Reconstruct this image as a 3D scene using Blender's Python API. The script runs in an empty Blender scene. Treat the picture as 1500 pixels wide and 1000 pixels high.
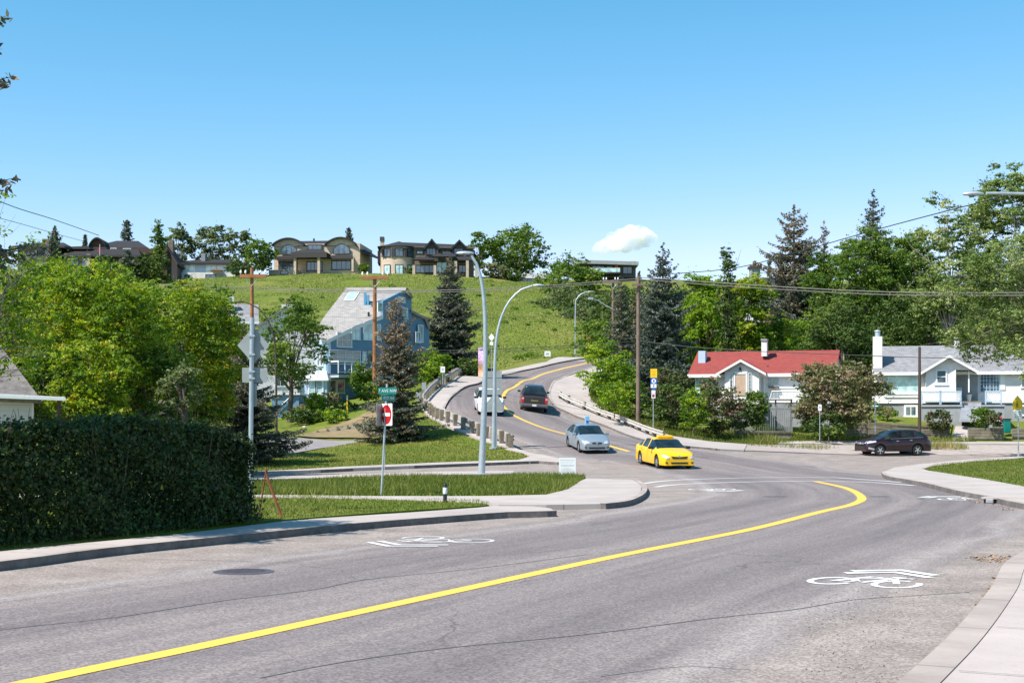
import bpy, bmesh, math, random
import numpy as np
from mathutils import Vector, Matrix
from mathutils.geometry import delaunay_2d_cdt
from mathutils.bvhtree import BVHTree

# ---------------------------------------------------------------- camera, sky, sun
SC = bpy.context.scene
COL = SC.collection
F, CX, HY, EYE = 2083.0, 750.0, 622.0, 2.1      # focal length in photo pixels, principal column, horizon row, eye height
cd = bpy.data.cameras.new('camera'); cam = bpy.data.objects.new('camera', cd); COL.objects.link(cam)
cam.location = (0, 0, EYE); cam.rotation_euler = (math.radians(90), 0, 0)
cd.sensor_width = 36; cd.lens = F * 36 / 1500; cd.shift_y = (HY - 500) / 1500
cd.clip_start = 0.1; cd.clip_end = 9000
SC.camera = cam
SUN_EL, SUN_AZ = 52.0, 236.0                     # azimuth clockwise from +Y: the sun stands left and a little behind the camera
w = bpy.data.worlds.new('World'); SC.world = w; w.use_nodes = True
nt = w.node_tree; nt.nodes.clear()
wo = nt.nodes.new('ShaderNodeOutputWorld'); bg = nt.nodes.new('ShaderNodeBackground'); sk = nt.nodes.new('ShaderNodeTexSky')
sk.sky_type = 'NISHITA'; sk.sun_disc = False
sk.sun_elevation = math.radians(SUN_EL); sk.sun_rotation = math.radians(SUN_AZ)
sk.altitude = 1050; sk.air_density = 1.0; sk.dust_density = 0.8; sk.ozone_density = 0.9
bg.inputs[1].default_value = 0.11
tn = nt.nodes.new('ShaderNodeMix'); tn.data_type = 'RGBA'; tn.blend_type = 'MULTIPLY'; tn.inputs[0].default_value = 1
tn.inputs[7].default_value = (.72, 1.06, 1.22, 1)          # the camera's colour balance for a clear prairie sky
sp_ = nt.nodes.new('ShaderNodeSeparateColor'); cb_ = nt.nodes.new('ShaderNodeCombineColor')
nt.links.new(sk.outputs[0], tn.inputs[6]); nt.links.new(sk.outputs[0], sp_.inputs[0])
def _m(op, a_, b_):
    n_ = nt.nodes.new('ShaderNodeMath'); n_.operation = op
    for i_, v_ in enumerate((a_, b_)):
        if isinstance(v_, float): n_.inputs[i_].default_value = v_
        else: nt.links.new(v_, n_.inputs[i_])
    return n_.outputs[0]
_r = _m('MINIMUM', _m('MULTIPLY', _m('POWER', sp_.outputs[0], 2.0), .32), _m('MULTIPLY', sp_.outputs[1], .80))   # the film's response to the sky: red falls off towards the zenith
_g = _m('MULTIPLY', sp_.outputs[1], 1.06); _b = _m('MULTIPLY', sp_.outputs[2], 1.14)
for i_, v_ in enumerate((_r, _g, _b)): nt.links.new(v_, cb_.inputs[i_])
nt.links.new(cb_.outputs[0], bg.inputs[0]); nt.links.new(bg.outputs[0], wo.inputs[0])
sd = bpy.data.lights.new('sun', 'SUN'); sd.energy = 4.9; sd.angle = math.radians(0.53); sd.color = (1, .93, .85)
so = bpy.data.objects.new('sun', sd); COL.objects.link(so)
_a, _e = math.radians(SUN_AZ), math.radians(SUN_EL)
SV = Vector((math.sin(_a) * math.cos(_e), math.cos(_a) * math.cos(_e), math.sin(_e)))
so.rotation_euler = SV.to_track_quat('Z', 'Y').to_euler()
SC.view_settings.view_transform = 'Standard'; SC.view_settings.look = 'None'
SC.view_settings.exposure = 0.70; SC.view_settings.gamma = 1.0
SC.cycles.volume_bounces = 12; SC.cycles.max_bounces = 14
SC.render.resolution_x = 1024; SC.render.resolution_y = 682

# ---------------------------------------------------------------- terrain
def wp(px, py, Y): return Vector(((px - CX) / F * Y, Y, EYE + (HY - py) / F * Y))
_cp = []
for X in (-45, -22, 0, 22, 45):
    for Y in (-5, 12, 30, 46, 60): _cp.append((X, Y, 0.0))
for px, py, Y in [(975,683,73),(1307,667,90),(1450,667,89),(1150,661,89),(862,661,81),(920,660,80),(890,652,82.5),(860,643,86),(800,628,91),(760,612,96),(737,597,101),
      (738,580,109),(760,562,124),(790,550,142),(850,534,178),(780,602,106),(700,603,98),(808,585,112),(660,597,100),(665,575,110),(720,562,121),(690,550,124),(617,600,100),(640,567,112),
      (640,640,86),(740,657,80),(600,662,80),(500,675,74),(400,690,66),(420,664,78),(530,645,88),(445,642,92),(520,632,96),(500,605,104),(440,622,102),(540,590,108),(600,580,106),(600,625,90),
      (480,590,116),(430,600,116),(560,560,128),(662,547,140),(620,560,128),(935,612,108),(960,633,98),(880,597,112),(870,565,126),(880,540,150),(1000,648,90),(1000,620,106),(1100,650,96),(1100,622,108),
      (1300,650,99),(1300,643,106),(1300,618,109),(1300,612,114),(1450,612,114),(1450,643,106),(1450,650,99),(1100,600,122),(1300,590,126),(1500,590,126),(1700,590,126),(1700,650,99),(1700,667,89),
      (1100,480,205),(1300,470,215),(1500,470,225),(1700,470,225),(1000,500,190),(900,460,235),(950,520,170),
      (870,407,290),(960,412,285),(1100,412,290),(1300,412,290),(780,416,300),(740,408,305),(650,402,305),(550,400,308),(450,401,308),(350,405,308),(250,411,305),(100,415,300),(-100,420,300),
      (640,500,190),(400,455,230),(200,462,220),(0,470,215),(780,480,200),(740,528,152),(850,524,190),(810,520,180),(600,440,250),(400,425,268),(200,440,255),(780,440,250),(860,500,195),(860,450,240),
      (100,600,92),(300,612,86),(-100,600,92),(100,560,125),(300,560,130),(-100,560,125),(-300,600,90),(1900,600,120)]:
    p = wp(px, py, Y); _cp.append((p.x, p.y, p.z))
for X in (-260, -130, 0, 130, 260):
    for Y, z in ((370, 34), (600, 34)): _cp.append((X, Y, z))
for X in (-130, 130): _cp += [(X, 0, 0), (X, 60, 0), (X, 110, 4)]
_cp = np.array(_cp, float); _c2 = 5.0
def _phi(r2): return np.sqrt(r2 + _c2 ** 2)
_n = len(_cp); _A = np.zeros((_n + 3, _n + 3))
_A[:_n, :_n] = _phi(((_cp[:, None, :2] - _cp[None, :, :2]) ** 2).sum(-1)) + np.eye(_n) * -0.25
_A[:_n, _n] = 1; _A[:_n, _n+1:] = _cp[:, :2]; _A[_n, :_n] = 1; _A[_n+1:, :_n] = _cp[:, :2].T
_w = np.linalg.solve(_A, np.concatenate([_cp[:, 2], [0, 0, 0]]))
def G(xy):
    xy = np.asarray(xy, float).reshape(-1, 2); q = np.clip(xy, [-270, -8], [270, 600])
    out = np.empty(len(q))
    for i in range(0, len(q), 20000):
        s = q[i:i+20000]
        out[i:i+20000] = _phi(((s[:, None] - _cp[None, :, :2]) ** 2).sum(-1)) @ _w[:_n] + _w[_n] + s @ _w[_n+1:]
    near = np.clip((66 - q[:, 1]) / 12, 0, 1); near = near * near * (3 - 2 * near)
    return out * (1 - near)
def g(x, y): return float(G([(x, y)])[0])
def P(px, py, off=0.0):
    """where the line of sight through a photo pixel meets the terrain (+off)"""
    ys = np.concatenate([np.arange(4, 60, .5), np.arange(60, 420, 1.0)])
    X = (px - CX) / F * ys; Z = EYE + (HY - py) / F * ys
    d = Z - G(np.stack([X, ys], 1)) - off
    k = np.argmax(d <= 0)
    if d[k] > 0: k = len(ys) - 1
    a, b = ys[max(k-1, 0)], ys[k]
    da, db = d[max(k-1, 0)], d[k]
    Y = b if da == db else a + (b - a) * da / (da - db)
    Y = min(max(Y, a), b)
    x = (px - CX) / F * Y
    return Vector((x, Y, g(x, Y) + off))
def at(px, Y, dz=0.0):
    x = (px - CX) / F * Y
    return Vector((x, Y, g(x, Y) + dz))

# ---------------------------------------------------------------- object helpers
def tag(o, label=None, cat=None, group=None, kind=None):
    if label: o['label'] = label
    if cat: o['category'] = cat
    if group: o['group'] = group
    if kind: o['kind'] = kind
    return o
def thing(name, label, cat, loc=(0, 0, 0), rz=0.0, group=None):
    o = bpy.data.objects.new(name, None); COL.objects.link(o); o.location = loc; o.rotation_euler = (0, 0, rz)
    o.empty_display_size = .2
    return tag(o, label, cat, group)
def link(name, me, m, parent=None):
    o = bpy.data.objects.new(name, me); COL.objects.link(o)
    if parent: o.parent = parent
    if m is not None and not me.materials:
        for k in (m if isinstance(m, (list, tuple)) else [m]): me.materials.append(k)
    return o
def copy_tree(o, parent=None):
    c = o.copy(); COL.objects.link(c)
    if parent is not None: c.parent = parent
    for ch in list(o.children): copy_tree(ch, c)
    return c
class MB:
    def __init__(s): s.v = []; s.f = []; s.mi = []; s.M = None
    def add(s, vs, fs, mi=0):
        b = len(s.v)
        for v in vs:
            v = Vector(v)
            if s.M is not None: v = s.M @ v
            s.v.append(tuple(v))
        for f in fs: s.f.append(tuple(b + i for i in f)); s.mi.append(mi)
        return s
    def box(s, x0, x1, y0, y1, z0, z1, mi=0):
        return s.add([(x0,y0,z0),(x1,y0,z0),(x1,y1,z0),(x0,y1,z0),(x0,y0,z1),(x1,y0,z1),(x1,y1,z1),(x0,y1,z1)],
                     [(0,3,2,1),(4,5,6,7),(0,1,5,4),(1,2,6,5),(2,3,7,6),(3,0,4,7)], mi)
    def tube(s, pts, r, n=8, cap=True, mi=0):
        pts = [Vector(p) for p in pts]; k = len(pts)
        rs = r if isinstance(r, (list, tuple)) else [r] * k
        vs = []; up = None
        for i, p in enumerate(pts):
            d = (pts[min(i+1, k-1)] - pts[max(i-1, 0)])
            d = d.normalized() if d.length > 1e-9 else Vector((0, 0, 1))
            if up is None: up = Vector((0, 0, 1)) if abs(d.z) < .9 else Vector((1, 0, 0))
            a = d.cross(up); a = a.normalized() if a.length > 1e-6 else Vector((1, 0, 0)); b = a.cross(d).normalized(); up = b
            for j in range(n):
                t = 2 * math.pi * j / n; vs.append(p + (a * math.cos(t) + b * math.sin(t)) * rs[i])
        fs = [(i*n+j, i*n+(j+1) % n, (i+1)*n+(j+1) % n, (i+1)*n+j) for i in range(k-1) for j in range(n)]
        if cap: fs += [tuple(range(n-1, -1, -1)), tuple(range((k-1)*n, k*n))]
        return s.add(vs, fs, mi)
    def prism(s, poly, y0, y1, mi=0):
        """polygon in (x,z), extruded along y"""
        n = len(poly); ar = sum(poly[i][0]*poly[(i+1) % n][1]-poly[(i+1) % n][0]*poly[i][1] for i in range(n))
        if ar < 0: poly = poly[::-1]
        vs = [(x, y0, z) for x, z in poly] + [(x, y1, z) for x, z in poly]
        fs = [tuple(range(n)), tuple(range(2*n-1, n-1, -1))] + [(i, i+n, (i+1) % n+n, (i+1) % n) for i in range(n)]
        return s.add(vs, [tuple(f) for f in fs], mi)
    def lathe(s, prof, n=16, mi=0, axis='z', c=(0, 0, 0)):
        vs = []; c = Vector(c)
        for r, h in prof:
            for j in range(n):
                t = 2*math.pi*j/n
                vs.append(c + (Vector((r*math.cos(t), r*math.sin(t), h)) if axis == 'z' else Vector((r*math.cos(t), h, r*math.sin(t)))))
        k = len(prof); fs = [(i*n+j, i*n+(j+1) % n, (i+1)*n+(j+1) % n, (i+1)*n+j) for i in range(k-1) for j in range(n)]
        return s.add(vs, fs, mi)
    def slabquad(s, a, b, c, d, t=.15, mi=0):
        """a flat quad a,b,c,d with thickness t below it"""
        a, b, c, d = map(Vector, (a, b, c, d)); nn = (b-a).cross(d-a).normalized()
        if nn.z < 0: nn = -nn
        q = [p - nn*t for p in (a, b, c, d)]
        return s.add([a, b, c, d]+q, [(0,1,2,3),(7,6,5,4),(0,4,5,1),(1,5,6,2),(2,6,7,3),(3,7,4,0)], mi)
    def mesh(s, name):
        me = bpy.data.meshes.new(name); me.from_pydata(s.v, [], s.f)
        if any(s.mi): me.polygons.foreach_set('material_index', s.mi)
        bm = bmesh.new(); bm.from_mesh(me); bmesh.ops.recalc_face_normals(bm, faces=bm.faces); bm.to_mesh(me); bm.free()
        return me
    def build(s, name, m, parent=None, smooth=None, bevel=0):
        me = s.mesh(name)
        if smooth:
            me.polygons.foreach_set('use_smooth', [True]*len(me.polygons)); me.set_sharp_from_angle(angle=math.radians(smooth))
        o = link(name, me, m, parent)
        if bevel:
            b = o.modifiers.new('bevel', 'BEVEL'); b.width = bevel; b.segments = 2; b.limit_method = 'ANGLE'
        return o

# ---------------------------------------------------------------- materials
def _nodes(name):
    m = bpy.data.materials.new(name); m.use_nodes = True; t = m.node_tree
    return m, t, t.nodes['Principled BSDF']
def nd(t, typ, **kw):
    n = t.nodes.new(typ)
    for k, v in kw.items():
        if k in n.inputs: n.inputs[k].default_value = v
        else: setattr(n, k, v)
    return n
def ramp(t, fac, stops):
    r = t.nodes.new('ShaderNodeValToRGB'); e = r.color_ramp.elements
    while len(e) < len(stops): e.new(.5)
    for k, (p, c) in enumerate(stops): e[k].position = p; e[k].color = (*c, 1) if len(c) == 3 else c
    t.links.new(fac, r.inputs[0]); return r.outputs[0]
def noise(t, vec, scale, detail=4, rough=.55, dist=0):
    n = nd(t, 'ShaderNodeTexNoise'); n.inputs['Scale'].default_value = scale; n.inputs['Detail'].default_value = detail
    n.inputs['Roughness'].default_value = rough; n.inputs['Distortion'].default_value = dist
    if vec is not None: t.links.new(vec, n.inputs['Vector'])
    return n.outputs['Fac']
def mixc(t, f, a, b, typ='MIX'):
    n = t.nodes.new('ShaderNodeMix'); n.data_type = 'RGBA'; n.blend_type = typ
    for s, v in ((0, f), (6, a), (7, b)):
        if isinstance(v, (int, float)): n.inputs[s].default_value = v
        elif isinstance(v, tuple): n.inputs[s].default_value = (*v, 1) if len(v) == 3 else v
        else: t.links.new(v, n.inputs[s])
    return n.outputs[2]
def mth(t, op, a, b=0.0, clamp=False):
    n = t.nodes.new('ShaderNodeMath'); n.operation = op; n.use_clamp = clamp
    for i, v in enumerate((a, b)):
        if isinstance(v, (int, float)): n.inputs[i].default_value = v
        else: t.links.new(v, n.inputs[i])
    return n.outputs[0]
def mrange(t, v, a, b, c=0.0, d=1.0):
    n = t.nodes.new('ShaderNodeMapRange'); n.clamp = True
    t.links.new(v, n.inputs[0])
    for i, q in enumerate((a, b, c, d)): n.inputs[i+1].default_value = q
    return n.outputs[0]
def bump(t, bs, h, strength=.3, dist=.02):
    b = t.nodes.new('ShaderNodeBump'); b.inputs['Strength'].default_value = strength; b.inputs['Distance'].default_value = dist
    t.links.new(h, b.inputs['Height']); t.links.new(b.outputs[0], bs.inputs['Normal'])
def objv(t): return t.nodes.new('ShaderNodeTexCoord').outputs['Object']
def pm(name, c1, c2=None, scale=3.0, rough=.7, bs=.15, bscale=None, metal=0.0, coat=0.0, spec=.5, detail=5):
    m, t, b = _nodes(name); v = objv(t)
    if c2 is None: c2 = tuple(x*.82 for x in c1)
    f = noise(t, v, scale, detail, .6)
    t.links.new(ramp(t, f, [(.32, c2), (.66, c1)]), b.inputs['Base Color'])
    b.inputs['Roughness'].default_value = rough; b.inputs['Metallic'].default_value = metal
    b.inputs['Coat Weight'].default_value = coat; b.inputs['Coat Roughness'].default_value = .04
    b.inputs['Specular IOR Level'].default_value = spec
    if bs: bump(t, b, noise(t, v, bscale or scale*6, 3), bs, .02)
    return m
def brick_mat(name, c1, c2, mortar, sx=1.0, bw=.45, rh=.15, vary=.5):
    m, t, b = _nodes(name); v = objv(t)
    sep = t.nodes.new('ShaderNodeSeparateXYZ'); t.links.new(v, sep.inputs[0])
    cmb = t.nodes.new('ShaderNodeCombineXYZ'); t.links.new(mth(t, 'ADD', sep.outputs[0], sep.outputs[1]), cmb.inputs[0]); t.links.new(sep.outputs[2], cmb.inputs[1])
    br = t.nodes.new('ShaderNodeTexBrick'); t.links.new(cmb.outputs[0], br.inputs['Vector'])
    br.inputs['Scale'].default_value = sx; br.inputs['Brick Width'].default_value = bw; br.inputs['Row Height'].default_value = rh
    br.inputs['Mortar Size'].default_value = .012; br.inputs['Color1'].default_value = (*c1, 1); br.inputs['Color2'].default_value = (*c2, 1); br.inputs['Mortar'].default_value = (*mortar, 1)
    c = mixc(t, mrange(t, noise(t, v, 1.2, 5), .35, .7, 0, vary), br.outputs['Color'], mortar)
    t.links.new(c, b.inputs['Base Color']); b.inputs['Roughness'].default_value = .85
    bump(t, b, br.outputs['Fac'], -.4, .02)
    return m
def shingle_mat(name, c1, c2, c3):
    m, t, b = _nodes(name); v = objv(t)
    sep = t.nodes.new('ShaderNodeSeparateXYZ'); t.links.new(v, sep.inputs[0])
    cmb = t.nodes.new('ShaderNodeCombineXYZ'); t.links.new(mth(t, 'ADD', sep.outputs[0], mth(t, 'MULTIPLY', sep.outputs[1], .13)), cmb.inputs[0]); t.links.new(mth(t, 'ADD', sep.outputs[2], mth(t, 'MULTIPLY', sep.outputs[1], .4)), cmb.inputs[1])
    br = t.nodes.new('ShaderNodeTexBrick'); t.links.new(cmb.outputs[0], br.inputs['Vector'])
    br.inputs['Scale'].default_value = 1; br.inputs['Brick Width'].default_value = .34; br.inputs['Row Height'].default_value = .16
    br.inputs['Mortar Size'].default_value = .008; br.inputs['Mortar'].default_value = (*c3, 1); br.inputs['Bias'].default_value = -.1
    br.inputs['Color1'].default_value = (*c1, 1); br.inputs['Color2'].default_value = (*c2, 1)
    c = mixc(t, mrange(t, noise(t, v, .7, 5), .35, .75, 0, .45), br.outputs['Color'], c2)
    c = mixc(t, mrange(t, noise(t, v, 14, 2), .4, .7, 0, .35), c, c3)
    t.links.new(c, b.inputs['Base Color']); b.inputs['Roughness'].default_value = .9
    bump(t, b, br.outputs['Fac'], -.5, .03)
    return m
def siding_mat(name, c1, rowh=.16, rough=.6):
    m, t, b = _nodes(name); v = objv(t)
    sep = t.nodes.new('ShaderNodeSeparateXYZ'); t.links.new(v, sep.inputs[0])
    fr = mth(t, 'FRACT', mth(t, 'DIVIDE', sep.outputs[2], rowh))
    c = mixc(t, mrange(t, noise(t, v, 1.1, 5), .3, .75, 0, .5), c1, tuple(x*.8 for x in c1))
    c = mixc(t, mrange(t, fr, .0, .12, .5, 0), c, tuple(x*.45 for x in c1))
    t.links.new(c, b.inputs['Base Color']); b.inputs['Roughness'].default_value = rough
    bump(t, b, fr, .35, .02)
    return m
def leaf_mat(name, stops, trans=.35, rough=.55):
    m, t, b = _nodes(name)
    a = t.nodes.new('ShaderNodeAttribute'); a.attribute_name = 'tint'
    c = ramp(t, a.outputs['Fac'], stops)
    oi = t.nodes.new('ShaderNodeObjectInfo')
    t.links.new(c, b.inputs['Base Color']); b.inputs['Roughness'].default_value = rough; b.inputs['Specular IOR Level'].default_value = .3
    tr = t.nodes.new('ShaderNodeBsdfTranslucent'); hs = t.nodes.new('ShaderNodeHueSaturation')
    hs.inputs['Hue'].default_value = .485; hs.inputs['Saturation'].default_value = 1.15; hs.inputs['Value'].default_value = 1.5
    t.links.new(c, hs.inputs['Color']); t.links.new(hs.outputs[0], tr.inputs[0])
    mx = t.nodes.new('ShaderNodeMixShader'); mx.inputs[0].default_value = trans
    t.links.new(b.outputs[0], mx.inputs[1]); t.links.new(tr.outputs[0], mx.inputs[2]); t.links.new(mx.outputs[0], t.nodes['Material Output'].inputs[0])
    return m
def glass_mat(name, c=(.02, .03, .04), rough=.04, spec=.9):
    m, t, b = _nodes(name); v = objv(t)
    c1 = ramp(t, noise(t, v, 1.3, 2), [(.35, c), (.65, tuple(min(1, x*2.2+.01) for x in c))])
    t.links.new(c1, b.inputs['Base Color']); b.inputs['Roughness'].default_value = rough; b.inputs['Specular IOR Level'].default_value = spec; b.inputs['IOR'].default_value = 1.6
    return m
def flat(name, c, rough=.5, metal=0.0, coat=0.0):
    m, t, b = _nodes(name); v = objv(t)
    t.links.new(mixc(t, mrange(t, noise(t, v, 9, 4), .3, .7, 0, .12), c, tuple(x*.6 for x in c)), b.inputs['Base Color'])
    b.inputs['Roughness'].default_value = rough; b.inputs['Metallic'].default_value = metal; b.inputs['Coat Weight'].default_value = coat
    return m

M = {}
M['white'] = flat('white_paint', (.78, .78, .76), .5)
M['stucco'] = pm('white_stucco', (.74, .73, .70), (.60, .59, .57), 1.2, .85, .25, 25)
M['stucco_grey'] = pm('grey_stucco', (.30, .32, .33), (.22, .24, .25), 1.5, .85, .25, 25)
M['offwhite'] = siding_mat('offwhite_siding', (.62, .63, .64))
M['blue'] = siding_mat('blue_siding', (.125, .26, .38))
M['bluelight'] = siding_mat('light_blue_siding', (.42, .55, .68))
M['stone'] = brick_mat('tan_stone', (.56, .44, .33), (.40, .31, .22), (.48, .41, .33), 1, .5, .22)
M['stonedark'] = brick_mat('brown_stone', (.20, .14, .10), (.12, .09, .07), (.2, .17, .14), 1, .5, .2)
M['cedar'] = brick_mat('cedar_shakes', (.11, .06, .04), (.07, .04, .028), (.05, .03, .02), 1, .25, .2, .3)
M['darkside'] = siding_mat('dark_siding', (.055, .05, .05))
M['roofdark'] = shingle_mat('dark_shingles', (.026, .025, .030), (.017, .017, .020), (.012, .012, .013))
M['roofgrey'] = shingle_mat('grey_shingles', (.30, .30, .31), (.18, .185, .195), (.10, .10, .11))
M['rooflight'] = shingle_mat('weathered_shakes', (.40, .38, .36), (.25, .24, .23), (.13, .125, .12))
M['roofred'] = shingle_mat('red_shingles', (.30, .055, .042), (.22, .040, .034), (.13, .024, .022))
M['fascia'] = flat('dark_fascia', (.035, .03, .03), .6)
M['glass'] = glass_mat('window_glass', (.035, .06, .075), .03, 1.0)
M['glasslight'] = glass_mat('window_glass_with_blind', (.24, .36, .36), .08, .8)
M['wood'] = pm('weathered_wood', (.20, .15, .11), (.10, .075, .055), 2.5, .85, .4, 30)
M['polewood'] = pm('creosoted_pole', (.36, .15, .055), (.22, .09, .035), 1.8, .8, .3, 24)
M['polegrey'] = pm('old_grey_pole', (.21, .15, .11), (.12, .09, .065), 1.8, .85, .3, 24)
M['timber'] = pm('landscape_timber', (.27, .23, .17), (.13, .11, .085), 1.6, .9, .4, 14)
M['galv'] = pm('galvanised_steel', (.42, .48, .52), (.33, .39, .43), 5, .42, .05, None, .35)
M['galvdark'] = pm('brown_lamp_steel', (.07, .045, .035), None, 4, .6, .05)
M['rail'] = pm('weathered_rail', (.56, .53, .48), (.38, .35, .31), 3, .6, .1, None, .2)
M['signback'] = pm('aluminium_sign_back', (.33, .36, .36), (.27, .30, .30), 3, .55, .03, None, .2)
M['oldroof'] = pm('mossy_grey_shakes', (.20, .18, .165), (.10, .09, .08), 4, .95, .6, 22)
M['black'] = flat('black_plastic', (.012, .012, .013), .5)
M['rubber'] = flat('tyre_rubber', (.018, .018, .019), .8)
M['chrome'] = flat('alloy', (.62, .63, .65), .25, .8)
M['metal_white'] = flat('white_railing', (.75, .76, .77), .4)
M['rust'] = pm('rusty_steel', (.26, .085, .035), (.13, .045, .025), 6, .85, .2)
M['wire'] = flat('wire', (.16, .15, .14), .6)
M['wiredark'] = flat('dark_wire', (.03, .03, .032), .6)
M['bark'] = pm('bark', (.13, .10, .075), (.07, .055, .045), 3, .9, .5, 25)
M['barkpale'] = pm('pale_bark', (.40, .35, .29), (.2, .17, .14), 3, .9, .4, 25)
M['concrete'] = None
# ---------------------------------------------------------------- ground materials
def concrete_mat(name, base, dark, joint=1.6, face_shade=False):
    m, t, b = _nodes(name); v = objv(t)
    c = ramp(t, noise(t, v, .55, 6, .65), [(.3, dark), (.65, base)])
    c = mixc(t, mrange(t, noise(t, v, 45, 3), .52, .7, 0, .35), c, tuple(x*.62 for x in base))
    c = mixc(t, mrange(t, noise(t, v, 5, 6, .75), .58, .74, 0, .5), c, tuple(x*.6 for x in dark))
    u = t.nodes.new('ShaderNodeUVMap'); u.uv_map = 'road'
    sp = t.nodes.new('ShaderNodeSeparateXYZ'); t.links.new(u.outputs[0], sp.inputs[0])
    j = mth(t, 'ABSOLUTE', mth(t, 'SUBTRACT', mth(t, 'FRACT', mth(t, 'DIVIDE', sp.outputs[1], joint)), .5))
    c = mixc(t, mrange(t, j, 0, .012, .75, 0), c, (.09, .08, .07))
    if face_shade:                                             # shade painted into the upright faces, darker in blotches
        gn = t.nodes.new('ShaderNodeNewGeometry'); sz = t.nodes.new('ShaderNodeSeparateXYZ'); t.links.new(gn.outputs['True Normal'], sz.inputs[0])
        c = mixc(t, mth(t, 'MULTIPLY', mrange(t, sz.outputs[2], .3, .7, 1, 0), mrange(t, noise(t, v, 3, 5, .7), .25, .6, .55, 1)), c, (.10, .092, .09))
    t.links.new(c, b.inputs['Base Color']); b.inputs['Roughness'].default_value = .9
    bump(t, b, noise(t, v, 30, 4), .25, .01)
    return m
def asphalt_mat():
    m, t, b = _nodes('asphalt'); v = objv(t)
    u = t.nodes.new('ShaderNodeUVMap'); u.uv_map = 'road'
    sp = t.nodes.new('ShaderNodeSeparateXYZ'); t.links.new(u.outputs[0], sp.inputs[0])
    wob = mth(t, 'MULTIPLY', mth(t, 'SUBTRACT', noise(t, v, .18, 4, .6), .5), 2.4)
    lat = mth(t, 'ADD', sp.outputs[0], wob)
    # stretched noise along the direction of travel
    cmb = t.nodes.new('ShaderNodeCombineXYZ'); t.links.new(mth(t, 'MULTIPLY', sp.outputs[0], 1.6), cmb.inputs[0]); t.links.new(mth(t, 'MULTIPLY', sp.outputs[1], .05), cmb.inputs[1])
    streak = noise(t, cmb.outputs[0], 1.0, 6, .65)
    c = ramp(t, noise(t, v, .35, 6, .6), [(.3, (.138, .119, .120)), (.7, (.180, .156, .153))])
    c = mixc(t, mrange(t, streak, .36, .64, 0, .9), c, (.245, .212, .200))
    c = mixc(t, mrange(t, noise(t, v, .5, 5, .7), .60, .74, 0, .5), c, (.09, .085, .088))
    # oily lane centres, pale dust between tracks
    al = mth(t, 'ABSOLUTE', lat)
    band = mth(t, 'ABSOLUTE', mth(t, 'SUBTRACT', al, 2.5))
    c = mixc(t, mrange(t, band, 0, 1.3, .45, 0), c, (.106, .093, .097))
    c = mixc(t, mrange(t, mth(t, 'ABSOLUTE', mth(t, 'SUBTRACT', al, 4.45)), 0, .45, .6, 0), c, (.33, .295, .275))
    gut = mrange(t, al, 4.6, 5.1, 0, .9)
    c = mixc(t, gut, c, ramp(t, noise(t, v, .9, 6, .65), [(.35, (.215, .182, .16)), (.65, (.32, .275, .245))]))
    # coarse aggregate
    vo = t.nodes.new('ShaderNodeTexVoronoi'); vo.inputs['Scale'].default_value = 42; t.links.new(v, vo.inputs['Vector'])
    agg = mixc(t, .5, vo.outputs['Color'], (.5, .5, .5))
    bw = t.nodes.new('ShaderNodeRGBToBW'); t.links.new(vo.outputs['Color'], bw.inputs[0])
    k = mrange(t, bw.outputs[0], .2, .85, .70, 1.34)
    vm = t.nodes.new('ShaderNodeVectorMath'); vm.operation = 'SCALE'; t.links.new(c, vm.inputs[0]); t.links.new(k, vm.inputs['Scale'])
    fine = mrange(t, noise(t, v, 130, 2, .7), .3, .7, .86, 1.14)
    vm2 = t.nodes.new('ShaderNodeVectorMath'); vm2.operation = 'SCALE'; t.links.new(vm.outputs[0], vm2.inputs[0]); t.links.new(fine, vm2.inputs['Scale'])
    # hairline cracks
    v3 = t.nodes.new('ShaderNodeTexVoronoi'); v3.feature = 'DISTANCE_TO_EDGE'; v3.inputs['Scale'].default_value = .16
    dn = t.nodes.new('ShaderNodeVectorMath'); dn.operation = 'ADD'; t.links.new(v, dn.inputs[0])
    nn = t.nodes.new('ShaderNodeTexNoise'); nn.inputs['Scale'].default_value = .8; nn.inputs['Detail'].default_value = 6; t.links.new(v, nn.inputs['Vector'])
    sc = t.nodes.new('ShaderNodeVectorMath'); sc.operation = 'SCALE'; sc.inputs['Scale'].default_value = 1.6; t.links.new(nn.outputs['Color'], sc.inputs[0]); t.links.new(sc.outputs[0], dn.inputs[1])
    t.links.new(dn.outputs[0], v3.inputs['Vector'])
    cr = mth(t, 'MULTIPLY', mrange(t, v3.outputs['Distance'], .0, .0035, 1, 0), mrange(t, noise(t, v, .25, 2), .45, .6, 0, .75))
    fin = mixc(t, cr, vm2.outputs[0], (.045, .042, .044))
    t.links.new(fin, b.inputs['Base Color']); b.inputs['Roughness'].default_value = .88; b.inputs['Specular IOR Level'].default_value = .3
    bump(t, b, bw.outputs[0], .35, .006)
    return m
def grass_mat(name, a, bcol, dry, dryamt=.5, sc=1.0):
    m, t, b = _nodes(name); v = objv(t)
    c = ramp(t, noise(t, v, 1.1*sc, 7, .7), [(.3, a), (.7, bcol)])
    c = mixc(t, mrange(t, noise(t, v, .16*sc, 6, .65), .46, .66, 0, dryamt), c, dry)
    c = mixc(t, mrange(t, noise(t, v, 11*sc, 4, .7), .5, .72, 0, .55), c, tuple(x*.45 for x in a))
    c = mixc(t, mrange(t, noise(t, v, 26*sc, 3, .7), .56, .74, 0, .5), c, tuple(min(1, x*1.6) for x in bcol))
    t.links.new(c, b.inputs['Base Color']); b.inputs['Roughness'].default_value = .95; b.inputs['Specular IOR Level'].default_value = .1
    bump(t, b, noise(t, v, 14*sc, 5, .7), .9, .06)
    return m
M['asphalt'] = asphalt_mat()
M['concrete'] = concrete_mat('concrete', (.44, .39, .36), (.33, .29, .265))
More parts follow.
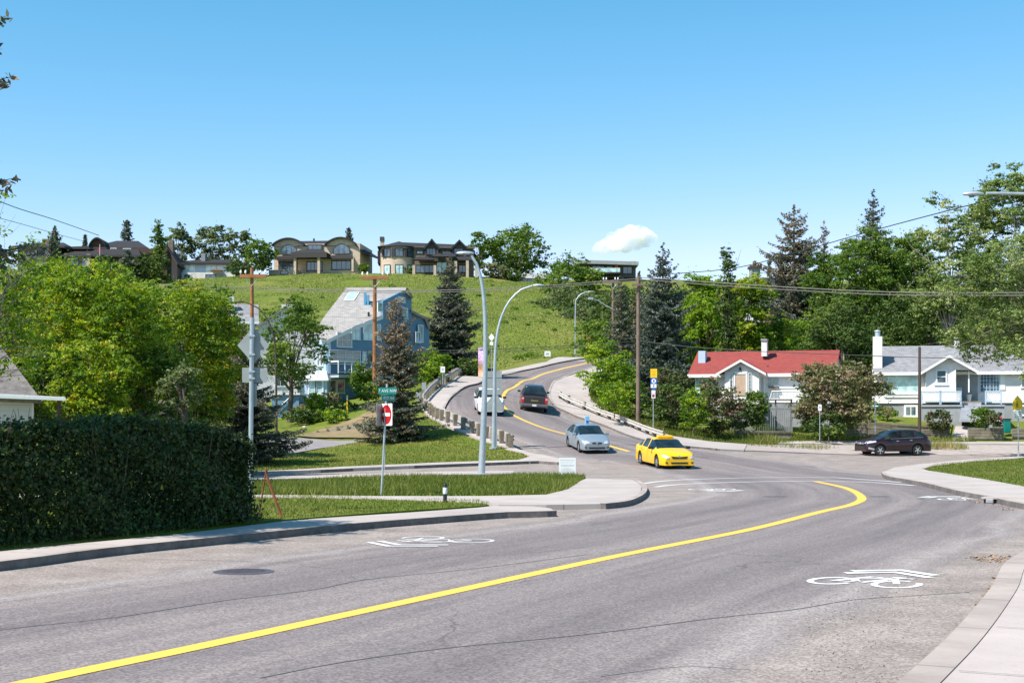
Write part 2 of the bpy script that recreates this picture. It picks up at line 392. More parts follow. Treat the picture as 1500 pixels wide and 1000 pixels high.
M['plainconcrete'] = concrete_mat('footway_concrete', (.46, .40, .37), (.36, .31, .285), 1e6)
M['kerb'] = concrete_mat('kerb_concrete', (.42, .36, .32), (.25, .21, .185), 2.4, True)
M['gravel'] = pm('gravel_verge', (.40, .34, .31), (.28, .24, .21), 2.2, .95, .6, 30)
M['lot'] = pm('pale_asphalt', (.27, .25, .25), (.21, .19, .19), 1.2, .9, .3, 40)
M['lawn'] = grass_mat('lawn_grass', (.075, .125, .014), (.15, .195, .028), (.27, .225, .065), .55)
M['meadow'] = grass_mat('meadow_grass', (.085, .125, .018), (.155, .195, .030), (.22, .19, .065), .7, .45)
M['drysoil'] = pm('dry_bank_soil', (.26, .18, .10), (.15, .13, .05), 1.3, .95, .6, 10)
M['yellowpaint'] = None
def paint_mat(name, c, wear=.35):
    m, t, b = _nodes(name); v = objv(t)
    f = mrange(t, noise(t, v, 38, 5, .75), .60, .70, 0, wear)
    f2 = mrange(t, noise(t, v, 1.5, 5, .6), .3, .75, 0, .25)
    cc = mixc(t, f2, c, tuple(x*.72 for x in c)); cc = mixc(t, f, cc, (.16, .15, .15))
    t.links.new(cc, b.inputs['Base Color']); b.inputs['Roughness'].default_value = .7
    bump(t, b, noise(t, v, 60, 3), .2, .005)
    return m
M['yellowpaint'] = paint_mat('yellow_road_paint', (.80, .475, .07), .6)
M['whitepaint'] = paint_mat('white_road_paint', (.72, .72, .71), .6)
M['whiteworn'] = paint_mat('worn_white_paint', (.62, .61, .61), .7)

# ---------------------------------------------------------------- ground sheets
def grid_ground():
    xs = np.unique(np.concatenate([np.arange(-42, 46, 1.3), np.arange(-150, -42, 4), np.arange(46, 160, 4), [-4000, -2000, -900, -500, -300, -200, 200, 300, 500, 900, 2000, 4000]]))
    ys = np.unique(np.concatenate([np.arange(-12, 150, 1.3), np.arange(150, 420, 3.5), [-600, -200, -80, -40, -20, 450, 500, 700, 1200, 2500, 6000]]))
    X, Y = np.meshgrid(xs, ys); pts = np.stack([X.ravel(), Y.ravel()], 1)
    z = G(pts) - .07
    near = (np.abs(pts[:, 0]) < 160) & (pts[:, 1] > 125)
    z += np.where(near, .25*np.sin(pts[:, 0]*.31+np.sin(pts[:, 1]*.13)*2)*np.sin(pts[:, 1]*.23)*np.clip((pts[:, 1]-125)/60, 0, 1) * (np.abs((pts[:, 0]-3) ) > 14), 0)
    v = np.concatenate([pts, z[:, None]], 1); nx = len(xs)
    f = [(j*nx+i, j*nx+i+1, (j+1)*nx+i+1, (j+1)*nx+i) for j in range(len(ys)-1) for i in range(nx-1)]
    me = bpy.data.meshes.new('ground'); me.from_pydata([tuple(q) for q in v], [], f)
    me.polygons.foreach_set('use_smooth', [True]*len(f))
    return tag(link('ground', me, M['meadow']), kind='structure')
grid_ground()

CLP = [(-400,1100),(40,1000),(300,945),(600,880),(900,815),(1100,775),(1200,750),(1250,738),(1262,728),(1240,715),(1195,705),(1080,687),(1000,672),(920,660),(890,652),(860,643),(830,636),(800,628),(778,620),(760,612),(745,603),(737,594),(735,588),(737,580),(746,570),(760,562),(775,556),(790,550),(820,541),(850,534)]
def smooth_path(pts, step=.6):
    pts = [Vector(p) for p in pts]; out = []
    for i in range(len(pts)-1):
        p0, p1, p2, p3 = pts[max(i-1, 0)], pts[i], pts[i+1], pts[min(i+2, len(pts)-1)]
        n = max(1, int((p2-p1).length/step))
        for k in range(n):
            t = k/n; q = .5*((2*p1)+(p2-p0)*t+(2*p0-5*p1+4*p2-p3)*t*t+(3*p1-p0-3*p2+p3)*t**3)
            out.append(q)
    out.append(pts[-1]); return out
def xy(ps): return [Vector((p.x, p.y)) for p in ps]
CL = np.array([tuple(q) for q in smooth_path(xy([P(*q) for q in CLP]), 1.0)])
_seg = np.linalg.norm(np.diff(CL, axis=0), axis=1); _arc = np.concatenate([[0], np.cumsum(_seg)])
def road_uv(p):
    out = np.empty((len(p), 2))
    for i in range(0, len(p), 5000):
        q = p[i:i+5000]
        a = CL[:-1]; d = CL[1:]-a; L = (d**2).sum(1)+1e-9
        t = np.clip(((q[:, None]-a)*d).sum(-1)/L, 0, 1)
        c = a+t[..., None]*d; e = q[:, None]-c; D = (e**2).sum(-1); k = D.argmin(1); r = np.arange(len(q))
        s = np.sign(d[k, 1]*e[r, k, 0]-d[k, 0]*e[r, k, 1])
        out[i:i+5000, 0] = np.sqrt(D[r, k])*s; out[i:i+5000, 1] = _arc[k]+t[r, k]*_seg[k]
    return out
def inside(poly, q):
    c = np.zeros(len(q), bool); n = len(poly)
    for i in range(n):
        a, b = poly[i], poly[(i+1) % n]
        m = ((a[1] > q[:, 1]) != (b[1] > q[:, 1]))
        with np.errstate(divide='ignore', invalid='ignore'):
            c ^= m & (q[:, 0] < (b[0]-a[0])*(q[:, 1]-a[1])/(b[1]-a[1]+1e-12)+a[0])
    return c
def fill_poly(poly, step):
    """clean triangulation of a closed outline with interior points"""
    bd = []
    n = len(poly)
    for i in range(n):
        a, b = Vector(poly[i][:2]), Vector(poly[(i+1) % n][:2]); k = max(1, int((b-a).length/step))
        bd += [a+(b-a)*(j/k) for j in range(k)]
    A = np.array([tuple(p) for p in bd])
    x0, y0 = A.min(0); x1, y1 = A.max(0)
    gx, gy = np.meshgrid(np.arange(x0+step*.5, x1, step), np.arange(y0+step*.5, y1, step)); q = np.stack([gx.ravel(), gy.ravel()], 1)
    q = q[inside(A, q)]
    if len(q): 
        keep = np.ones(len(q), bool)
        for i in range(0, len(q), 2000): keep[i:i+2000] = ((q[i:i+2000, None]-A[None])**2).sum(-1).min(1) > (step*.4)**2
        q = q[keep]
    pts = [Vector(p) for p in A]+[Vector(p) for p in q]
    m = len(bd)
    r = delaunay_2d_cdt(pts, [(i, (i+1) % m) for i in range(m)], [], 1, 1e-5)
    V = np.array([tuple(p) for p in r[0]]); Fc = r[2]
    cen = np.array([V[list(f)].mean(0) for f in Fc]); ok = inside(A, cen)
    Fc = [f for f, k in zip(Fc, ok) if k]
    return V, Fc
def sheet(name, poly, off, m, step=1.2, skirt=0.0, kind='structure', parent=None):
    V, Fc = fill_poly(poly, step)
    z = G(V)+off; verts = [(a, b, c) for (a, b), c in zip(V, z)]
    faces = []
    for f in Fc:
        a, b, c = [Vector(verts[i]) for i in f[:3]]
        faces.append(tuple(f) if (b-a).cross(c-a).z > 0 else tuple(f)[::-1])
    nv = len(verts)
    if skirt:
        cnt = {}
        for f in faces:
            for i in range(len(f)):
                e = (f[i], f[(i+1) % len(f)]); cnt[e] = 1
        be = [e for e in cnt if (e[1], e[0]) not in cnt]
        low = {}
        for a, b in be:
            for q in (a, b):
                if q not in low: low[q] = len(verts); x, y, zz = verts[q]; verts.append((x, y, zz-skirt))
            faces.append((b, a, low[a], low[b]))
    me = bpy.data.meshes.new(name); me.from_pydata(verts, [], faces)
    uv = me.uv_layers.new(name='road'); A = np.array([v[:2] for v in verts]); U = road_uv(A)
    li = np.empty(len(me.loops), int); me.loops.foreach_get('vertex_index', li)
    uv.data.foreach_set('uv', U[li].ravel())
    o = link(name, me, m, parent)
    if kind: o['kind'] = kind
    return o
def PP(pts, off=0.0): return [P(x, y, off) for x, y in pts]
def W(*pts): return [Vector((x, y, 0)) for x, y in pts]

road = sheet('road', W((-14, 3), (-14, 20)) + PP([(0,815),(300,783),(640,752),(660,742),(300,744),(-250,742),(-250,684),(100,686),(400,687),(640,676),(800,668),(750,656),(705,640),(664,618),(645,597),(656,577),(680,563),(720,551),(760,541),(800,532),(856,522)])
      + PP([(900,528),(858,545),(830,556),(812,566),(809,580),(819,594),(842,604),(894,622),(960,644),(1050,654),(1180,659),(1290,661),(1500,661),(1800,661),(1800,674),(1500,672)]) + W((24, 60), (20, 30), (12, 3)), 0.0, M['asphalt'], 1.1)
# pavements and corners
KO = .13
front = [(-250,846),(0,822),(150,803),(330,785),(500,768),(640,757),(740,750),(800,748.5),(813,748)]
sheet('sidewalk', PP(front, KO)+PP([(806,744),(780,741),(722,740.5),(700,743),(600,750),(500,756.5),(420,762),(365,769),(250,783),(130,794),(0,807),(-250,826)], KO), KO, M['concrete'], .8, .2)
sheet('sidewalk', PP([(-250,722),(360,724),(560,726),(700,726),(800,724),(832,716),(846,706),(858,700.5),(900,701.5),(928,702),(940,711),(938,722),(915,733),(880,737.5),(800,739),(730,739),(700,735),(560,729.5),(360,727),(-250,727)], KO), KO, M['concrete'], .8, .2)
sheet('median', PP([(250,705),(450,700),(600,695.5),(752,693),(753,689),(650,690),(600,691),(450,696),(250,700)], KO), KO, M['concrete'], .8, .2)
sheet('sidewalk', PP([(-250,700),(100,698),(300,693),(500,686.5),(640,680.5),(720,677.5),(790,675),(818,677),(822,672),(800,666.5),(774,662),(745,655),(740,657),(766,663),(776,668),(760,673),(640,677),(500,683),(365,690),(-250,697)], KO), KO, M['concrete'], .8, .2)
sheet('sidewalk', PP([(1292,691),(1300,697),(1350,706),(1400,718),(1450,727.5),(1500,738),(1800,790),(1800,750),(1500,712),(1440,701),(1400,695),(1360,689),(1352,686),(1366,682),(1430,675),(1500,669.5),(1800,667),(1800,665.5),(1500,667),(1420,672),(1350,679),(1310,684)], KO), KO, M['concrete'], .9, .2)
LW = [(856,524.5),(800,535),(760,543.5),(736,548.5),(708,557),(676,569),(660,582),(651,597),(659,609),(680,621),(700,630.5),(745,652.5),(770,661),(790,667)]
LB = [(760,661),(738,654),(690,638),(650,621),(630,609),(618,599),(625,587),(640,571),(662,557.5),(690,548.5),(720,545),(760,538),(800,530),(856,520.5)]
sheet('sidewalk', PP(LW, .11)+PP(LB, .11), .11, M['concrete'], 1.0, .16)
sheet('sidewalk', PP([(880,534),(855,542),(826,552),(808,564),(805,580),(815,595),(838,606),(890,624),(960,647),(1050,657),(1090,659),(1094,650),(1040,646),(985,638),(955,628),(925,617),(898,606),(880,596),(866,585),(862,570),(880,545),(900,528)], .10), .10, M['concrete'], 1.0, .14)
sheet('gravel_verge', PP([(1088,659),(1180,662.5),(1290,665),(1500,664.5),(1800,664.5),(1800,652),(1500,652),(1290,651.5),(1180,650.5),(1092,650)], .06), .06, M['gravel'], 1.0, .1)
sheet('sidewalk', PP([(1140,648.5),(1300,649.5),(1500,650),(1800,650),(1800,646.5),(1500,646.5),(1300,646.5),(1140,646)], .1), .1, M['concrete'], 1.0, .1)
sheet('parking_lot', PP([(250,672),(330,668),(400,664),(418,665),(470,656),(532,646.5),(530,644.5),(445,641.5),(380,645),(300,648),(200,650)], .02), .02, M['lot'], 1.0)
NK = W((-.9, 2.4), (1.05, 6.6))+PP([(1345,1000),(1420,926),(1470,862),(1500,815)], KO)+W((10.2, 25.4), (14, 31))
sheet('sidewalk', NK+W((24, 34), (30, 2)), KO-.006, M['plainconcrete'], .8, .2)
# kerbs: a raised edge of their own
def offset_strip(path, a, b):
    out = []
    for i, p in enumerate(path):
        d = path[min(i+1, len(path)-1)]-path[max(i-1, 0)]; n = Vector((d.y, -d.x)); n.normalize(); out.append((p+n*a, p+n*b))
    return out
def strip(name, path, width, top, bot, m, step=.6, parent=None, kind='structure', side=0.0):
    """a band that follows the terrain; with bot it is a solid bar"""
    path = smooth_path(xy(path), step); pr = offset_strip(path, side-width/2, side+width/2)
    A = np.array([tuple(q) for ab in pr for q in ab]); z = G(A); vs = []; fs = []; n = len(pr)
    if bot is None:
        vs = [(A[i][0], A[i][1], z[i]+top) for i in range(2*n)]
        fs = [(2*i+1, 2*i, 2*i+2, 2*i+3) for i in range(n-1)]
    else:
        for i in range(n):
            l, r = 2*i, 2*i+1
            vs += [(A[l][0], A[l][1], z[l]+bot), (A[l][0], A[l][1], z[l]+top), (A[r][0], A[r][1], z[r]+top), (A[r][0], A[r][1], z[r]+bot)]
        for i in range(n-1):
            for a, b in ((0, 1), (1, 2), (2, 3)): fs.append((4*i+a, 4*i+b, 4*i+4+b, 4*i+4+a))
        fs += [(3, 2, 1, 0), (4*n-4, 4*n-3, 4*n-2, 4*n-1)]
    me = bpy.data.meshes.new(name); me.from_pydata(vs, [], fs)
    bm = bmesh.new(); bm.from_mesh(me); bmesh.ops.recalc_face_normals(bm, faces=bm.faces)
    if bot is None:
        for f in bm.faces:
            if f.normal.z < 0: f.normal_flip()
    bm.to_mesh(me); bm.free()
    uv = me.uv_layers.new(name='road'); U = road_uv(np.array([v[:2] for v in vs]))
    li = np.empty(len(me.loops), int); me.loops.foreach_get('vertex_index', li); uv.data.foreach_set('uv', U[li].ravel())
    o = link(name, me, m, parent)
    if kind: o['kind'] = kind
    return o
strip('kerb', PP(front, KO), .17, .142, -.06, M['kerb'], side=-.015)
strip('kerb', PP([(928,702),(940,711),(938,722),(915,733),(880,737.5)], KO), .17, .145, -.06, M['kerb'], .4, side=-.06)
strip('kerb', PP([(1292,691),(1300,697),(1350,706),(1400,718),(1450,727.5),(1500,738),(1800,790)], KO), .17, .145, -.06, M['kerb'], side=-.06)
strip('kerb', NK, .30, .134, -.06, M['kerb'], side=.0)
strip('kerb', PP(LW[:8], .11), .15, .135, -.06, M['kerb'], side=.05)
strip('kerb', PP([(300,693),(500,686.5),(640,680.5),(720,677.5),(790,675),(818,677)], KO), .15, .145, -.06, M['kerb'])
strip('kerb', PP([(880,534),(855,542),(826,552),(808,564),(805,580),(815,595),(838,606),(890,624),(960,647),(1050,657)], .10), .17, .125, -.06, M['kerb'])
# lawns
LAWNS = {}
LAWNS['near'] = PP([(-250,822),(0,804),(130,790),(250,779),(365,765),(420,760),(500,754),(600,747),(700,740.5),(720,738.5),(700,733.5),(560,728.5),(360,726),(-250,725)], .10)
sheet('lawn', LAWNS['near'], .10, M['lawn'], .8, .1)
LAWNS['tall'] = PP([(-250,724),(360,725.5),(560,727),(700,727),(800,725),(835,716),(849,706),(858,698),(830,696.5),(700,698.5),(600,701),(370,706),(-250,708)], .10)
sheet('lawn', LAWNS['tall'], .10, M['lawn'], .8, .1)
LAWNS['corner'] = PP([(-250,698),(365,691),(500,684.5),(640,678.5),(760,674),(777,668),(767,662.5),(740,656),(690,641),(650,625),(628,612),(600,622),(532,645),(470,657),(418,666),(330,670),(200,674),(-250,676)], .08)
sheet('lawn', LAWNS['corner'], .08, M['lawn'], 1.0, .1)
LAWNS['right'] = PP([(1349,687),(1366,690.5),(1400,697),(1440,703),(1500,714),(1800,755),(1800,664.5),(1500,668),(1430,674),(1368,681)], .10)
sheet('lawn', LAWNS['right'], .10, M['lawn'], .8, .1)
sheet('bank', PP([(430,637),(530,641),(610,638),(612,620),(600,600),(575,585),(520,612),(470,628)], .05), .05, M['drysoil'], .9)
# markings
def line(name, pts, width, m, off=.006, step=.4): return strip(name, PP(pts), width, off, None, m, step)
line('yellow_line', CLP[:11], .25, M['yellowpaint'])
line('yellow_line', [(921,661),(890,652),(860,643),(830,636),(800,628),(778,620),(760,612),(745,603),(737,594),(735,588),(737,580),(746,570),(760,562),(775,556),(790,550),(820,541),(850,534),(870,529)], .26, M['yellowpaint'], .012)
line('crosswalk_line', [(942,708),(990,703),(1100,699.5),(1200,699),(1250,701),(1330,707)], .22, M['whiteworn'])
line('crosswalk_line', [(960,713),(1000,709),(1100,705.5),(1200,704.5),(1280,706.5),(1340,711)], .22, M['whiteworn'])
line('stop_line', [(848,745.5),(880,739.5),(910,734.5)], .28, M['whitepaint'])
M['tar'] = flat('tar_seam', (.095, .088, .090), .7)
seam = [[(380,992),(500,969),(652,950),(793,935),(900,923),(1050,905),(1160,893),(1250,879),(1330,873),(1420,866)], [(-60,930),(60,915),(170,903),(330,880),(460,864),(540,847),(700,832),(860,812)],
        [(640,814),(760,812),(900,795)], [(200,818),(330,822),(450,823),(600,812)], [(880,990),(1010,975),(1100,982)]]
for i, s in enumerate(seam): line('tar_seam', [(x, y+random.Random(i*9+x).uniform(-1.2, 1.2)) for x, y in s], .022 if i < 2 else .012, M['tar'], .004, .3)
_k = smooth_path(xy(NK), .5); _pr = offset_strip(_k, .16, .17); _jl = [Vector((q[0].x+random.Random(i).uniform(-.01, .01), q[0].y, 0)) for i, q in enumerate(_pr)]
for q in (10, 14, 19, 24, 30, 37, 45): 
    if q < len(_k)-1:
        d_ = (_k[q+1]-_k[q-1]).normalized(); n_ = Vector((d_.y, -d_.x)); strip('footway_joint', [Vector((*(_k[q]+n_*.2), 0)), Vector((*(_k[q]+n_*3.4), 0))], .014, .136, None, M['tar'], .5)
M['patch'] = pm('dark_patch', (.075, .07, .075), None, 5, .9, .3, 40)
for s in ([(1119,727),(1153,727)], [(1276,727),(1302,727)]): line('utility_cut', s, .35, M['patch'], .004)
def sharrow(px, py, deg, sc=1.0, sx=1.0, lw=.6):
    """bicycle symbol under a double chevron, painted flat"""
    c = P(px, py); a = math.radians(deg); ca, sa = math.cos(a), math.sin(a)
    def tr(u, v): return Vector((c.x+(u*sx*ca-v*sa)*sc, c.y+(u*sx*sa+v*ca)*sc, 0))
    lines = []
    for cx, t0 in ((-.42, .35), (.42, 1.3)): lines.append(([(cx+.27*math.cos(t0+k*5.6/20), .36*math.sin(t0+k*5.6/20)) for k in range(21)], .07))
    lines += [([(-.42, 0), (-.10, .62), (.06, .58)], .07), ([(-.2, .42), (.22, .52)], .06), ([(-.22, .3), (-.02, -.02), (.3, .62), (.46, .6)], .07), ([(.24, .5), (.42, 0)], .07), ([(-.02, -.02), (.2, .5)], .06), ([(.16, .66), (.34, .66)], .07), ([(-.4, .0), (-.12, .0)], .05)]
    for h in (0, .27): lines.append(([(-.55, .85+h), (0, 1.25+h), (.6, .85+h)], .13))
    mb = MB()
    for k, (ln, wd) in enumerate(lines):
        p = [tr(*q) for q in ln]; pr = offset_strip(xy(p), -wd*sc*lw, wd*sc*lw); zz = .006+.0004*k
        vs = [(q.x, q.y, g(q.x, q.y)+zz) for ab in pr for q in ab]
        mb.add(vs, [(2*i, 2*i+2, 2*i+3, 2*i+1) for i in range(len(pr)-1)])
    o = mb.build('bicycle_marking', M['whitepaint']); o['kind'] = 'structure'
    for pl in o.data.polygons:
        if pl.normal.z < 0: pl.flip()
    return o
# ---------------------------------------------------------------- foliage
RNG = np.random.default_rng(7)
L = {}
def _lm(k, stops, tr=.35): L[k] = leaf_mat('foliage_'+k, stops, tr)
_lm('maple', [(0, (.03, .085, .006)), (.42, (.12, .22, .012)), (.72, (.25, .35, .018)), (.93, (.38, .38, .03)), (1, (.40, .30, .04))], .4)
_lm('green', [(0, (.032, .078, .010)), (.5, (.092, .172, .022)), (1, (.22, .29, .045))], .4)
_lm('bright', [(0, (.04, .11, .008)), (.5, (.15, .27, .016)), (1, (.33, .42, .035))], .42)
_lm('greygreen', [(0, (.04, .07, .024)), (.5, (.11, .155, .05)), (.85, (.19, .23, .09)), (1, (.28, .29, .15))])
_lm('dark', [(0, (.022, .052, .011)), (.5, (.058, .108, .020)), (1, (.14, .19, .042))], .33)
_lm('hedge', [(0, (.012, .022, .008)), (.5, (.032, .062, .016)), (.8, (.085, .135, .03)), (.93, (.11, .13, .04)), (1, (.09, .05, .045))], .3)
_lm('lilac', [(0, (.05, .08, .022)), (.45, (.13, .16, .05)), (.65, (.24, .20, .10)), (1, (.38, .28, .19))], .3)
_lm('rose', [(0, (.03, .05, .015)), (.5, (.085, .12, .03)), (.85, (.13, .11, .06)), (1, (.38, .16, .17))], .25)
_lm('poplar', [(0, (.045, .085, .02)), (.42, (.13, .20, .045)), (.78, (.26, .33, .10)), (1, (.46, .48, .24))], .38)
_lm('spruce', [(0, (.026, .042, .028)), (.35, (.065, .092, .062)), (.6, (.14, .155, .11)), (.78, (.20, .165, .105)), (1, (.30, .21, .13))], .15)
_lm('bluespruce', [(0, (.022, .036, .030)), (.5, (.070, .10, .078)), (.85, (.15, .18, .14)), (1, (.22, .17, .12))], .1)
_lm('meadowblade', [(0, (.085, .135, .018)), (.5, (.155, .205, .030)), (.85, (.23, .26, .05)), (1, (.33, .30, .11))], .4)
_lm('blade', [(0, (.065, .10, .016)), (.5, (.145, .185, .032)), (.85, (.25, .255, .07)), (1, (.40, .33, .15))], .4)
def leafmesh(name, C, N, S, tint, aspect=.6, T=None):
    """a mesh of many small diamond leaves: centres C, normals N, sizes S, optional long axis T"""
    n = len(C); N = N/np.maximum(np.linalg.norm(N, axis=1, keepdims=True), 1e-6)
    if T is None: T = RNG.normal(size=(n, 3))
    T = T-(T*N).sum(1, keepdims=True)*N; T /= np.maximum(np.linalg.norm(T, axis=1, keepdims=True), 1e-6)
    B = np.cross(N, T); S = S[:, None]
    V = np.stack([C-T*S*.5, C+B*S*.5*aspect, C+T*S*.5, C-B*S*.5*aspect], 1).reshape(-1, 3)
    me = bpy.data.meshes.new(name); me.vertices.add(4*n); me.loops.add(4*n); me.polygons.add(n)
    me.vertices.foreach_set('co', V.astype(np.float32).ravel()); me.loops.foreach_set('vertex_index', np.arange(4*n, dtype=np.int32))
    me.polygons.foreach_set('loop_start', np.arange(0, 4*n, 4, dtype=np.int32)); me.update(calc_edges=True)
    a = me.attributes.new('tint', 'FLOAT', 'FACE'); a.data.foreach_set('value', np.clip(tint, 0, 1).astype(np.float32))
    return me
def vn(x, y, sc, seed=0, n=9):
    r = np.random.default_rng(seed); o = np.zeros(len(x))
    for k in range(n):
        th = r.uniform(0, 6.28); f = r.uniform(.35, 1.9)/sc; ph = r.uniform(0, 6.28)
        o += np.sin((x*np.cos(th)+y*np.sin(th))*f*6.28+ph+1.3*np.sin((x*np.sin(th)-y*np.cos(th))*f*2.1+ph*2))
    return o/math.sqrt(n)
def unit(n):
    v = RNG.normal(size=(n, 3)); return v/np.linalg.norm(v, axis=1, keepdims=True)
def crown_points(rx, ry, h, nclump, leaf, dens, shape='round', shell=.55, csize=.26):
    """clump centres through a crown volume (local coordinates, z from 0 to h), then leaves on each clump"""
    u = unit(nclump*3); r = RNG.uniform(shell, 1, len(u))**.6
    p = u*r[:, None]
    if shape == 'column': p[:, :2] *= np.sqrt(np.clip(1-.55*(p[:, 2:]*.5+.5)**1.5, .1, 1))
    if shape == 'vase': p[:, :2] *= (.62+.38*np.clip(p[:, 2:]+.6, 0, 1))
    if shape == 'dome': p[:, 2] = np.abs(p[:, 2])*1.0*2-1; 
    p = p[RNG.permutation(len(p))[:nclump]]
    lob = 1+.16*np.sin(3*np.arctan2(p[:, 1], p[:, 0])+RNG.uniform(0, 6))+.10*np.sin(5*p[:, 2]+RNG.uniform(0, 6))
    cen = np.stack([p[:, 0]*rx*lob, p[:, 1]*ry*lob, (p[:, 2]*.5+.5)*h], 1)
    rc = csize*min(rx, ry, h/2)*RNG.uniform(.55, 1.25, len(cen))
    tot = dens*4*(rx+ry)*.5*h*3.14/4*2/(leaf*leaf*.6)
    wgt = rc**2; per = np.maximum(6, (wgt/wgt.sum()*tot)).astype(int)
    ns = 11; sd_ = unit(len(cen)*ns).reshape(-1, ns, 3); sd_[..., 2] = sd_[..., 2]*.8+.15
    sc_ = cen[:, None]+sd_*rc[:, None, None]*RNG.uniform(.45, 1.25, (len(cen), ns, 1))*np.array([1.15, 1.15, .85]); sr = (rc[:, None]*RNG.uniform(.20, .52, (len(cen), ns)))
    idx = np.repeat(np.arange(len(cen)), per); n = len(idx); j = RNG.integers(0, ns, n); d = unit(n); d[:, 2] = d[:, 2]*.7+.22
    rr = RNG.uniform(.15, 1.15, n)**.8; pos = sc_[idx, j]+d*sr[idx, j][:, None]*rr[:, None]*np.array([1.25, 1.25, .7])
    stray = RNG.uniform(0, 1, n) < .10; pos = np.where(stray[:, None], cen[idx]+unit(n)*rc[idx, None]*RNG.uniform(.3, 1.55, (n, 1)), pos)
    nor = d*1.3+RNG.normal(size=(n, 3))*.5+np.array([0, 0, .5])
    ct = RNG.normal(.5, .17, len(cen)); st_ = RNG.normal(0, .14, (len(cen), ns)); tint = ct[idx]+st_[idx, j]+RNG.normal(0, .13, n)
    return pos, nor, tint, cen, rc
def limbs(mb, h0, cen, r0, nl, lean=(0, 0)):
    """trunk rising into the crown with limbs that reach clumps"""
    top = cen[:, 2].max(); tx, ty = lean
    z1 = h0+(top-h0)*.55
    path = [Vector((0, 0, -.3)), Vector((tx*.2, ty*.2, h0*.5)), Vector((tx*.6+.1, ty*.6, h0)), Vector((tx, ty, z1))]
    mb.tube(path, [r0*1.25, r0, r0*.8, r0*.3], 8)
    sel = RNG.permutation(len(cen))[:nl]
    for k in sel:
        c = Vector(cen[k]); f = RNG.uniform(.45, .98); z = h0*f+(1-f)*z1*.8; z = min(z, c.z*.85)
        s = Vector((tx*f*.6, ty*f*.6, max(z, .2))); mid = s.lerp(c, .5)+Vector((RNG.normal(0, .1), RNG.normal(0, .1), .12*(c-s).length))
        rr = r0*.38; mb.tube([s, s.lerp(mid, .5)+Vector((0, 0, .05)), mid, c], [rr, rr*.75, rr*.5, rr*.16], 6)
        for q in range(2):
            e = c+Vector(unit(1)[0])*(c-mid).length*.45; mb.tube([mid.lerp(c, .4), mid.lerp(e, .7), e], [rr*.35, rr*.22, rr*.08], 4)
def tree(label, px, Y, ptop, pw, kind, name='deciduous_tree', cat='tree', group=None, leaf=None, pbot=None, h0=.25, shape='round', dens=1.0, ncl=70, zb=None, bark='bark', nl=12, depth=None, shell=.5, csize=.26, rt=None, lean=(0, 0), maxleaf=26000):
    """px: trunk column; ptop: crown top row; pw: crown width in photo pixels; Y: distance"""
    o = at(px, Y); s = F/Y
    if zb is not None: o.z = EYE+(HY-zb)/s
    top = EYE+(HY-ptop)/s; H = top-o.z; rx = pw/s/2*.93; ry = (depth or rx)
    bot = (EYE+(HY-pbot)/s-o.z) if pbot else H*h0; bot = max(bot, 0.05)
    leaf = leaf or max(.11, 3.7/s); dens = dens*4.8 if dens > .2 else dens*4.0; maxleaf = int(maxleaf*2.6); csize = csize*1.22; ncl = int(ncl*1.25)
    tot = dens*4*(rx+ry)*.5*(H-bot)*3.14/4*2/(leaf*leaf*.6)
    if tot > maxleaf: leaf *= math.sqrt(tot/maxleaf)
    pos, nor, tint, cen, rc = crown_points(rx, ry, (H-bot)*.97, ncl, leaf, dens, shape, shell, csize)
    off = np.array([lean[0], lean[1], bot+(H-bot)*.03]); pos = pos+off; cen = cen+off
    t = thing(name, label, cat, o, RNG.uniform(0, .4), group)
    link('crown', leafmesh('crown', pos, nor, leaf*RNG.uniform(.65, 1.25, len(pos)), tint), L[kind], t)
    mb = MB(); limbs(mb, max(bot*1.05, .3), cen, rt or max(.05, H*.022), nl, lean); mb.build('trunk', M[bark], t, 60)
    return t
def shrub(label, px, Y, ptop, pw, kind, zb=None, name='shrub', cat='shrub', group=None, **k):
    k.setdefault('h0', .04); k.setdefault('ncl', 34); k.setdefault('nl', 8); k.setdefault('csize', .3); k.setdefault('shape', 'round'); k.setdefault('rt', .035); k.setdefault('maxleaf', 12000)
    return tree(label, px, Y, ptop, pw, kind, name=name, cat=cat, group=group, zb=zb, **k)
